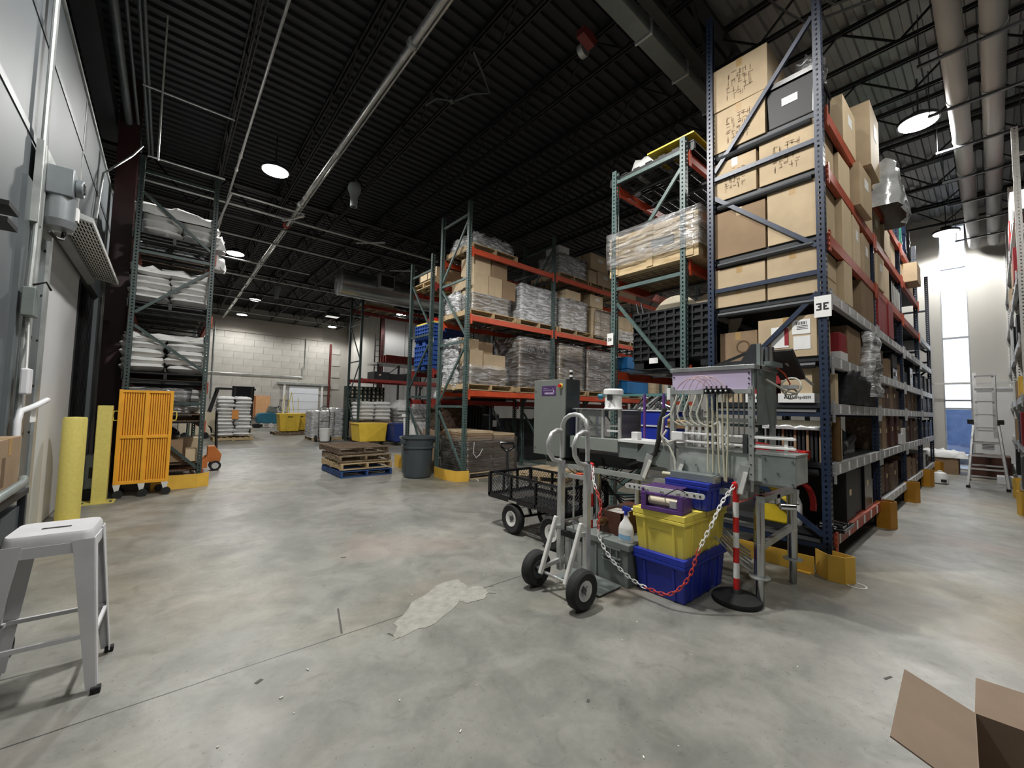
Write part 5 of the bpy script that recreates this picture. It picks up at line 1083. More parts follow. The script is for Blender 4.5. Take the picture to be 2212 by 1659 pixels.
# wrapped white loads, hand truck and bucket
for i, (x0, x1, y0, y1, h) in enumerate(((4.25, 5.0, 16.55, 17.4, 1.1), (5.0, 5.35, 16.6, 17.4, 1.2))):
    pallet(['pallet under the left white wrapped load', 'pallet under the right white wrapped load'][i], (x0 + x1) / 2, 17.0 + .05 * i, 0, 0, 'wood_pale').scale = ((x1 - x0) / 1.2, 1, 1)
    grid_cartons(['white sack block in the left far wrapped load', 'grey sack block in the right far wrapped load'][i], x0, x1, y0, y1, .145, h, 2, 1, 3, 'white' if i == 0 else 'white_paint'); film(['milky', 'grey'][i] + ' film around the far white load', x0 - .04, x1 + .04, y0 - .04, y1, .12, h + .06, 'wrap_white', seed=80 + i, jit=.014, slump=.08)
t = thing('hand_truck', 'far grey hand truck with a hooped handle by the white loads', 'hand truck', (4.5, 15.95, 0)); b = MB()
b.tube([(-.17, 0, .1), (-.19, 0, 1.05), (-.13, 0, 1.25), (0, 0, 1.32), (.13, 0, 1.25), (.19, 0, 1.05), (.17, 0, .1)], .016, 8); b.obj('frame', M['wire'], t, smooth=True)
for z in (.4, .75): MB().cyl((-.18, 0, z), (.18, 0, z), .012, 8).obj('cross_bar', M['wire'], t)
MB().box(-.2, .2, -.2, 0, .02, .035).obj('toe_plate', M['wire'], t)
for s_ in (-1, 1): MB().cyl((s_ * .22, .08, .12), (s_ * .27, .08, .12), .12, 16).obj('wheel', M['rubber'], t, smooth=True)
t = thing('bucket', 'white plastic bucket standing on the far hand truck', 'bucket', (4.5, 15.78, .04)); MB().lathe([(.16, 0), (.19, .42), (.2, .42), (.2, .47), (.17, .47)], n=24).obj('body', M['white'], t, smooth=True)
# dark green crates wall
cm = MB(); cm.box(0, .165, 0, .3, 0, .02); cm.box(0, .165, 0, .3, .13, .145); cm.box(0, .02, 0, .3, 0, .14); cm.box(.145, .165, 0, .3, 0, .14); cm.box(0, .165, .28, .3, 0, .14); cme = cm.mesh('bottle_crate', M['crate_green']); cin = MB().box(.045, .12, .06, .2, .02, .12).mesh('crate_filling', M['cream'])
for j in range(14):
    for i in range(9):
        o = put('bottle_crate', cme, loc=(5.38 + i * .172, 16.35, .02 + j * .15)); tag(o, 'dark green bottle crate, %s row up, %s from left in the crate wall' % (ORD[j], ORD[i]), 'crate', 'dark green crates behind the far rack'); put('crate_filling', cin, o)
# yellow and blue carts, sacks behind
def tilt_cart(label, x, y, w_, m, h=.62):
    t = thing('tilt_cart', label, 'cart', (x, y, 0)); MB().prism([(-w_ / 2 + .06, .14), (w_ / 2 - .06, .14), (w_ / 2, h + .1), (w_ / 2 + .03, h + .1), (w_ / 2 + .03, h + .14), (-w_ / 2 - .03, h + .14), (-w_ / 2 - .03, h + .1), (-w_ / 2, h + .1)], 'y', -.4, .4).obj('tub', M[m], t, bevel=.02)
    for a in (-1, 1): MB().cyl((a * w_ * .35, -.3, .07), (a * w_ * .35, -.25, .07), .07, 14).obj('caster', M['rubber'], t)
    MB().box(-w_ * .4, w_ * .4, -.35, .35, .1, .14).obj('base', M['black'], t)
tilt_cart('yellow plastic tilt cart between the far posts', 5.5, 14.2, 1.0, 'yellow_tub'); tilt_cart('dark blue plastic tilt cart beside the yellow one', 6.42, 13.75, .75, 'blue_bin')
sacks('white sack behind the yellow cart', 6.1, 15.6, .78, 1.3, .9, 5, .14, 'bag', seed=15); MB_ = MB().box(5.45, 6.8, 15.2, 16.1, .15, .76).obj('brown_base', M['card_dark']); tag(MB_, 'brown block under the white sacks behind the yellow cart', 'box')
pallet('pallet below the brown block behind the yellow cart', 6.1, 15.6, 0, 0, 'wood')
sacks('grey sack in the stack right of the yellow cart', 7.35, 15.5, .14, .75, .9, 8, .14, 'bag_grey', seed=16); film('white film peaking over the small grey sack stack', 6.98, 7.7, 15.05, 15.95, 1.2, 1.6, 'bag', seed=17, taper=.5, jit=.04)
pallet('pallet under the small grey sack stack', 7.4, 15.5, 0, 0, 'wood'); goods(.01, 7.9, 10.4, 4, (1.6, 1.4), ('shelf_metal', 'black', 'navy'), 'dark cabinet in the shadow beyond the far rack', y0=15.3, dep=.9); goods(2.37, 6.0, 7.9, 3, (.3, .25), ('shelf_metal', 'black'), 'dark case on the red beam of the far rack', y0=15.2, dep=.7)
t = thing('mezzanine_frame', 'grey steel platform with red beams before the white wall', 'platform', (7.6, 19, 0)); MB().box(0, 3.6, 0, 1.2, 3.36, 3.44).obj('deck', M['galv'], t)
for x in (.05, 1.1, 2.3, 3.4): MB().box(x, x + .08, 0, .08, 0, 3.36).obj('post', M['shelf_metal'], t)
MB().bar((.1, .04, 2.5), (1.1, .04, 3.3), .03, .03).obj('brace', M['shelf_metal'], t); MB().bar((1.15, .04, 2.5), (2.2, .04, 3.3), .03, .03).obj('brace', M['shelf_metal'], t)
for k in range(3): MB().box(.5 - .0 * k, 3.4, .1 + k * .3, .2 + k * .3, 3.5, 3.85).obj('red_beam', M['red_beam'], t)
pallet('pallet with paper sacks on the top beam of the far rack', 6.2, 15.65, 5.11, 0, 'wood_pale')
sacks('pale sack lying on the top beam of the far rack', 6.2, 15.65, 5.255, 1.1, .9, 1, .12, 'bag', seed=19)
t = thing('wall_ladder', 'tall caged ladder against the pale corner beyond the far rack', 'ladder', (8.35, 21.2, 0))
for x in (0, .42): MB().box(x, x + .04, 0, .06, 0, 5.2).obj('rail', M['black'], t)
for k in range(16): MB().box(.04, .42, .01, .04, .35 + k * .3, .38 + k * .3).obj('rung', M['black'], t)
# ---------------------------------------------------------------- filling machine
t = thing('filling_machine', 'stainless bottling machine with lilac panel and clear tubes', 'machine', (3.33, 0, 0)); FM = t
def P(name, b, m, par=None, smooth=False, bevel=0): return b.obj(name, M[m] if isinstance(m, str) else m, par or FM, smooth, bevel)
P('hood', MB().box(0, .46, 1.15, 1.79, 1.60, 1.73), 'steel_dull'); P('side_panel', MB().box(.05, .46, 1.142, 1.15, 1.31, 1.73), 'steel_dull', bevel=.003)
P('hood_lid', MB().box(-.02, .48, 1.135, 1.80, 1.73, 1.765), 'steel', bevel=.004)
o = P('lilac_panel', MB().box(-.006, 0, 1.165, 1.785, 1.575, 1.728), 'lilac')
for y, z in ((1.18, 1.7), (1.18, 1.62), (1.77, 1.69), (1.77, 1.60), (1.18, 1.66)): P('screw', MB().cyl((-.012, y, z), (-.004, y, z), .006, 8), 'black', o)
P('manifold_bar', MB().box(-.03, .0, 1.16, 1.79, 1.545, 1.578), 'galv'); P('black_manifold', MB().prism([(1.27, 1.545), (1.50, 1.545), (1.50, 1.585), (1.30, 1.585)], 'x', -.05, -.03), 'black')
for y in (1.15, 1.765): P('front_post', MB().box(-.02, .02, y, y + .035, .905, 1.60), 'galv')
P('rear_post', MB().box(.42, .46, 1.15, 1.185, .905, 1.6), 'galv'); P('rear_post', MB().box(.42, .46, 1.76, 1.795, .905, 1.6), 'galv')
b = MB()
for i in range(9): b.cyl((-.024, 1.168, .95 + i * .07), (-.018, 1.168, .95 + i * .07), .005, 6)
P('rivets', b, 'black')
P('trough', MB().box(0, .27, .892, 1.74, .905, 1.10), mat('steel_mottled', '#98a19e', .34, metal=.35, col2='#c3c9c5', scale=7, rvar=.15, bump=.05)); P('trough_plate', MB().box(-.008, 0, .892, 1.10, .895, 1.105), 'steel_dull')  # trough steel varies at random between darker and paler grey
P('trough_lip', MB().box(-.012, .28, .888, 1.745, 1.10, 1.112), 'galv')
for y, z in ((.91, .915), (.91, 1.07), (1.0, .98), (1.58, .97), (1.08, .93), (1.08, 1.08), (1.45, .93)): P('bolt', MB().cyl((-.016, y, z), (-.006, y, z), .007, 8), 'chrome')
b = MB(); b.prism([(1.80, .905), (2.14, .94), (2.14, 1.0), (2.06, 1.10), (1.80, 1.10)], 'x', .0, .006); o = P('middle_plate', b, 'steel_mottled' if 'steel_mottled' in M else 'steel_dull'); P('slot_hole', MB().prism([(1.93 + .03 * cos(a), 1.05 + .011 * sin(a)) for a in [k * pi / 8 for k in range(16)]], 'x', -.002, 0), 'black', o)
for z in (1.145, 1.212): P('guide_rail', MB().box(-.012, .008, .888, 1.755, z, z + .017), 'white', bevel=.003)
for z in (1.145, 1.212): P('guide_rail', MB().box(.16, .18, .95, 1.755, z, z + .017), 'white')
for y in (.94, 1.15, 1.66): P('rail_post', MB().box(.0, .016, y, y + .02, 1.10, 1.225), 'white')
for i in range(7): P('white_stem', MB().box(.05, .075, 1.35 + i * .055, 1.375 + i * .055, 1.11, 1.33), 'white')
P('mid_bar', MB().box(.06, .1, 1.17, 1.78, 1.325, 1.355), 'galv')
b = MB(); b.tube([(.02, 1.3, 1.4), (.02, 1.1, 1.4)], .01, 6)
rn = random.Random(4)
for i in range(10): P('valve_cluster', MB().cyl((.05 + .02 * (i % 2), 1.44 + .03 * i, 1.36), (.05, 1.44 + .03 * i, 1.40 + .02 * (i % 3)), .012, 8), 'chrome')
for i in range(4): P('clear_rod', MB().cyl((.09, 1.25 + .04 * i, 1.2), (.09, 1.25 + .04 * i, 1.56), .006, 6), 'steel')
# five curved hoses on the left, five straight tubes on the right
for i in range(5):
    y0 = 1.735 - .055 * i
    pts = [(-.02, y0, 1.55), (-.022, y0 + .01, 1.50), (-.02, y0 + .035, 1.44), (-.02, y0 + .055, 1.38), (-.015, y0 + .04, 1.32), (.0, y0, 1.29), (.02, y0 - .05, 1.285), (.05, y0 - .08, 1.32)]
    P('curved_hose', MB().tube(pts, .0085, 8), 'tube', smooth=True); P('hose_fitting', MB().cyl((-.02, y0, 1.545), (-.02, y0, 1.575), .01, 8), 'black')
for i in range(5):
    y0 = 1.475 - .038 * i; zb = (.93, .93, .93, .875, .87)[i]
    P('straight_tube', MB().tube([(-.04, y0, 1.555), (-.036, y0, 1.40), (-.034, y0 - .001, 1.2), (-.03, y0 + (.0, .0, -.012, -.01, .015)[i], zb)], .0068, 8), 'tube_amber', smooth=True)
    P('nozzle_valve', MB().box(-.066, -.035, y0 - .013, y0 + .013, 1.55, 1.585), 'black'); P('valve_tip', MB().cyl((-.068, y0, 1.567), (-.066, y0, 1.567), .007, 8), 'white')
    P('fitting', MB().cyl((-.05, y0, 1.585), (-.05, y0, 1.605), .007, 8), 'wire')
D('tube_pink', '#c9a9a4', .35)
for i in range(8):
    ya, yb = 1.74 - .055 * (i % 5), 1.475 - .03 * (i % 6); n = 10; pk = .09 + .01 * (i % 3)
    P('arched_tubing', MB().tube([(-.03 - .02 * sin(pi * k / n), ya + (yb - ya) * k / n, 1.58 + pk * sin(pi * k / n) ** .8) for k in range(n + 1)], .0022, 5), 'tube_pink', smooth=True)
# monitor bracket, cylinder and arm on top
P('bracket_plate', MB().prism([(1.16, 1.765), (1.30, 1.765), (1.20, 1.93), (1.16, 1.93)], 'x', .10, .108), 'shelf_metal'); P('bracket_plate', MB().box(.09, .12, 1.135, 1.16, 1.70, 1.93), 'steel_dull')
P('chrome_motor', MB().cyl((.30, 1.16, 1.78), (.30, 1.16, 1.92), .055, 20), 'chrome', smooth=True); P('motor_mount', MB().box(.18, .42, 1.08, 1.14, 1.765, 1.80), 'steel_dull')
P('monitor', MB().prism([(.42, 1.90), (.46, 1.92), (.78, 1.72), (.76, 1.69)], 'y', 1.02, 1.2), 'black', bevel=.004); P('monitor_arm', MB().cyl((.55, 1.1, 1.82), (.98, 1.02, 1.66), .012, 8), 'steel', smooth=True)
P('arm_left', MB().bar((.25, 1.24, 1.90), (.2, 1.55, 1.775), .025, .02), 'black')
for k, (r_, z) in enumerate(((.07, 1.62), (.04, 1.56))): P('coiled_hose', MB().tube([(.5 + .02 * sin(a), 1.05 + r_ * cos(a), z + r_ * sin(a)) for a in [j * pi / 8 for j in range(17)]], .007, 8), 'tube', smooth=True)
P('air_fitting', MB().box(.46, .52, 1.0, 1.1, 1.6, 1.63), 'white_paint'); b = MB(); b.tube([(.2, 1.13, 1.66), (.35, 1.05, 1.58), (.5, 1.02, 1.56)], .008, 6); P('side_hose', b, 'tube', smooth=True)
b = MB(); b.tube([(.35, 1.12, 1.78), (.45, 1.08, 1.72), (.48, 1.05, 1.64), (.5, 1.08, 1.60)], .006, 6); P('orange_hose', b, 'orange', smooth=True)
P('plc_box', MB().box(-.02, .02, 1.80, 1.83, 1.50, 1.60), 'white')
# tall stainless legs with flanges, base frame
def leg(x, y, zt=.80):
    P('leg', MB().lathe([(.036, .2), (.036, zt)], (x, y, 0), 24), 'leg_steel', smooth=True); P('leg_foot', MB().lathe([(.025, 0), (.028, .01), (.026, .2)], (x, y, 0), 20), 'leg_steel', smooth=True)
    P('leg_flange', MB().lathe([(.07, .195), (.07, .203)], (x, y, 0), 24), 'galv', smooth=True); P('leg_ring', MB().lathe([(.039, .44), (.039, .446)], (x, y, 0), 24), 'chrome')
leg(.07, 1.15, .79); leg(.72, 1.12, .78); leg(.72, 3.2, .78); leg(.07, 2.63, .78)
P('base_frame', MB().box(.0, .045, 1.2, 3.3, .765, .81), 'galv'); P('base_frame', MB().box(.7, .745, 1.1, 3.3, .765, .81), 'galv'); P('base_frame', MB().box(.03, .74, 1.1, 1.15, .745, .79), 'galv'); P('lower_brace', MB().bar((.1, 1.14, .42), (.7, 1.12, .46), .03, .05), 'galv')
P('frame_post', MB().cyl((.03, 2.15, .0), (.03, 2.15, .77), .022, 12), 'galv', smooth=True); P('base_frame', MB().box(.03, .74, 3.22, 3.27, .75, .80), 'galv')
for ya, yb in ((1.21, 1.255), (1.70, 1.76), (1.99, 2.06)):
    P('slanted_bracket', MB().bar((-.02, ya, 1.01), (-.02, yb, .79), .065, .012, up=(1, 0, 0)), 'galv'); P('bracket_face', MB().bar((-.032, ya - .01, .96), (-.032, yb - .015, .80), .03, .01, up=(1, 0, 0)), 'alum_white')
P('pipe_stub', MB().cyl((.0, 1.17, .905), (.0, 1.17, .82), .012, 10), 'steel', smooth=True)
P('drain_valve', MB().box(.30, .38, 1.1, 1.18, .70, .78), 'chrome', bevel=.006); P('drain_valve', MB().cyl((.3, 1.08, .69), (.36, 1.0, .69), .025, 12), 'chrome', smooth=True); P('valve_lever', MB().cyl((.36, 1.04, .7), (.46, 1.0, .7), .006, 8), 'chrome')
b = MB()
for i in range(6): b = MB().tube([(.1 + .1 * i, 1.6 + .04 * i, .5), (.1 + .1 * i, 1.3 + .04 * i, .25), (.1 + .1 * i, 1.2 + .04 * i, .2)], .008, 6); P('hanging_rod', b, 'galv', smooth=True)
# infeed section: table, clear guarded pump head
P('infeed_channel', MB().box(0, .3, 1.80, 2.34, 1.10, 1.125), 'white'); P('infeed_channel', MB().box(.02, .25, 2.14, 2.35, .95, 1.10), 'steel_dull')
CB = MB().box(0, .30, 2.345, 2.95, .99, 1.115).obj('control_box', mat('box_grey', '#7f8680', .5, var=.04), FM, bevel=.004); 
P('t_valve', MB().cyl((.2, 2.335, 1.02), (.2, 2.30, 1.02), .02, 12), 'chrome', smooth=True); P('t_valve', MB().box(.17, .24, 2.30, 2.32, .99, 1.05), 'alum_white', bevel=.005)
gl_ = film_mat('acrylic', haze=.04, bump=.05, tint=(.85, .88, .88)); M['acrylic'] = gl_
for (x, y) in ((.06, 2.36), (.06, 2.56), (.06, 2.9), (.4, 2.36), (.4, 2.9)): P('guard_post', MB().box(x, x + .025, y, y + .025, 1.115, 1.40), 'alum')
P('guard_top', MB().box(.03, .45, 2.33, 2.95, 1.40, 1.412), 'steel'); P('guard_panel', MB().box(.062, .066, 2.58, 2.9, 1.12, 1.39), gl_); P('guard_panel', MB().box(.08, .42, 2.36, 2.364, 1.12, 1.39), gl_)
P('inner_bar', MB().box(.10, .13, 2.4, 2.9, 1.18, 1.20), 'white'); P('inner_bar', MB().box(.10, .13, 2.4, 2.9, 1.23, 1.25), 'white'); P('inner_block', MB().box(.12, .2, 2.6, 2.9, 1.33, 1.39), 'steel_dull')
P('pump_body', MB().lathe([(.095, 1.412), (.085, 1.43), (.085, 1.56), (.10, 1.56), (.10, 1.60), (.085, 1.615), (.01, 1.618)], (.17, 2.52, 0), 28), 'white', smooth=True); P('blue_cap', MB().cyl((.10, 2.60, 1.535), (.08, 2.635, 1.535), .03, 18), 'teal', smooth=True); P('name_plate', MB().box(.078, .085, 2.47, 2.53, 1.50, 1.55), 'shelf_metal'); P('name_plate', MB().box(.075, .08, 2.5, 2.52, 1.44, 1.49), 'paper')
for y in (2.05, 2.255): P('purple_post', MB().cyl((.32, y, 1.12), (.32, y, 1.565), .014, 12), 'purple', smooth=True)
P('white_block', MB().box(.02, .09, 2.14, 2.21, 1.125, 1.2), 'white', bevel=.006)
P('green_rail', MB().bar((.40, 2.9, 1.56), (.40, 1.85, 1.56), .015, .025), mat('rail_green', '#5a8483', .4, metal=.3))
P('brown_duct', MB().cyl((.25, 1.55, 1.29), (.25, 1.95, 1.29), .05, 16), 'bronze', smooth=True)
b = MB(); b.tube([(.0, 1.86, 1.42), (-.01, 1.90, 1.30), (-.01, 1.91, 1.15), (0, 1.95, 1.02), (.05, 2.1, .96), (.1, 2.3, .88)], .022, 8); P('black_corrugated_hose', b, 'hose', smooth=True)
for pts in ([(0, 1.8, 1.38), (-.02, 1.86, 1.34), (-.02, 1.88, 1.2), (-.01, 1.86, 1.1)], [(-.02, 1.86, 1.15), (-.03, 1.8, 1.1), (-.02, 1.76, 1.0), (-.02, 1.75, .9)], [(-.02, 1.83, 1.24), (-.04, 1.86, 1.18), (-.04, 1.80, 1.14), (-.03, 1.72, 1.17)]): P('white_hose', MB().tube(pts, .009, 8), 'tube', smooth=True)
P('rail_clamp', MB().box(-.04, 0, 1.68, 1.78, 1.16, 1.23), 'white', bevel=.006); P('rail_clamp', MB().box(-.03, .0, 1.19, 1.22, 1.10, 1.24), 'wire')
for i in range(9):
    rn = random.Random(i + 50); p0 = Vector((.05 + rn.uniform(0, .15), 3.2 - .07 * i, .9)); P('cable', MB().tube([p0, p0 + Vector((0, -.05, -.12)), p0 + Vector((.03, -.2 - rn.uniform(0, .2), -.18 - rn.uniform(0, .1))), p0 + Vector((.05, -.5, -.05))], .006, 6), 'hose', smooth=True)
for i in range(6):
    rn = random.Random(i + 80); P('floor_cable', MB().tube([(.3 + .05 * i, 3.0, .75 - .05 * i), (.3, 2.7, .5 + .03 * i), (.2, 2.4, .56 - .03 * i), (.25, 2.1, .62 - .02 * i), (.4, 1.9, .7)], .007, 6), ('hose', 'wire')[i % 2], smooth=True)
# wide base under the infeed
P('base_tank', MB().box(.15, .65, 2.3, 3.3, .82, .93), 'shelf_metal')
# control cabinet
t = thing('control_cabinet', 'tall grey steel control cabinet with purple plate and red button', 'cabinet', (3.3, 2.98, .88))
MB().box(0, .22, 0, .485, 0, .845).obj('body', mat('cab_side', '#4a4f52', .3, metal=.6), t, bevel=.004); DR = MB().box(-.02, 0, .002, .483, .003, .842).obj('door', mat('cab_front', '#787d78', .45, metal=.15, var=.03), t, bevel=.004)
PL = MB().box(-.023, -.02, .14, .36, .665, .775).obj('purple_plate', M['purple_dark'], t, bevel=.006)
b = MB(); 
for i in range(7): b.box(-.0245, -.023, .175 + i * .02, .19 + i * .02, .68, .70)
b.box(-.0245, -.023, .2, .34, .725, .729); b.box(-.0245, -.023, .27, .33, .745, .749); b.prism([(.16, .70), (.19, .755), (.175, .70)], 'x', -.0245, -.023); b.obj('plate_print', M['lilac'], PL)
MB().cyl((-.03, .065, .77), (-.02, .065, .77), .026, 20).obj('yellow_collar', M['yellow_tote'], t); MB().cyl((-.055, .065, .77), (-.03, .065, .77), .018, 20).obj('red_button', M['red'], t, smooth=True)
for z in (.08, .72): MB().cyl((-.026, .455, z), (-.02, .455, z), .01, 12).obj('lock', M['chrome'], t)
for k in range(4): MB().cyl((.08, -.02 + .03, .845 + k * .026), (.08, .01, .868 + k * .026), .018, 16).obj('beacon_segment', M['white'] if k % 2 else M['black'], t)
MB().box(.02, .07, .1, .3, -.07, 0).obj('pedestal', M['shelf_metal'], t)
# blue crates stacked behind the pump, white trays
for k in range(2):
    for j in range(1):
        o = MB().prism([(2.30, 0), (2.86, 0), (2.90, .16), (2.26, .16)], 'x', 0, .4).obj('blue_tray', M['blue_tote'], bevel=.008, loc=(4.15, 0, 1.07 + k * .17)); tag(o, ['lower', 'upper'][k] + ' blue tray stacked behind the filling machine', 'tray'); MB().box(-.01, .41, 2.25, 2.91, .155, .17).obj('rim', M['white_paint'], o)
o = MB().box(4.1, 4.7, 2.2, 3.0, 1.02, 1.06).obj('tray_table', M['galv'], None); tag(o, 'grey table top holding the blue trays behind the machine', 'table')
for x in (4.13, 4.64):
    for y in (2.23, 2.94): MB().box(x, x + .03, y, y + .03, 0, 1.02).obj('leg', M['galv'], o)
t = thing('cable_heap', 'heap of dark cables and fittings in the upper blue tray', 'cables', (4.32, 2.55, 1.41))
for i in range(12):
    rn = random.Random(i + 9); a = rn.uniform(0, 6); MB().tube([(.13 * cos(a), .25 * sin(a), .0), (.05 * cos(a + 1), .15 * sin(a + 1), .12 + rn.uniform(0, .08)), (-.13 * cos(a), -.25 * sin(a + .5), .03)], .012, 6).obj('cable', M['hose'] if i % 3 else M['steel'], t, smooth=True)
t = thing('red_chute', 'red plastic chute lying behind the white guide rails', 'chute', (4.5, 1.18, .955)); MB().prism([(0, .0), (.45, .0), (.45, .16), (.0, .10)], 'x', .0, .16).obj('tray', M['dark_red'], t, bevel=.01); MB().box(.0, .16, -.05, .0, .03, .1).obj('red_lip', M['red'], t)
# ---------------------------------------------------------------- totes
def tote(label, x0, x1, y0, y1, z, h, m, rz=0, print_=False):
    w_, d_ = x1 - x0, y1 - y0; t = thing('lidded_tote', label, 'tote', ((x0 + x1) / 2, (y0 + y1) / 2, z), rz); hw, hd = w_ / 2, d_ / 2; k = .88; hb = h * .86
    b = MB(); b.add([(-hw * k, -hd * k, 0), (hw * k, -hd * k, 0), (hw * k, hd * k, 0), (-hw * k, hd * k, 0), (-hw * .97, -hd * .95, hb), (hw * .97, -hd * .95, hb), (hw * .97, hd * .95, hb), (-hw * .97, hd * .95, hb)], [(0, 3, 2, 1), (4, 5, 6, 7), (0, 1, 5, 4), (1, 2, 6, 5), (2, 3, 7, 6), (3, 0, 4, 7)])
    b.obj('body', M[m], t, bevel=.012)
    r_ = MB(); r_.box(-hw, hw, -hd, hd, hb - .028, hb); r_.obj('rim', M[m], t, bevel=.006)
    # two interlocking lid halves, each half with a wavy inner edge
    n = 8
    for s_ in (-1, 1):
        pts = [(s_ * hw, -hd), (s_ * hw, hd)] + [(s_ * .004 + .014 * (1 if i % 2 else -1), hd - 2 * hd * i / n) for i in range(n + 1)]
        if s_ == 1: pts = pts[::-1] 
        MB().prism(pts, 'z', hb, h).obj('lid_half', M[m], t, bevel=.004)
    for s_ in (-1, 1):
        for a in (-.32, .32):
            MB().box(a * w_ - .02, a * w_ + .02, s_ * (hd - .012) - .008, s_ * (hd - .012) + .008, h - .075, h - .005).obj('latch', M[m], t, bevel=.003)
        MB().box(s_ * (hw - .015) - .008, s_ * (hw - .015) + .008, -.02, .02, h - .085, h - .005).obj('latch', M[m], t, bevel=.003)
    for f_ in (-.62, -.2, .2, .62):
        for s_ in (-1, 1): MB().bar((f_ * hw, s_ * hd * .885, .01), (f_ * hw, s_ * hd * .955, hb - .03), .02, .014).obj('rib', M[m], t, bevel=.003)
    for f_ in (-.55, .55):
        for s_ in (-1, 1): MB().bar((s_ * hw * .885, f_ * hd, .01), (s_ * hw * .965, f_ * hd, hb - .03), .014, .02).obj('rib', M[m], t, bevel=.003)
    if print_:
        b = MB(); rn = random.Random(1)
        for i in range(12): b.box(-hw * .935 - .002, -hw * .93, -.08 + i * .0135, -.07 + i * .0135, h * .57 + .002 * i * 0, h * .57 + rn.uniform(.006, .012))
        b.obj('printed_line', M['black'], t)
    return t
tote('blue lidded tote on the floor under the yellow tote', 2.89, 3.60, 1.46, 1.89, 0, .325, 'blue_tote'); tote('yellow lidded tote stacked on the blue tote', 2.89, 3.61, 1.46, 1.89, .305, .335, 'yellow_tote', print_=True)
tote('small blue tote on top of the yellow tote under a steel tray', 3.15, 3.60, 1.40, 1.76, .642, .215, 'blue_tote')
o = MB().prism([(0, 0), (.36, 0), (.36, .055), (.355, .055), (.355, .005), (.0, .005)], 'y', 0, .1).obj('steel_tray', M['steel_dull']); 
o = None
t = thing('steel_channel', 'grey steel channel lying on top of the small blue tote', 'channel', (3.2, 1.38, .858)); MB().box(0, .10, .02, .36, 0, .055).obj('channel_body', M['steel_dull'], t, bevel=.003); MB().box(0, .1, .0, .02, .0, .05).obj('end_flange', M['steel'], t); MB().cyl((.03, .36, .02), (.03, .44, .02), .018, 10).obj('amber_stub', M['tube_amber'], t, smooth=True)
for o_ in list(bpy.data.objects):
    if o_.name.startswith('steel_tray'): bpy.data.objects.remove(o_)
# grey open grip tote at left with items
t = thing('grey_tote', 'long grey plastic tote with ribbed grip beside the hand truck', 'tote', (2.85, 1.90, 0))
MB().prism([(.0, 0), (.70, 0), (.72, .30), (-.01, .30)], 'y', 0, .62).obj('body', M['grey_tote'], t, bevel=.008); MB().box(-.02, .73, -.02, .64, .285, .34).obj('lid', M['grey_tote'], t, bevel=.008); MB().box(-.008, .0, .0, .03, .0, .29).obj('corner_rib', M['grey_tote'], t)
for y in (.09, .15, .21): MB().box(-.022, -.008, y, y + .012, .2, .28).obj('grip_rib', M['grey_tote'], t)
for z in (.275, .2, .17): MB().box(-.024, -.008, .06, .24, z, z + .012).obj('grip_bar', M['grey_tote'], t)
for y in (.3, .45, .58): MB().box(-.014, .0, y, y + .02, 0, .28).obj('rib', M['grey_tote'], t)
MB().box(.1, .3, .2, .32, .34, .346).obj('lid_boss', M['grey_tote'], t)
t = thing('rusty_box', 'brown rusty steel box with brass valve on the grey tote', 'box', (2.96, 2.04, .342)); BX = M['brown_steel']
for (a, b_, c, d_) in ((0, .24, 0, .01), (0, .24, .21, .22), (0, .01, 0, .22), (.23, .24, 0, .22)): MB().box(a, b_, c, d_, 0, .19).obj('side', BX, t)
MB().box(.01, .23, .01, .21, .0, .17).obj('grey_filling', M['back_wall'] if 'back_wall' in M else M['paper'], t)
MB().cyl((-.045, .17, .10), (0, .17, .10), .035, 16).obj('brass_flange', M['bronze'], t, smooth=True); MB().cyl((-.09, .17, .10), (-.04, .17, .10), .02, 14).obj('brass_valve', M['bronze'], t, smooth=True); MB().tube([(-.03, .19, .14), (.1, .2, .21), (.3, .0, .215)], .007, 6).obj('loose_rod', M['wire'], t, smooth=True)
o = MB().box(0, .3, 0, .26, 0, .2).obj('dark_steel_box', M['brown_steel'], loc=(3.22, 2.0, .342), bevel=.006); tag(o, 'second dark brown box behind the spray bottle', 'box')
t = thing('spray_bottle', 'white spray bottle with blue trigger and blue label on grey tote', 'bottle', (2.90, 1.955, .341))
b = MB(); 
pr = [(.034, .062, 0), (.037, .066, .01), (.037, .066, .10), (.032, .055, .135), (.018, .024, .175), (.015, .016, .205), (.015, .016, .215)]
vs = []; n = 20
for rx, ry, z in pr: vs += [(rx * cos(2 * pi * k / n), ry * math.copysign(abs(sin(2 * pi * k / n)) ** .8, sin(2 * pi * k / n)), z) for k in range(n)]
b.add(vs, [(i * n + k, i * n + (k + 1) % n, (i + 1) * n + (k + 1) % n, (i + 1) * n + k) for i in range(len(pr) - 1) for k in range(n)] + [tuple(reversed(range(n)))]); b.obj('bottle_body', M['white'], t, smooth=True)
b = MB(); ns = [(.0372 * cos(a) * 1.02, .0665 * math.copysign(abs(sin(a)) ** .8, sin(a)) * 1.01) for a in [pi - .95 + i * 1.9 / 8 for i in range(9)]]
b.add([(x, y, .02) for x, y in ns] + [(x, y, .105) for x, y in ns], [(i, i + 1, 10 + i, 9 + i) for i in range(8)]); b.obj('label_upper', M['paper'], t)
b = MB(); b.add([(x * 1.01, y * 1.005, .022) for x, y in ns] + [(x * 1.01, y * 1.005, .06) for x, y in ns], [(i, i + 1, 10 + i, 9 + i) for i in range(8)]); b.obj('blue_label', mat('label_blue', '#8fb9d8', .5), t)
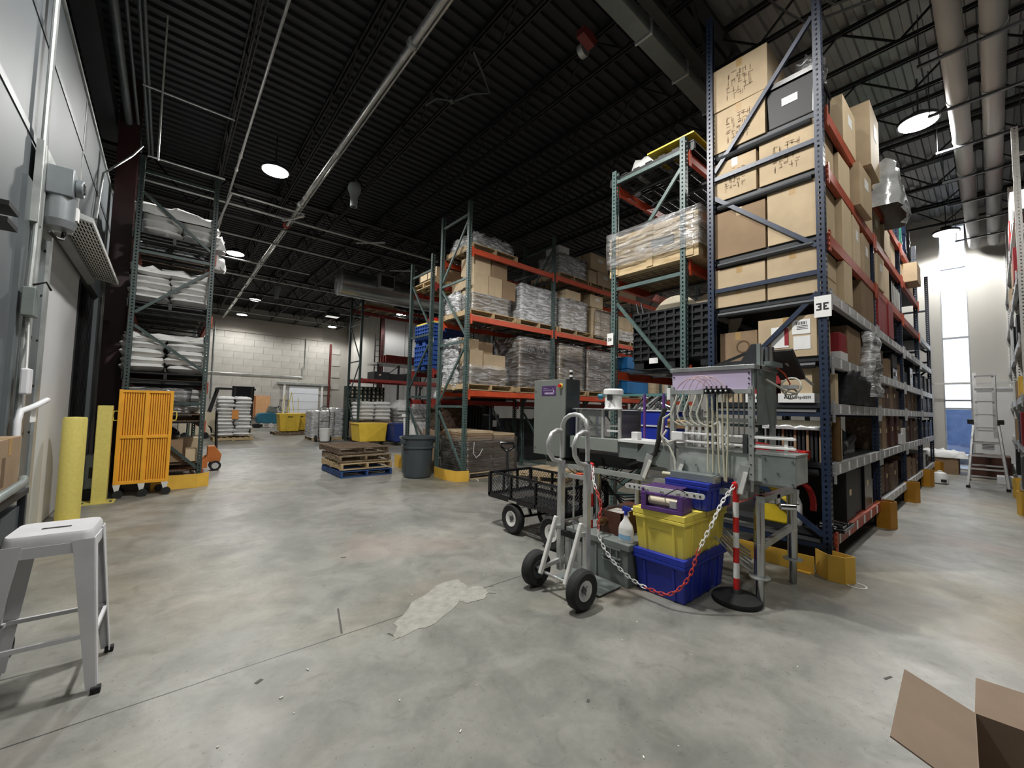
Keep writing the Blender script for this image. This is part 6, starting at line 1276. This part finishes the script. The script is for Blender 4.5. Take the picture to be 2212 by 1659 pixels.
MB().cyl((0, 0, .212), (0, 0, .24), .017, 14).obj('blue_collar', M['blue_tote'], t, smooth=True); b = MB(); b.prism([(.03, .24), (-.02, .24), (-.05, .262), (-.05, .275), (.025, .28), (.035, .26)], 'x', -.012, .012); b.obj('trigger_head', M['blue_tote'], t, bevel=.003)
b = MB(); b.prism([(-.02, .24), (-.03, .205), (-.022, .205), (-.008, .24)], 'x', -.006, .006); b.obj('trigger', M['white'], t); MB().cyl((0, -.05, .268), (0, -.066, .268), .009, 10).obj('nozzle', M['white'], t)
# purple machine head on the yellow tote
t = thing('purple_bracket', 'purple steel housing with pale roller on the yellow tote', 'machine part', (2.90, 1.46, .642), .12); m_ = M['purple']
for (y0, y1, z0, z1) in ((.02, .34, 0, .03), (.02, .34, .115, .135), (.02, .06, .03, .115), (.30, .34, .03, .115)): MB().box(.0, .012, y0, y1, z0, z1).obj('front_frame', m_, t, bevel=.003)
MB().box(.012, .2, .02, .032, 0, .12).obj('side_plate', m_, t); MB().box(.012, .2, .328, .34, 0, .16).obj('side_plate', m_, t); MB().box(.012, .2, .02, .34, 0, .01).obj('bottom_plate', m_, t); MB().box(.06, .075, .04, .36, .10, .175).obj('back_plate', m_, t)
MB().cyl((.06, .07, .072), (.06, .29, .072), .034, 18).obj('pale_roller', M['cream'], t, smooth=True); MB().box(.015, .05, .07, .12, .04, .09).obj('white_block', M['white'], t)
b = MB(); n = 14; pts = [(-.1 + .022 * cos(a), .153 + .02 * sin(a)) for a in [pi * .5 + pi * k / 8 for k in range(9)]] + [(.47 + .022 * cos(a), .153 + .02 * sin(a)) for a in [-pi * .5 + pi * k / 8 for k in range(9)]]
b.prism(pts, 'x', .035, .045); o = b.obj('cross_arm', M['alum_white'], t)
for y in (-.09, -.05, .0, .37, .41, .45): MB().cyl((.032, y, .153), (.036, y, .153), .008, 10).obj('hole_rim', M['wire'], o)
for y in (.06, .18, .30): MB().cyl((-.006, y, .15), (.036, y, .15), .006, 8).obj('bolt', M['chrome'], t)
MB().box(.09, .3, .08, .36, .155, .165).obj('top_plate', M['purple_dark'], t, bevel=.003); b = MB(); b.tube([(.05, .0, .16), (.0, .06, .19), (-.01, .12, .15), (-.005, .16, .12)], .004, 6); b.obj('cable', M['hose'], t, smooth=True)
# stanchions and chain
def stanchion(label, x, y, rz=0, top=.84, base=True):
    t = thing('stanchion', label, 'post', (x, y, 0)); z0 = .06; n = 7; h = (top - z0) / n
    for k in range(n): MB().cyl((0, 0, z0 + k * h), (0, 0, z0 + (k + 1) * h), .021, 18).obj('band', M['red'] if k % 2 == 0 else M['white'], t, smooth=True)
    MB().lathe([(.026, top - .01), (.028, top + .01), (.026, top + .03), (.008, top + .04)], n=18).obj('cap', M['red'], t, smooth=True)
    MB().lathe([(.165, 0), (.17, .012), (.165, .035), (.12, .055), (.04, .065), (.03, .09)], n=32).obj('rubber_base', M['rubber'], t, smooth=True)
stanchion('red and white chain post on black rubber base in front', 3.32, 1.28); stanchion('red and white chain post behind the rusty box', 2.98, 2.50 - .12, top=.88)
def catmull(P_, n=10):
    P_ = [Vector(p) for p in P_]; Q = [P_[0] * 2 - P_[1]] + P_ + [P_[-1] * 2 - P_[-2]]; out = []
    for i in range(1, len(Q) - 2):
        for k in range(n):
            t_ = k / n; a, b_, c, d_ = Q[i - 1], Q[i], Q[i + 1], Q[i + 2]
            out.append(.5 * ((2 * b_) + (c - a) * t_ + (2 * a - 5 * b_ + 4 * c - d_) * t_ ** 2 + (-a + 3 * b_ - 3 * c + d_) * t_ ** 3))
    out.append(P_[-1]); return out
CP = [(3.28, 1.285, .84), (3.15, 1.31, .74), (3.03, 1.33, .60), (2.93, 1.38, .42), (2.86, 1.42, .235), (2.80, 1.52, .11), (2.79, 1.67, .09), (2.79, 1.835, .115), (2.80, 2.02, .20), (2.80, 2.14, .34), (2.81, 2.16, .47), (2.86, 2.18, .60), (2.90, 2.28, .75), (2.96, 2.35, .88)]
cpts = catmull(CP, 24); t = thing('plastic_chain', 'red and white plastic chain looping between the two posts', 'chain', (3.28, 1.285, .84)); O0 = Vector((3.28, 1.285, .84))
lk = MB(); lk.tube([(.0155 * cos(a) + (.010 if cos(a) > 0 else -.010), .0105 * sin(a), 0) for a in [k * pi / 8 + .001 for k in range(16)]], .0035, 6, True)
lm = {True: lk.mesh('link', M['white'], True), False: lk.mesh('link', M['rope_red'], True)}
acc = 0; L_ = 0; tot = sum((q - p).length for p, q in zip(cpts, cpts[1:])); step = .036; nxt = 0; k = 0
for p, q in zip(cpts, cpts[1:]):
    d = (q - p); sl = d.length
    while nxt <= L_ + sl:
        c = p + d * ((nxt - L_) / sl); f_ = nxt / tot
        white = f_ < .24 or (.50 < f_ < .76) or f_ > .91
        o = put('link', lm[white], t, loc=c - O0); o.rotation_mode = 'QUATERNION'; qn = d.normalized().to_track_quat('X', 'Z'); o.rotation_quaternion = qn @ Matrix.Rotation(.6 if k % 2 else .6 + pi / 2, 3, 'X').to_quaternion(); k += 1; nxt += step
    L_ += sl
# ---------------------------------------------------------------- hand truck
def wheel(par, c, r, w_, ax='y', hub='alum', n=28, hr=.5):
    s_ = [(r * hr, -w_ / 2 * .7), (r * .86, -w_ / 2), (r * .97, -w_ / 2 * .7), (r, -w_ / 4), (r * .985, 0), (r, w_ / 4), (r * .97, w_ / 2 * .7), (r * .86, w_ / 2), (r * hr, w_ / 2 * .7)]
    o = MB().lathe(s_, c, n, ax, cap=False).obj('tyre', M['rubber'], par, smooth=True)
    h = MB().lathe([(.02, -w_ * .2), (r * hr * .5, -w_ * .22), (r * hr * .8, -w_ * .38), (r * hr * 1.02, -w_ * .40), (r * hr * 1.02, w_ * .40), (r * hr * .8, w_ * .38), (r * hr * .5, w_ * .22), (.02, w_ * .2)], c, n, ax).obj('rim', M[hub], par, smooth=True)
    e = {'y': (0, 1, 0), 'x': (1, 0, 0)}[ax]; c = Vector(c); e = Vector(e); MB().cyl(c - e * w_ * .32, c + e * w_ * .32, r * .16, 14).obj('hub_cap', M['wire'], par, smooth=True)
    for k in range(4):
        a = k * pi / 2 + .5; v = Vector((0, 0, 1)) * sin(a) * r * .28 + (Vector((1, 0, 0)) if ax == 'y' else Vector((0, 1, 0))) * cos(a) * r * .28
        MB().cyl(c + v - e * w_ * .26, c + v + e * w_ * .26, r * .05, 8).obj('lug', M['wire'], par)
t = thing('aluminium_hand_truck', 'aluminium hand truck with looped handles and stair skids', 'hand truck', (2.30, 1.94, 0))
wheel(t, (0, -.03, .137), .137, .09, hub='alum'); wheel(t, (.02, .45, .137), .137, .09, hub='wire'); MB().cyl((0, .02, .137), (.01, .42, .137), .012, 10).obj('axle', M['steel'], t, smooth=True)
X0 = .22
for y in (.11, .38): 
    MB().box(X0 - .024, X0 + .024, y - .022, y + .022, .10, .98).obj('upright', M['alum'], t, bevel=.004); MB().cyl((X0, y, .95), (X0, y, 1.25), .018, 12).obj('handle_tube', M['alum'], t, smooth=True); MB().lathe([(.022, .94), (.022, 1.0)], (X0, y, 0), 14).obj('clamp_ring', M['wire'], t)
    b = MB(); b.tube([(X0, y, 1.22), (X0 - .06, y, 1.225), (X0 - .12, y, 1.20), (X0 - .16, y, 1.13), (X0 - .15, y, 1.05), (X0 - .10, y, .99), (X0 - .04, y, .975), (X0, y, .98)], .0185, 12); b.obj('d_handle', M['alum'], t, smooth=True)
b = MB(); b.tube([(X0, .38, 1.22), (X0, .375, 1.27), (X0, .345, 1.32), (X0, .295, 1.35), (X0, .24, 1.358), (X0, .185, 1.35), (X0, .135, 1.31), (X0, .115, 1.26), (X0, .11, 1.22)], .0185, 12); b.obj('arched_handle', M['alum'], t, smooth=True)
MB().cyl((X0, .245, .40), (X0, .245, .87), .008, 10).obj('centre_rod', M['steel'], t, smooth=True); MB().box(X0 - .01, X0 + .02, .10, .40, .85, .88).obj('cross_bar', M['alum'], t); MB().box(X0 - .02, X0 + .02, .09, .40, .38, .42).obj('cross_bar', M['black'], t); MB().box(X0 - .01, X0 + .02, .10, .40, .16, .2).obj('cross_bar', M['alum'], t)
for y in (.17, .30): MB().box(X0 - .012, X0 + .012, y - .02, y + .02, .12, .4).obj('lower_channel', M['alum'], t)
MB().cyl((X0 - .01, .14, .52), (X0 + .03, .14, .52), .05, 18).obj('latch_plate', M['chrome'], t, smooth=True); MB().tube([(X0, .16, .50), (X0 - .03, .22, .53), (X0, .3, .5)], .012, 8).obj('latch_bar', M['chrome'], t, smooth=True); MB().box(X0 + .01, X0 + .06, .18, .24, .86, .89).obj('orange_grip', M['orange'], t)
for y in (.08, .335):
    MB().bar((.12, y, .55), (-.03, y + .02, .13), .03, .035, up=(1, 0, 0)).obj('stair_skid', M['alum_white'], t, bevel=.008); 
    MB().bar((.16, y + .05, .5), (.03, y + .06, .14), .02, .012, up=(1, 0, 0)).obj('skid_rail', M['alum_white'], t)
    for k in range(5): f_ = k / 4; MB().bar((.12 - .14 * f_, y + .01, .52 - .36 * f_), (.155 - .125 * f_, y + .055, .49 - .33 * f_), .012, .01).obj('skid_rung', M['alum'], t)
    MB().bar((.11, y + .02, .46), (X0, y + .04, .44), .02, .03).obj('skid_mount', M['alum'], t)
MB().box(X0 + .02, X0 + .30, .0, .46, .012, .02).obj('toe_plate', M['steel_dull'], t)
MB().bar((0, .0, .14), (X0, .11, .18), .03, .03).obj('axle_bracket', M['alum'], t); MB().bar((0, .42, .14), (X0, .38, .18), .03, .03).obj('axle_bracket', M['alum'], t)
# ---------------------------------------------------------------- black mesh wagon
t = thing('garden_wagon', 'black steel mesh wagon with pneumatic tyres behind the hand truck', 'wagon', (3.02, 2.72, 0)); m_ = M['black_gloss']
W_, L_ = .66, 1.22; z0, z1 = .36, .62
for x in (0, W_): 
    MB().box(x - .015, x + .015, 0, L_, z0 - .02, z0 + .03).obj('bed_rail', m_, t); MB().cyl((x, .02, z1), (x + (.06 if x == 0 else -.0), L_ - .02, z1), .016, 8).obj('top_rail', m_, t, smooth=True)
    for y in (.02, .42, .82, L_ - .02): MB().bar((x, y, z0), (x, y, z1), .03, .02).obj('stake', m_, t)
for y in (0, L_): 
    MB().box(0, W_, y - .015, y + .015, z0 - .02, z0 + .03).obj('bed_rail', m_, t); MB().cyl((.0, y, z1), (W_, y, z1), .016, 8).obj('top_rail', m_, t, smooth=True)
    for x in (.0, .22, .44, W_): MB().bar((x, y, z0), (x, y, z1), .03, .02).obj('stake', m_, t)
def exmesh(o_, u, v, w_, h, s_=.045):
    b = MB(); o_, u, v = Vector(o_), Vector(u), Vector(v)
    n = int((w_ + h) / s_)
    for i in range(n):
        a = i * s_
        p0 = (min(a, w_), max(0, a - w_)); p1 = (max(0, a - h), min(a, h))
        b.bar(o_ + u * p0[0] + v * p0[1], o_ + u * p1[0] + v * p1[1], .0035, .0035)
        p0 = (w_ - p0[0], p0[1]); p1 = (w_ - p1[0], p1[1]); b.bar(o_ + u * p0[0] + v * p0[1], o_ + u * p1[0] + v * p1[1], .0035, .0035)
    o2 = b.obj('expanded_mesh', M['wire'], t); o2['kind'] = 'stuff'
exmesh((0, 0, z0 + .03), (0, 1, 0), (0, 0, 1), L_, z1 - z0 - .04); exmesh((W_, 0, z0 + .03), (0, 1, 0), (0, 0, 1), L_, z1 - z0 - .04); exmesh((0, L_, z0 + .03), (1, 0, 0), (0, 0, 1), W_, z1 - z0 - .04); exmesh((0, 0, z0 + .03), (1, 0, 0), (0, 0, 1), W_, z1 - z0 - .04); exmesh((0, 0, z0), (0, 1, 0), (1, 0, 0), L_, W_, .05)
wheel(t, (.02, .80, .165), .165, .09, 'x', 'alum_white'); wheel(t, (.50, .72, .165), .165, .09, 'x', 'alum_white'); wheel(t, (.0, .16, .165), .165, .09, 'x', 'alum_white'); wheel(t, (.6, .12, .165), .165, .09, 'x', 'alum_white')
MB().cyl((.02, .8, .165), (.5, .74, .165), .012, 8).obj('axle', m_, t); MB().cyl((0, .15, .165), (.6, .13, .165), .012, 8).obj('axle', m_, t); MB().bar((.26, .77, .18), (.3, .9, .35), .03, .03).obj('fork_plate', m_, t); MB().box(.1, .5, .1, .9, .30, .345).obj('under_frame', m_, t)
b = MB(); b.tube([(.30, L_ + .0, .32), (.38, L_ + .12, .55), (.47, L_ + .25, .82)], .018, 8); b.obj('pull_bar', m_, t, smooth=True); b = MB(); b.tube([(.47, L_ + .25, .82), (.40, L_ + .29, .88), (.41, L_ + .32, .93), (.56, L_ + .24, .93), (.57, L_ + .22, .88)], .02, 8, True); b.obj('loop_handle', m_, t, smooth=True)
MB().box(-.022, -.016, .70, .84, .345, .37).obj('chrome_latch', M['chrome'], t); MB().tube([(-.02, .38, .35), (-.03, .42, .33), (-.02, .5, .35)], .004, 6).obj('hook', M['chrome'], t)
# ---------------------------------------------------------------- bollards, yellow cart, stool, table at the left
t = thing('bollard', 'thick yellow bollard nearer the camera by the white door', 'bollard', (-.76, 6.72, 0)); MB().lathe([(.10, 0), (.10, 1.16), (.092, 1.185), (.03, 1.19)], n=28).obj('post', M['yellow_post'], t, smooth=True); MB().box(-.2, .2, -.2, .16, 0, .012).obj('base_plate', M['yellow_post'], t)
t = thing('bollard', 'square edged yellow bollard on a base plate by the curtain', 'bollard', (-.61, 7.85, 0)); MB().box(-.075, .075, -.075, .075, 0, 1.31).obj('post', M['yellow_post'], t, bevel=.01); MB().box(-.2, .16, -.12, .12, 0, .015).obj('base_plate', M['yellow_post'], t)
for s_ in (-.15, .12): MB().cyl((s_, -.08, .015), (s_, -.08, .03), .014, 8).obj('anchor_bolt', M['wire'], t)
t = thing('yellow_cage_cart', 'tall amber yellow panel cart on casters before the left rack', 'cart', (-.50, 8.02, 0)); m_ = M['yellow_cart']; Wc = .60
for x in (0, Wc - .04, Wc / 2 - .02): MB().box(x, x + .04, 0, .04, .19, 1.54).obj('upright', m_, t, bevel=.004)
for z in (.19, .84, 1.50): MB().box(0, Wc, .002, .042, z, z + .035 + .01 * (z < 1)).obj('cross_rail', m_, t, bevel=.004)
for (x0, x1) in ((.04, Wc / 2 - .02), (Wc / 2 + .02, Wc - .04)):
    for (za, zb) in ((.235, .84), (.885, 1.50)):
        n = 9
        for k in range(n): ww = (x1 - x0) / n; MB().box(x0 + k * ww, x0 + k * ww + ww * .62, .02, .06, za, zb).obj('panel_slat', m_, t); 
        MB().box(x0, x1, .05, .065, za, zb).obj('panel_back', m_, t)
for dx in (.12, .24): MB().box(0, Wc, .08 + dx, .1 + dx, .19, 1.53).obj('nested_panel', m_, t)
for x, s_ in ((0, -1), (Wc, 1)):
    b = MB(); b.tube([(x, .02, 1.1), (x + s_ * .04, .02, 1.1), (x + s_ * .05, .02, 1.17), (x + s_ * .04, .02, 1.23), (x, .02, 1.23)], .007, 6); b.obj('side_handle', M['yellow_tote'], t, smooth=True)
for x in (.04, .30, .56): 
    MB().prism([(x - .04, .19), (x + .04, .19), (x + .025, .1), (x - .01, .07)], 'y', 0, .05).obj('caster_fork', M['alum_white'], t); MB().cyl((x + .02, -.01, .055), (x + .02, .03, .055), .055, 20).obj('caster_wheel', M['rubber'], t, smooth=True)
for x in (.06, .5): MB().cyl((x, .28, .055), (x, .32, .055), .055, 18).obj('caster_wheel', M['rubber'], t, smooth=True)
t = thing('grey_machine', 'grey machine on casters hidden behind the square bollard', 'machine', (-.80, 8.1, 0)); MB().box(0, .25, 0, .3, .15, .62).obj('body', M['grey_tote'], t, bevel=.02); MB().cyl((.05, .0, .07), (.05, .04, .07), .07, 16).obj('wheel', M['rubber'], t); MB().cyl((.2, .0, .07), (.2, .04, .07), .07, 16).obj('wheel', M['rubber'], t); MB().box(.05, .2, -.005, 0, .3, .45).obj('panel', M['black'], t)
# white metal stool
t = thing('metal_stool', 'white scuffed metal cafe stool at the lower left', 'stool', (-.375, 3.03, 0), -.04); wm_ = mat('stool_white', '#c9c9cc', .42, var=.06, scale=9)
b = MB(); rr = .04; hs = .15; pts = []
for cx, cy, a0 in ((hs - rr, hs - rr, 0), (-hs + rr, hs - rr, pi / 2), (-hs + rr, -hs + rr, pi), (hs - rr, -hs + rr, 1.5 * pi)):
    pts += [(cx + rr * cos(a0 + k * pi / 10), cy + rr * sin(a0 + k * pi / 10)) for k in range(6)]
n = len(pts); vs = [(x * 1.0, y * 1.0, .70) for x, y in pts] + [(x, y, .745) for x, y in pts] + [(x * .95, y * .95, .76) for x, y in pts] + [(x * .8, y * .8, .757) for x, y in pts]
b.add(vs, [(j * n + k, j * n + (k + 1) % n, (j + 1) * n + (k + 1) % n, (j + 1) * n + k) for j in range(3) for k in range(n)] + [tuple(range(3 * n, 4 * n))]); b.obj('seat', wm_, t, smooth=True)
MB().box(-.05, .05, -.012, .012, .7572, .7585).obj('seat_slot', M['black'], t)
for sx in (-1, 1):
    for sy in (-1, 1):
        a = Vector((sx * .135, sy * .135, .72)); c = Vector((sx * .205, sy * .205, .02)); b = MB()
        for (dx, dy) in ((1, 0), (0, 1)):
            wa, wb = .075, .035; u = Vector((-sx * dx, -sy * dy, 0)); b.add([a + Vector((sx * .018, sy * .018, 0)), a + Vector((sx * .018, sy * .018, 0)) + u * wa, c + u * wb, c], [(0, 1, 2, 3) if (sx * sy > 0) == (dx == 1) else (3, 2, 1, 0)])
        o = b.obj('leg', wm_, t); so = o.modifiers.new('solid', 'SOLIDIFY'); so.thickness = .004; MB().box(c.x - .018, c.x + .018, c.y - .018, c.y + .018, 0, .03).obj('rubber_foot', M['rubber'], o, bevel=.004)
for z, k in ((.27, .182),):
    for (p, q) in (((-k, -k), (k, -k)), ((k, -k), (k, k)), ((k, k), (-k, k)), ((-k, k), (-k, -k))): MB().bar((p[0], p[1], z), (q[0], q[1], z), .014, .02).obj('footrest', wm_, t)
for s_ in (-1, 1):
    for ax in (0, 1):
        p = [(-.155, s_ * .153), (.155, s_ * .153)] if ax == 0 else [(s_ * .153, -.155), (s_ * .153, .155)]; MB().bar((p[0][0], p[0][1], .685), (p[1][0], p[1][1], .685), .004, .05).obj('apron', wm_, t)
# cart with carton at the left edge
t = thing('utility_cart', 'grey utility cart with a rounded tube handle at the left edge', 'cart', (-.88, 2.55, 0)); MB().box(0, .32, 0, 1.0, .86, .89).obj('top_shelf', M['shelf_metal'], t); b = MB(); b.tube([(.34, .1, .80), (.34, .12, .93), (.34, .3, .95), (.34, .72, .955), (.32, .85, .96)], .02, 10); b.obj('tube_handle', M['steel_dull'], t, smooth=True)
for x in (.02, .29):
    for y in (.03, .94): MB().box(x, x + .03, y, y + .03, .05, .86).obj('leg', M['shelf_metal'], t); MB().cyl((x, y, .05), (x + .03, y, .05), .05, 14).obj('caster', M['rubber'], t)
MB().box(.02, .3, .6, .98, .4, .8).obj('grey_bin', M['grey_bin'], t)
o = carton('tan cardboard box standing on the cart at the left edge', -.90, -.60, 3.1, 3.52, .893, .29, 'card_dark'); 
MB().box(.149, .1505, -.12, -.06, .05, .2).obj('printed_marks', M['print'], o); o = MB().box(0, .3, 0, .25, 0, .004).obj('paper_sheet', M['paper'], loc=(-.88, 2.8, .892)); tag(o, 'white paper lying on the cart at the left edge', 'paper')
o = MB().prism([(-.04, 0), (.04, 0), (.01, .12), (-.01, .12)], 'y', -.01, .01).obj('red_wedge', M['red'], loc=(-.74, 4.35, .0)); tag(o, 'small red wedge on the floor behind the stool', 'wedge')
t = thing('floor_strips', 'pale wooden strips on the floor seen through the stool', 'strips', (-.72, 6.1, 0)); MB().box(-.1, .25, 0, .03, 0, .02).obj('strip', M['wood_pale'], t); MB().box(-.15, .2, .12, .15, 0, .02).obj('strip', M['cream'], t)
# ---------------------------------------------------------------- right aisle: ladder, jug, boxes, rail
t = thing('folding_ladder', 'aluminium multi-position ladder standing in the right aisle', 'ladder', (12.4, .12, 0)); al = M['alum']
for s_ in (-1, 1):
    MB().bar((0, s_ * .26, .02), (.55, s_ * .16, 1.30), .03, .06).obj('front_rail', al, t); MB().bar((.45, s_ * .13, 1.0), (.62, s_ * .13, 2.35), .028, .055).obj('upper_rail', al, t)
    MB().bar((1.35, s_ * .28, .02), (.75, s_ * .17, 1.30), .03, .06).obj('rear_rail', al, t); MB().bar((.85, s_ * .14, 1.0), (.70, s_ * .14, 2.3), .028, .055).obj('rear_upper_rail', al, t)
    MB().box(-.03, .04, s_ * .26 - .03, s_ * .26 + .03, 0, .05).obj('foot', M['black'], t); MB().box(1.31, 1.39, s_ * .28 - .03, s_ * .28 + .03, 0, .05).obj('foot', M['black'], t)
    MB().box(.48, .62, s_ * .2 - .05, s_ * .2 + .05, 1.27, 1.37).obj('lock_hinge', M['black'], t, bevel=.01)
for k in range(5): f_ = (.1 + k * .26) / 1.3; MB().bar((.55 * f_, -.26 + .1 * f_, .02 + 1.28 * f_), (.55 * f_, .26 - .1 * f_, .02 + 1.28 * f_), .04, .03).obj('rung', al, t)
for k in range(5): MB().bar((.47 + .03 * k, -.13, 1.2 + k * .27), (.47 + .03 * k, .13, 1.2 + k * .27), .04, .03).obj('rung', al, t)
for k in range(5): f_ = (.1 + k * .26) / 1.3; MB().bar((1.35 - .6 * f_, -.28 + .1 * f_, .02 + 1.28 * f_), (1.35 - .6 * f_, .28 - .1 * f_, .02 + 1.28 * f_), .04, .03).obj('rung', al, t)
t = thing('plastic_jug', 'white plastic jug lying on the aisle floor by the far guards', 'jug', (12.6, .78, 0)); MB().lathe([(.10, 0), (.13, .02), (.13, .15), (.10, .22), (.04, .25), (.04, .27)], n=20).obj('body', M['white'], t, smooth=True); MB().box(-.14, -.05, -.1, -.02, .05, .1).obj('label', M['shelf_metal'], t)
ct('long low brown carton at the window end of the aisle', 14.9, 15.6, .60, 1.40, 0, .40, 'card_dark'); film('grey white covers heaped on the long carton by the window', 14.85, 15.6, .45, 1.35, .40, .62, 'bag', seed=91, slump=.15, jit=.04, res=.12, taper=.4, name='dust_cover')['category'] = 'cover'
ct('dark carton behind the ladder feet', 14.6, 15.4, -.22, .42, 0, .52, 'brown_steel', tape=False); ct('open white box on floor at the foot of the ladder', 13.2, 13.6, -.22, .0, 0, .2, 'white_paint', tape=False)
o = MB().bar((15.6, 1.35, 2.28), (15.6, -.5, 2.28), .06, .05).obj('wall_rail', M['alum_white']); tag(o, 'long pale rail across the end of the aisle behind the ladder', 'rail')
o = MB().box(15.9, 16.2, -.9, .33, .3, 2.2).obj('white_board', M['white_wall']); tag(o, 'large white board against the wall behind the ladder', 'board')
for k in range(5): MB().box(15.895, 15.9, .02, .22, .62 + k * .035, .635 + k * .035).obj('printed_line', M['wire'], o)
# goods on the right edge rack
RG = [(9.7, 3.5, 'dark_red', .5), (10.4, 3.5, 'card', .45), (9.8, 4.4, 'white', .5), (9.6, 2.6, 'black', .35), (9.7, 1.0, 'dark_red', .5), (10.5, 1.0, 'navy', .5), (9.6, .3, 'black', .55), (10.3, .3, 'grey_bin', .5), (11.1, 1.75, 'card_dark', .3), (9.9, 1.75, 'yellow', .3), (11.2, 2.6, 'black_gloss', .4), (12.3, 1.0, 'card_dark', .4), (12.9, .3, 'black', .5), (12.3, 3.5, 'card', .4), (10.9, 4.4, 'red', .4)]
nm = {'dark_red': 'maroon', 'card': 'tan', 'white': 'white', 'black': 'black', 'navy': 'navy', 'grey_bin': 'grey', 'card_dark': 'brown', 'yellow': 'yellow', 'black_gloss': 'shiny black', 'red': 'red'}
lv = {.3: 'lowest', 1.0: 'second', 1.75: 'third', 2.6: 'fourth', 3.5: 'fifth', 4.4: 'top'}
for i, (x, z, m, h) in enumerate(RG):
    o = carton('%s box on the %s shelf of the right edge rack%s' % (nm[m], lv[z], '' if x < 11 else ', farther bay'), x, x + .5, -.75, -.26, z, h, m, tape=False)
# open carton at the lower right
t = thing('open_carton', 'open cardboard box with spread flaps at the lower right corner', 'box', (2.15, -.02, 0))
cd = mat('card_shaded', '#7f6d5c', .85, var=.08)  # cardboard darkened, its shade put into the colour
A_ = [(-.30, .08), (.22, .10), (.26, -.42), (-.28, -.44)]; hz = .30
for i in range(4):
    p, q = A_[i], A_[(i + 1) % 4]; MB().bar((p[0], p[1], hz / 2), (q[0], q[1], hz / 2), .005, hz).obj('side', cd, t)
MB().box(-.3, .24, -.43, .09, .002, .008).obj('bottom', cd, t)
def flap(p, q, out, up, ln):
    p, q = Vector((*p, hz)), Vector((*q, hz)); v = (Vector(out) + Vector((0, 0, up))).normalized() * ln; e = (q - p) * .0
    b = MB(); b.add([p, q, q + v - e, p + v + e], [(0, 1, 2, 3)]); o = b.obj('flap', cd, t); so = o.modifiers.new('solid', 'SOLIDIFY'); so.thickness = .005
flap(A_[0], A_[1], (.0, 1, 0), .35, .20); flap(A_[1], A_[2], (1, 0, 0), .3, .19); flap(A_[3], A_[0], (-1, 0, 0), -.3, .2); flap(A_[2], A_[3], (0, -1, 0), .4, .2)
o = MB().box(-.16, .16, -.15, .15, 0, .33).obj('white_carton_lid', M['white_paint'], loc=(2.55, -.28, 0)); bpy.data.objects.remove(o)
o = MB().lathe([(.07, 0), (.07, .002), (.058, .002), (.058, 0)], (4.42, .775, .001), 24, cap=False).obj('floor_sticker', M['white']); tag(o, 'faint white ring mark on the floor beside the corner guard', 'mark')
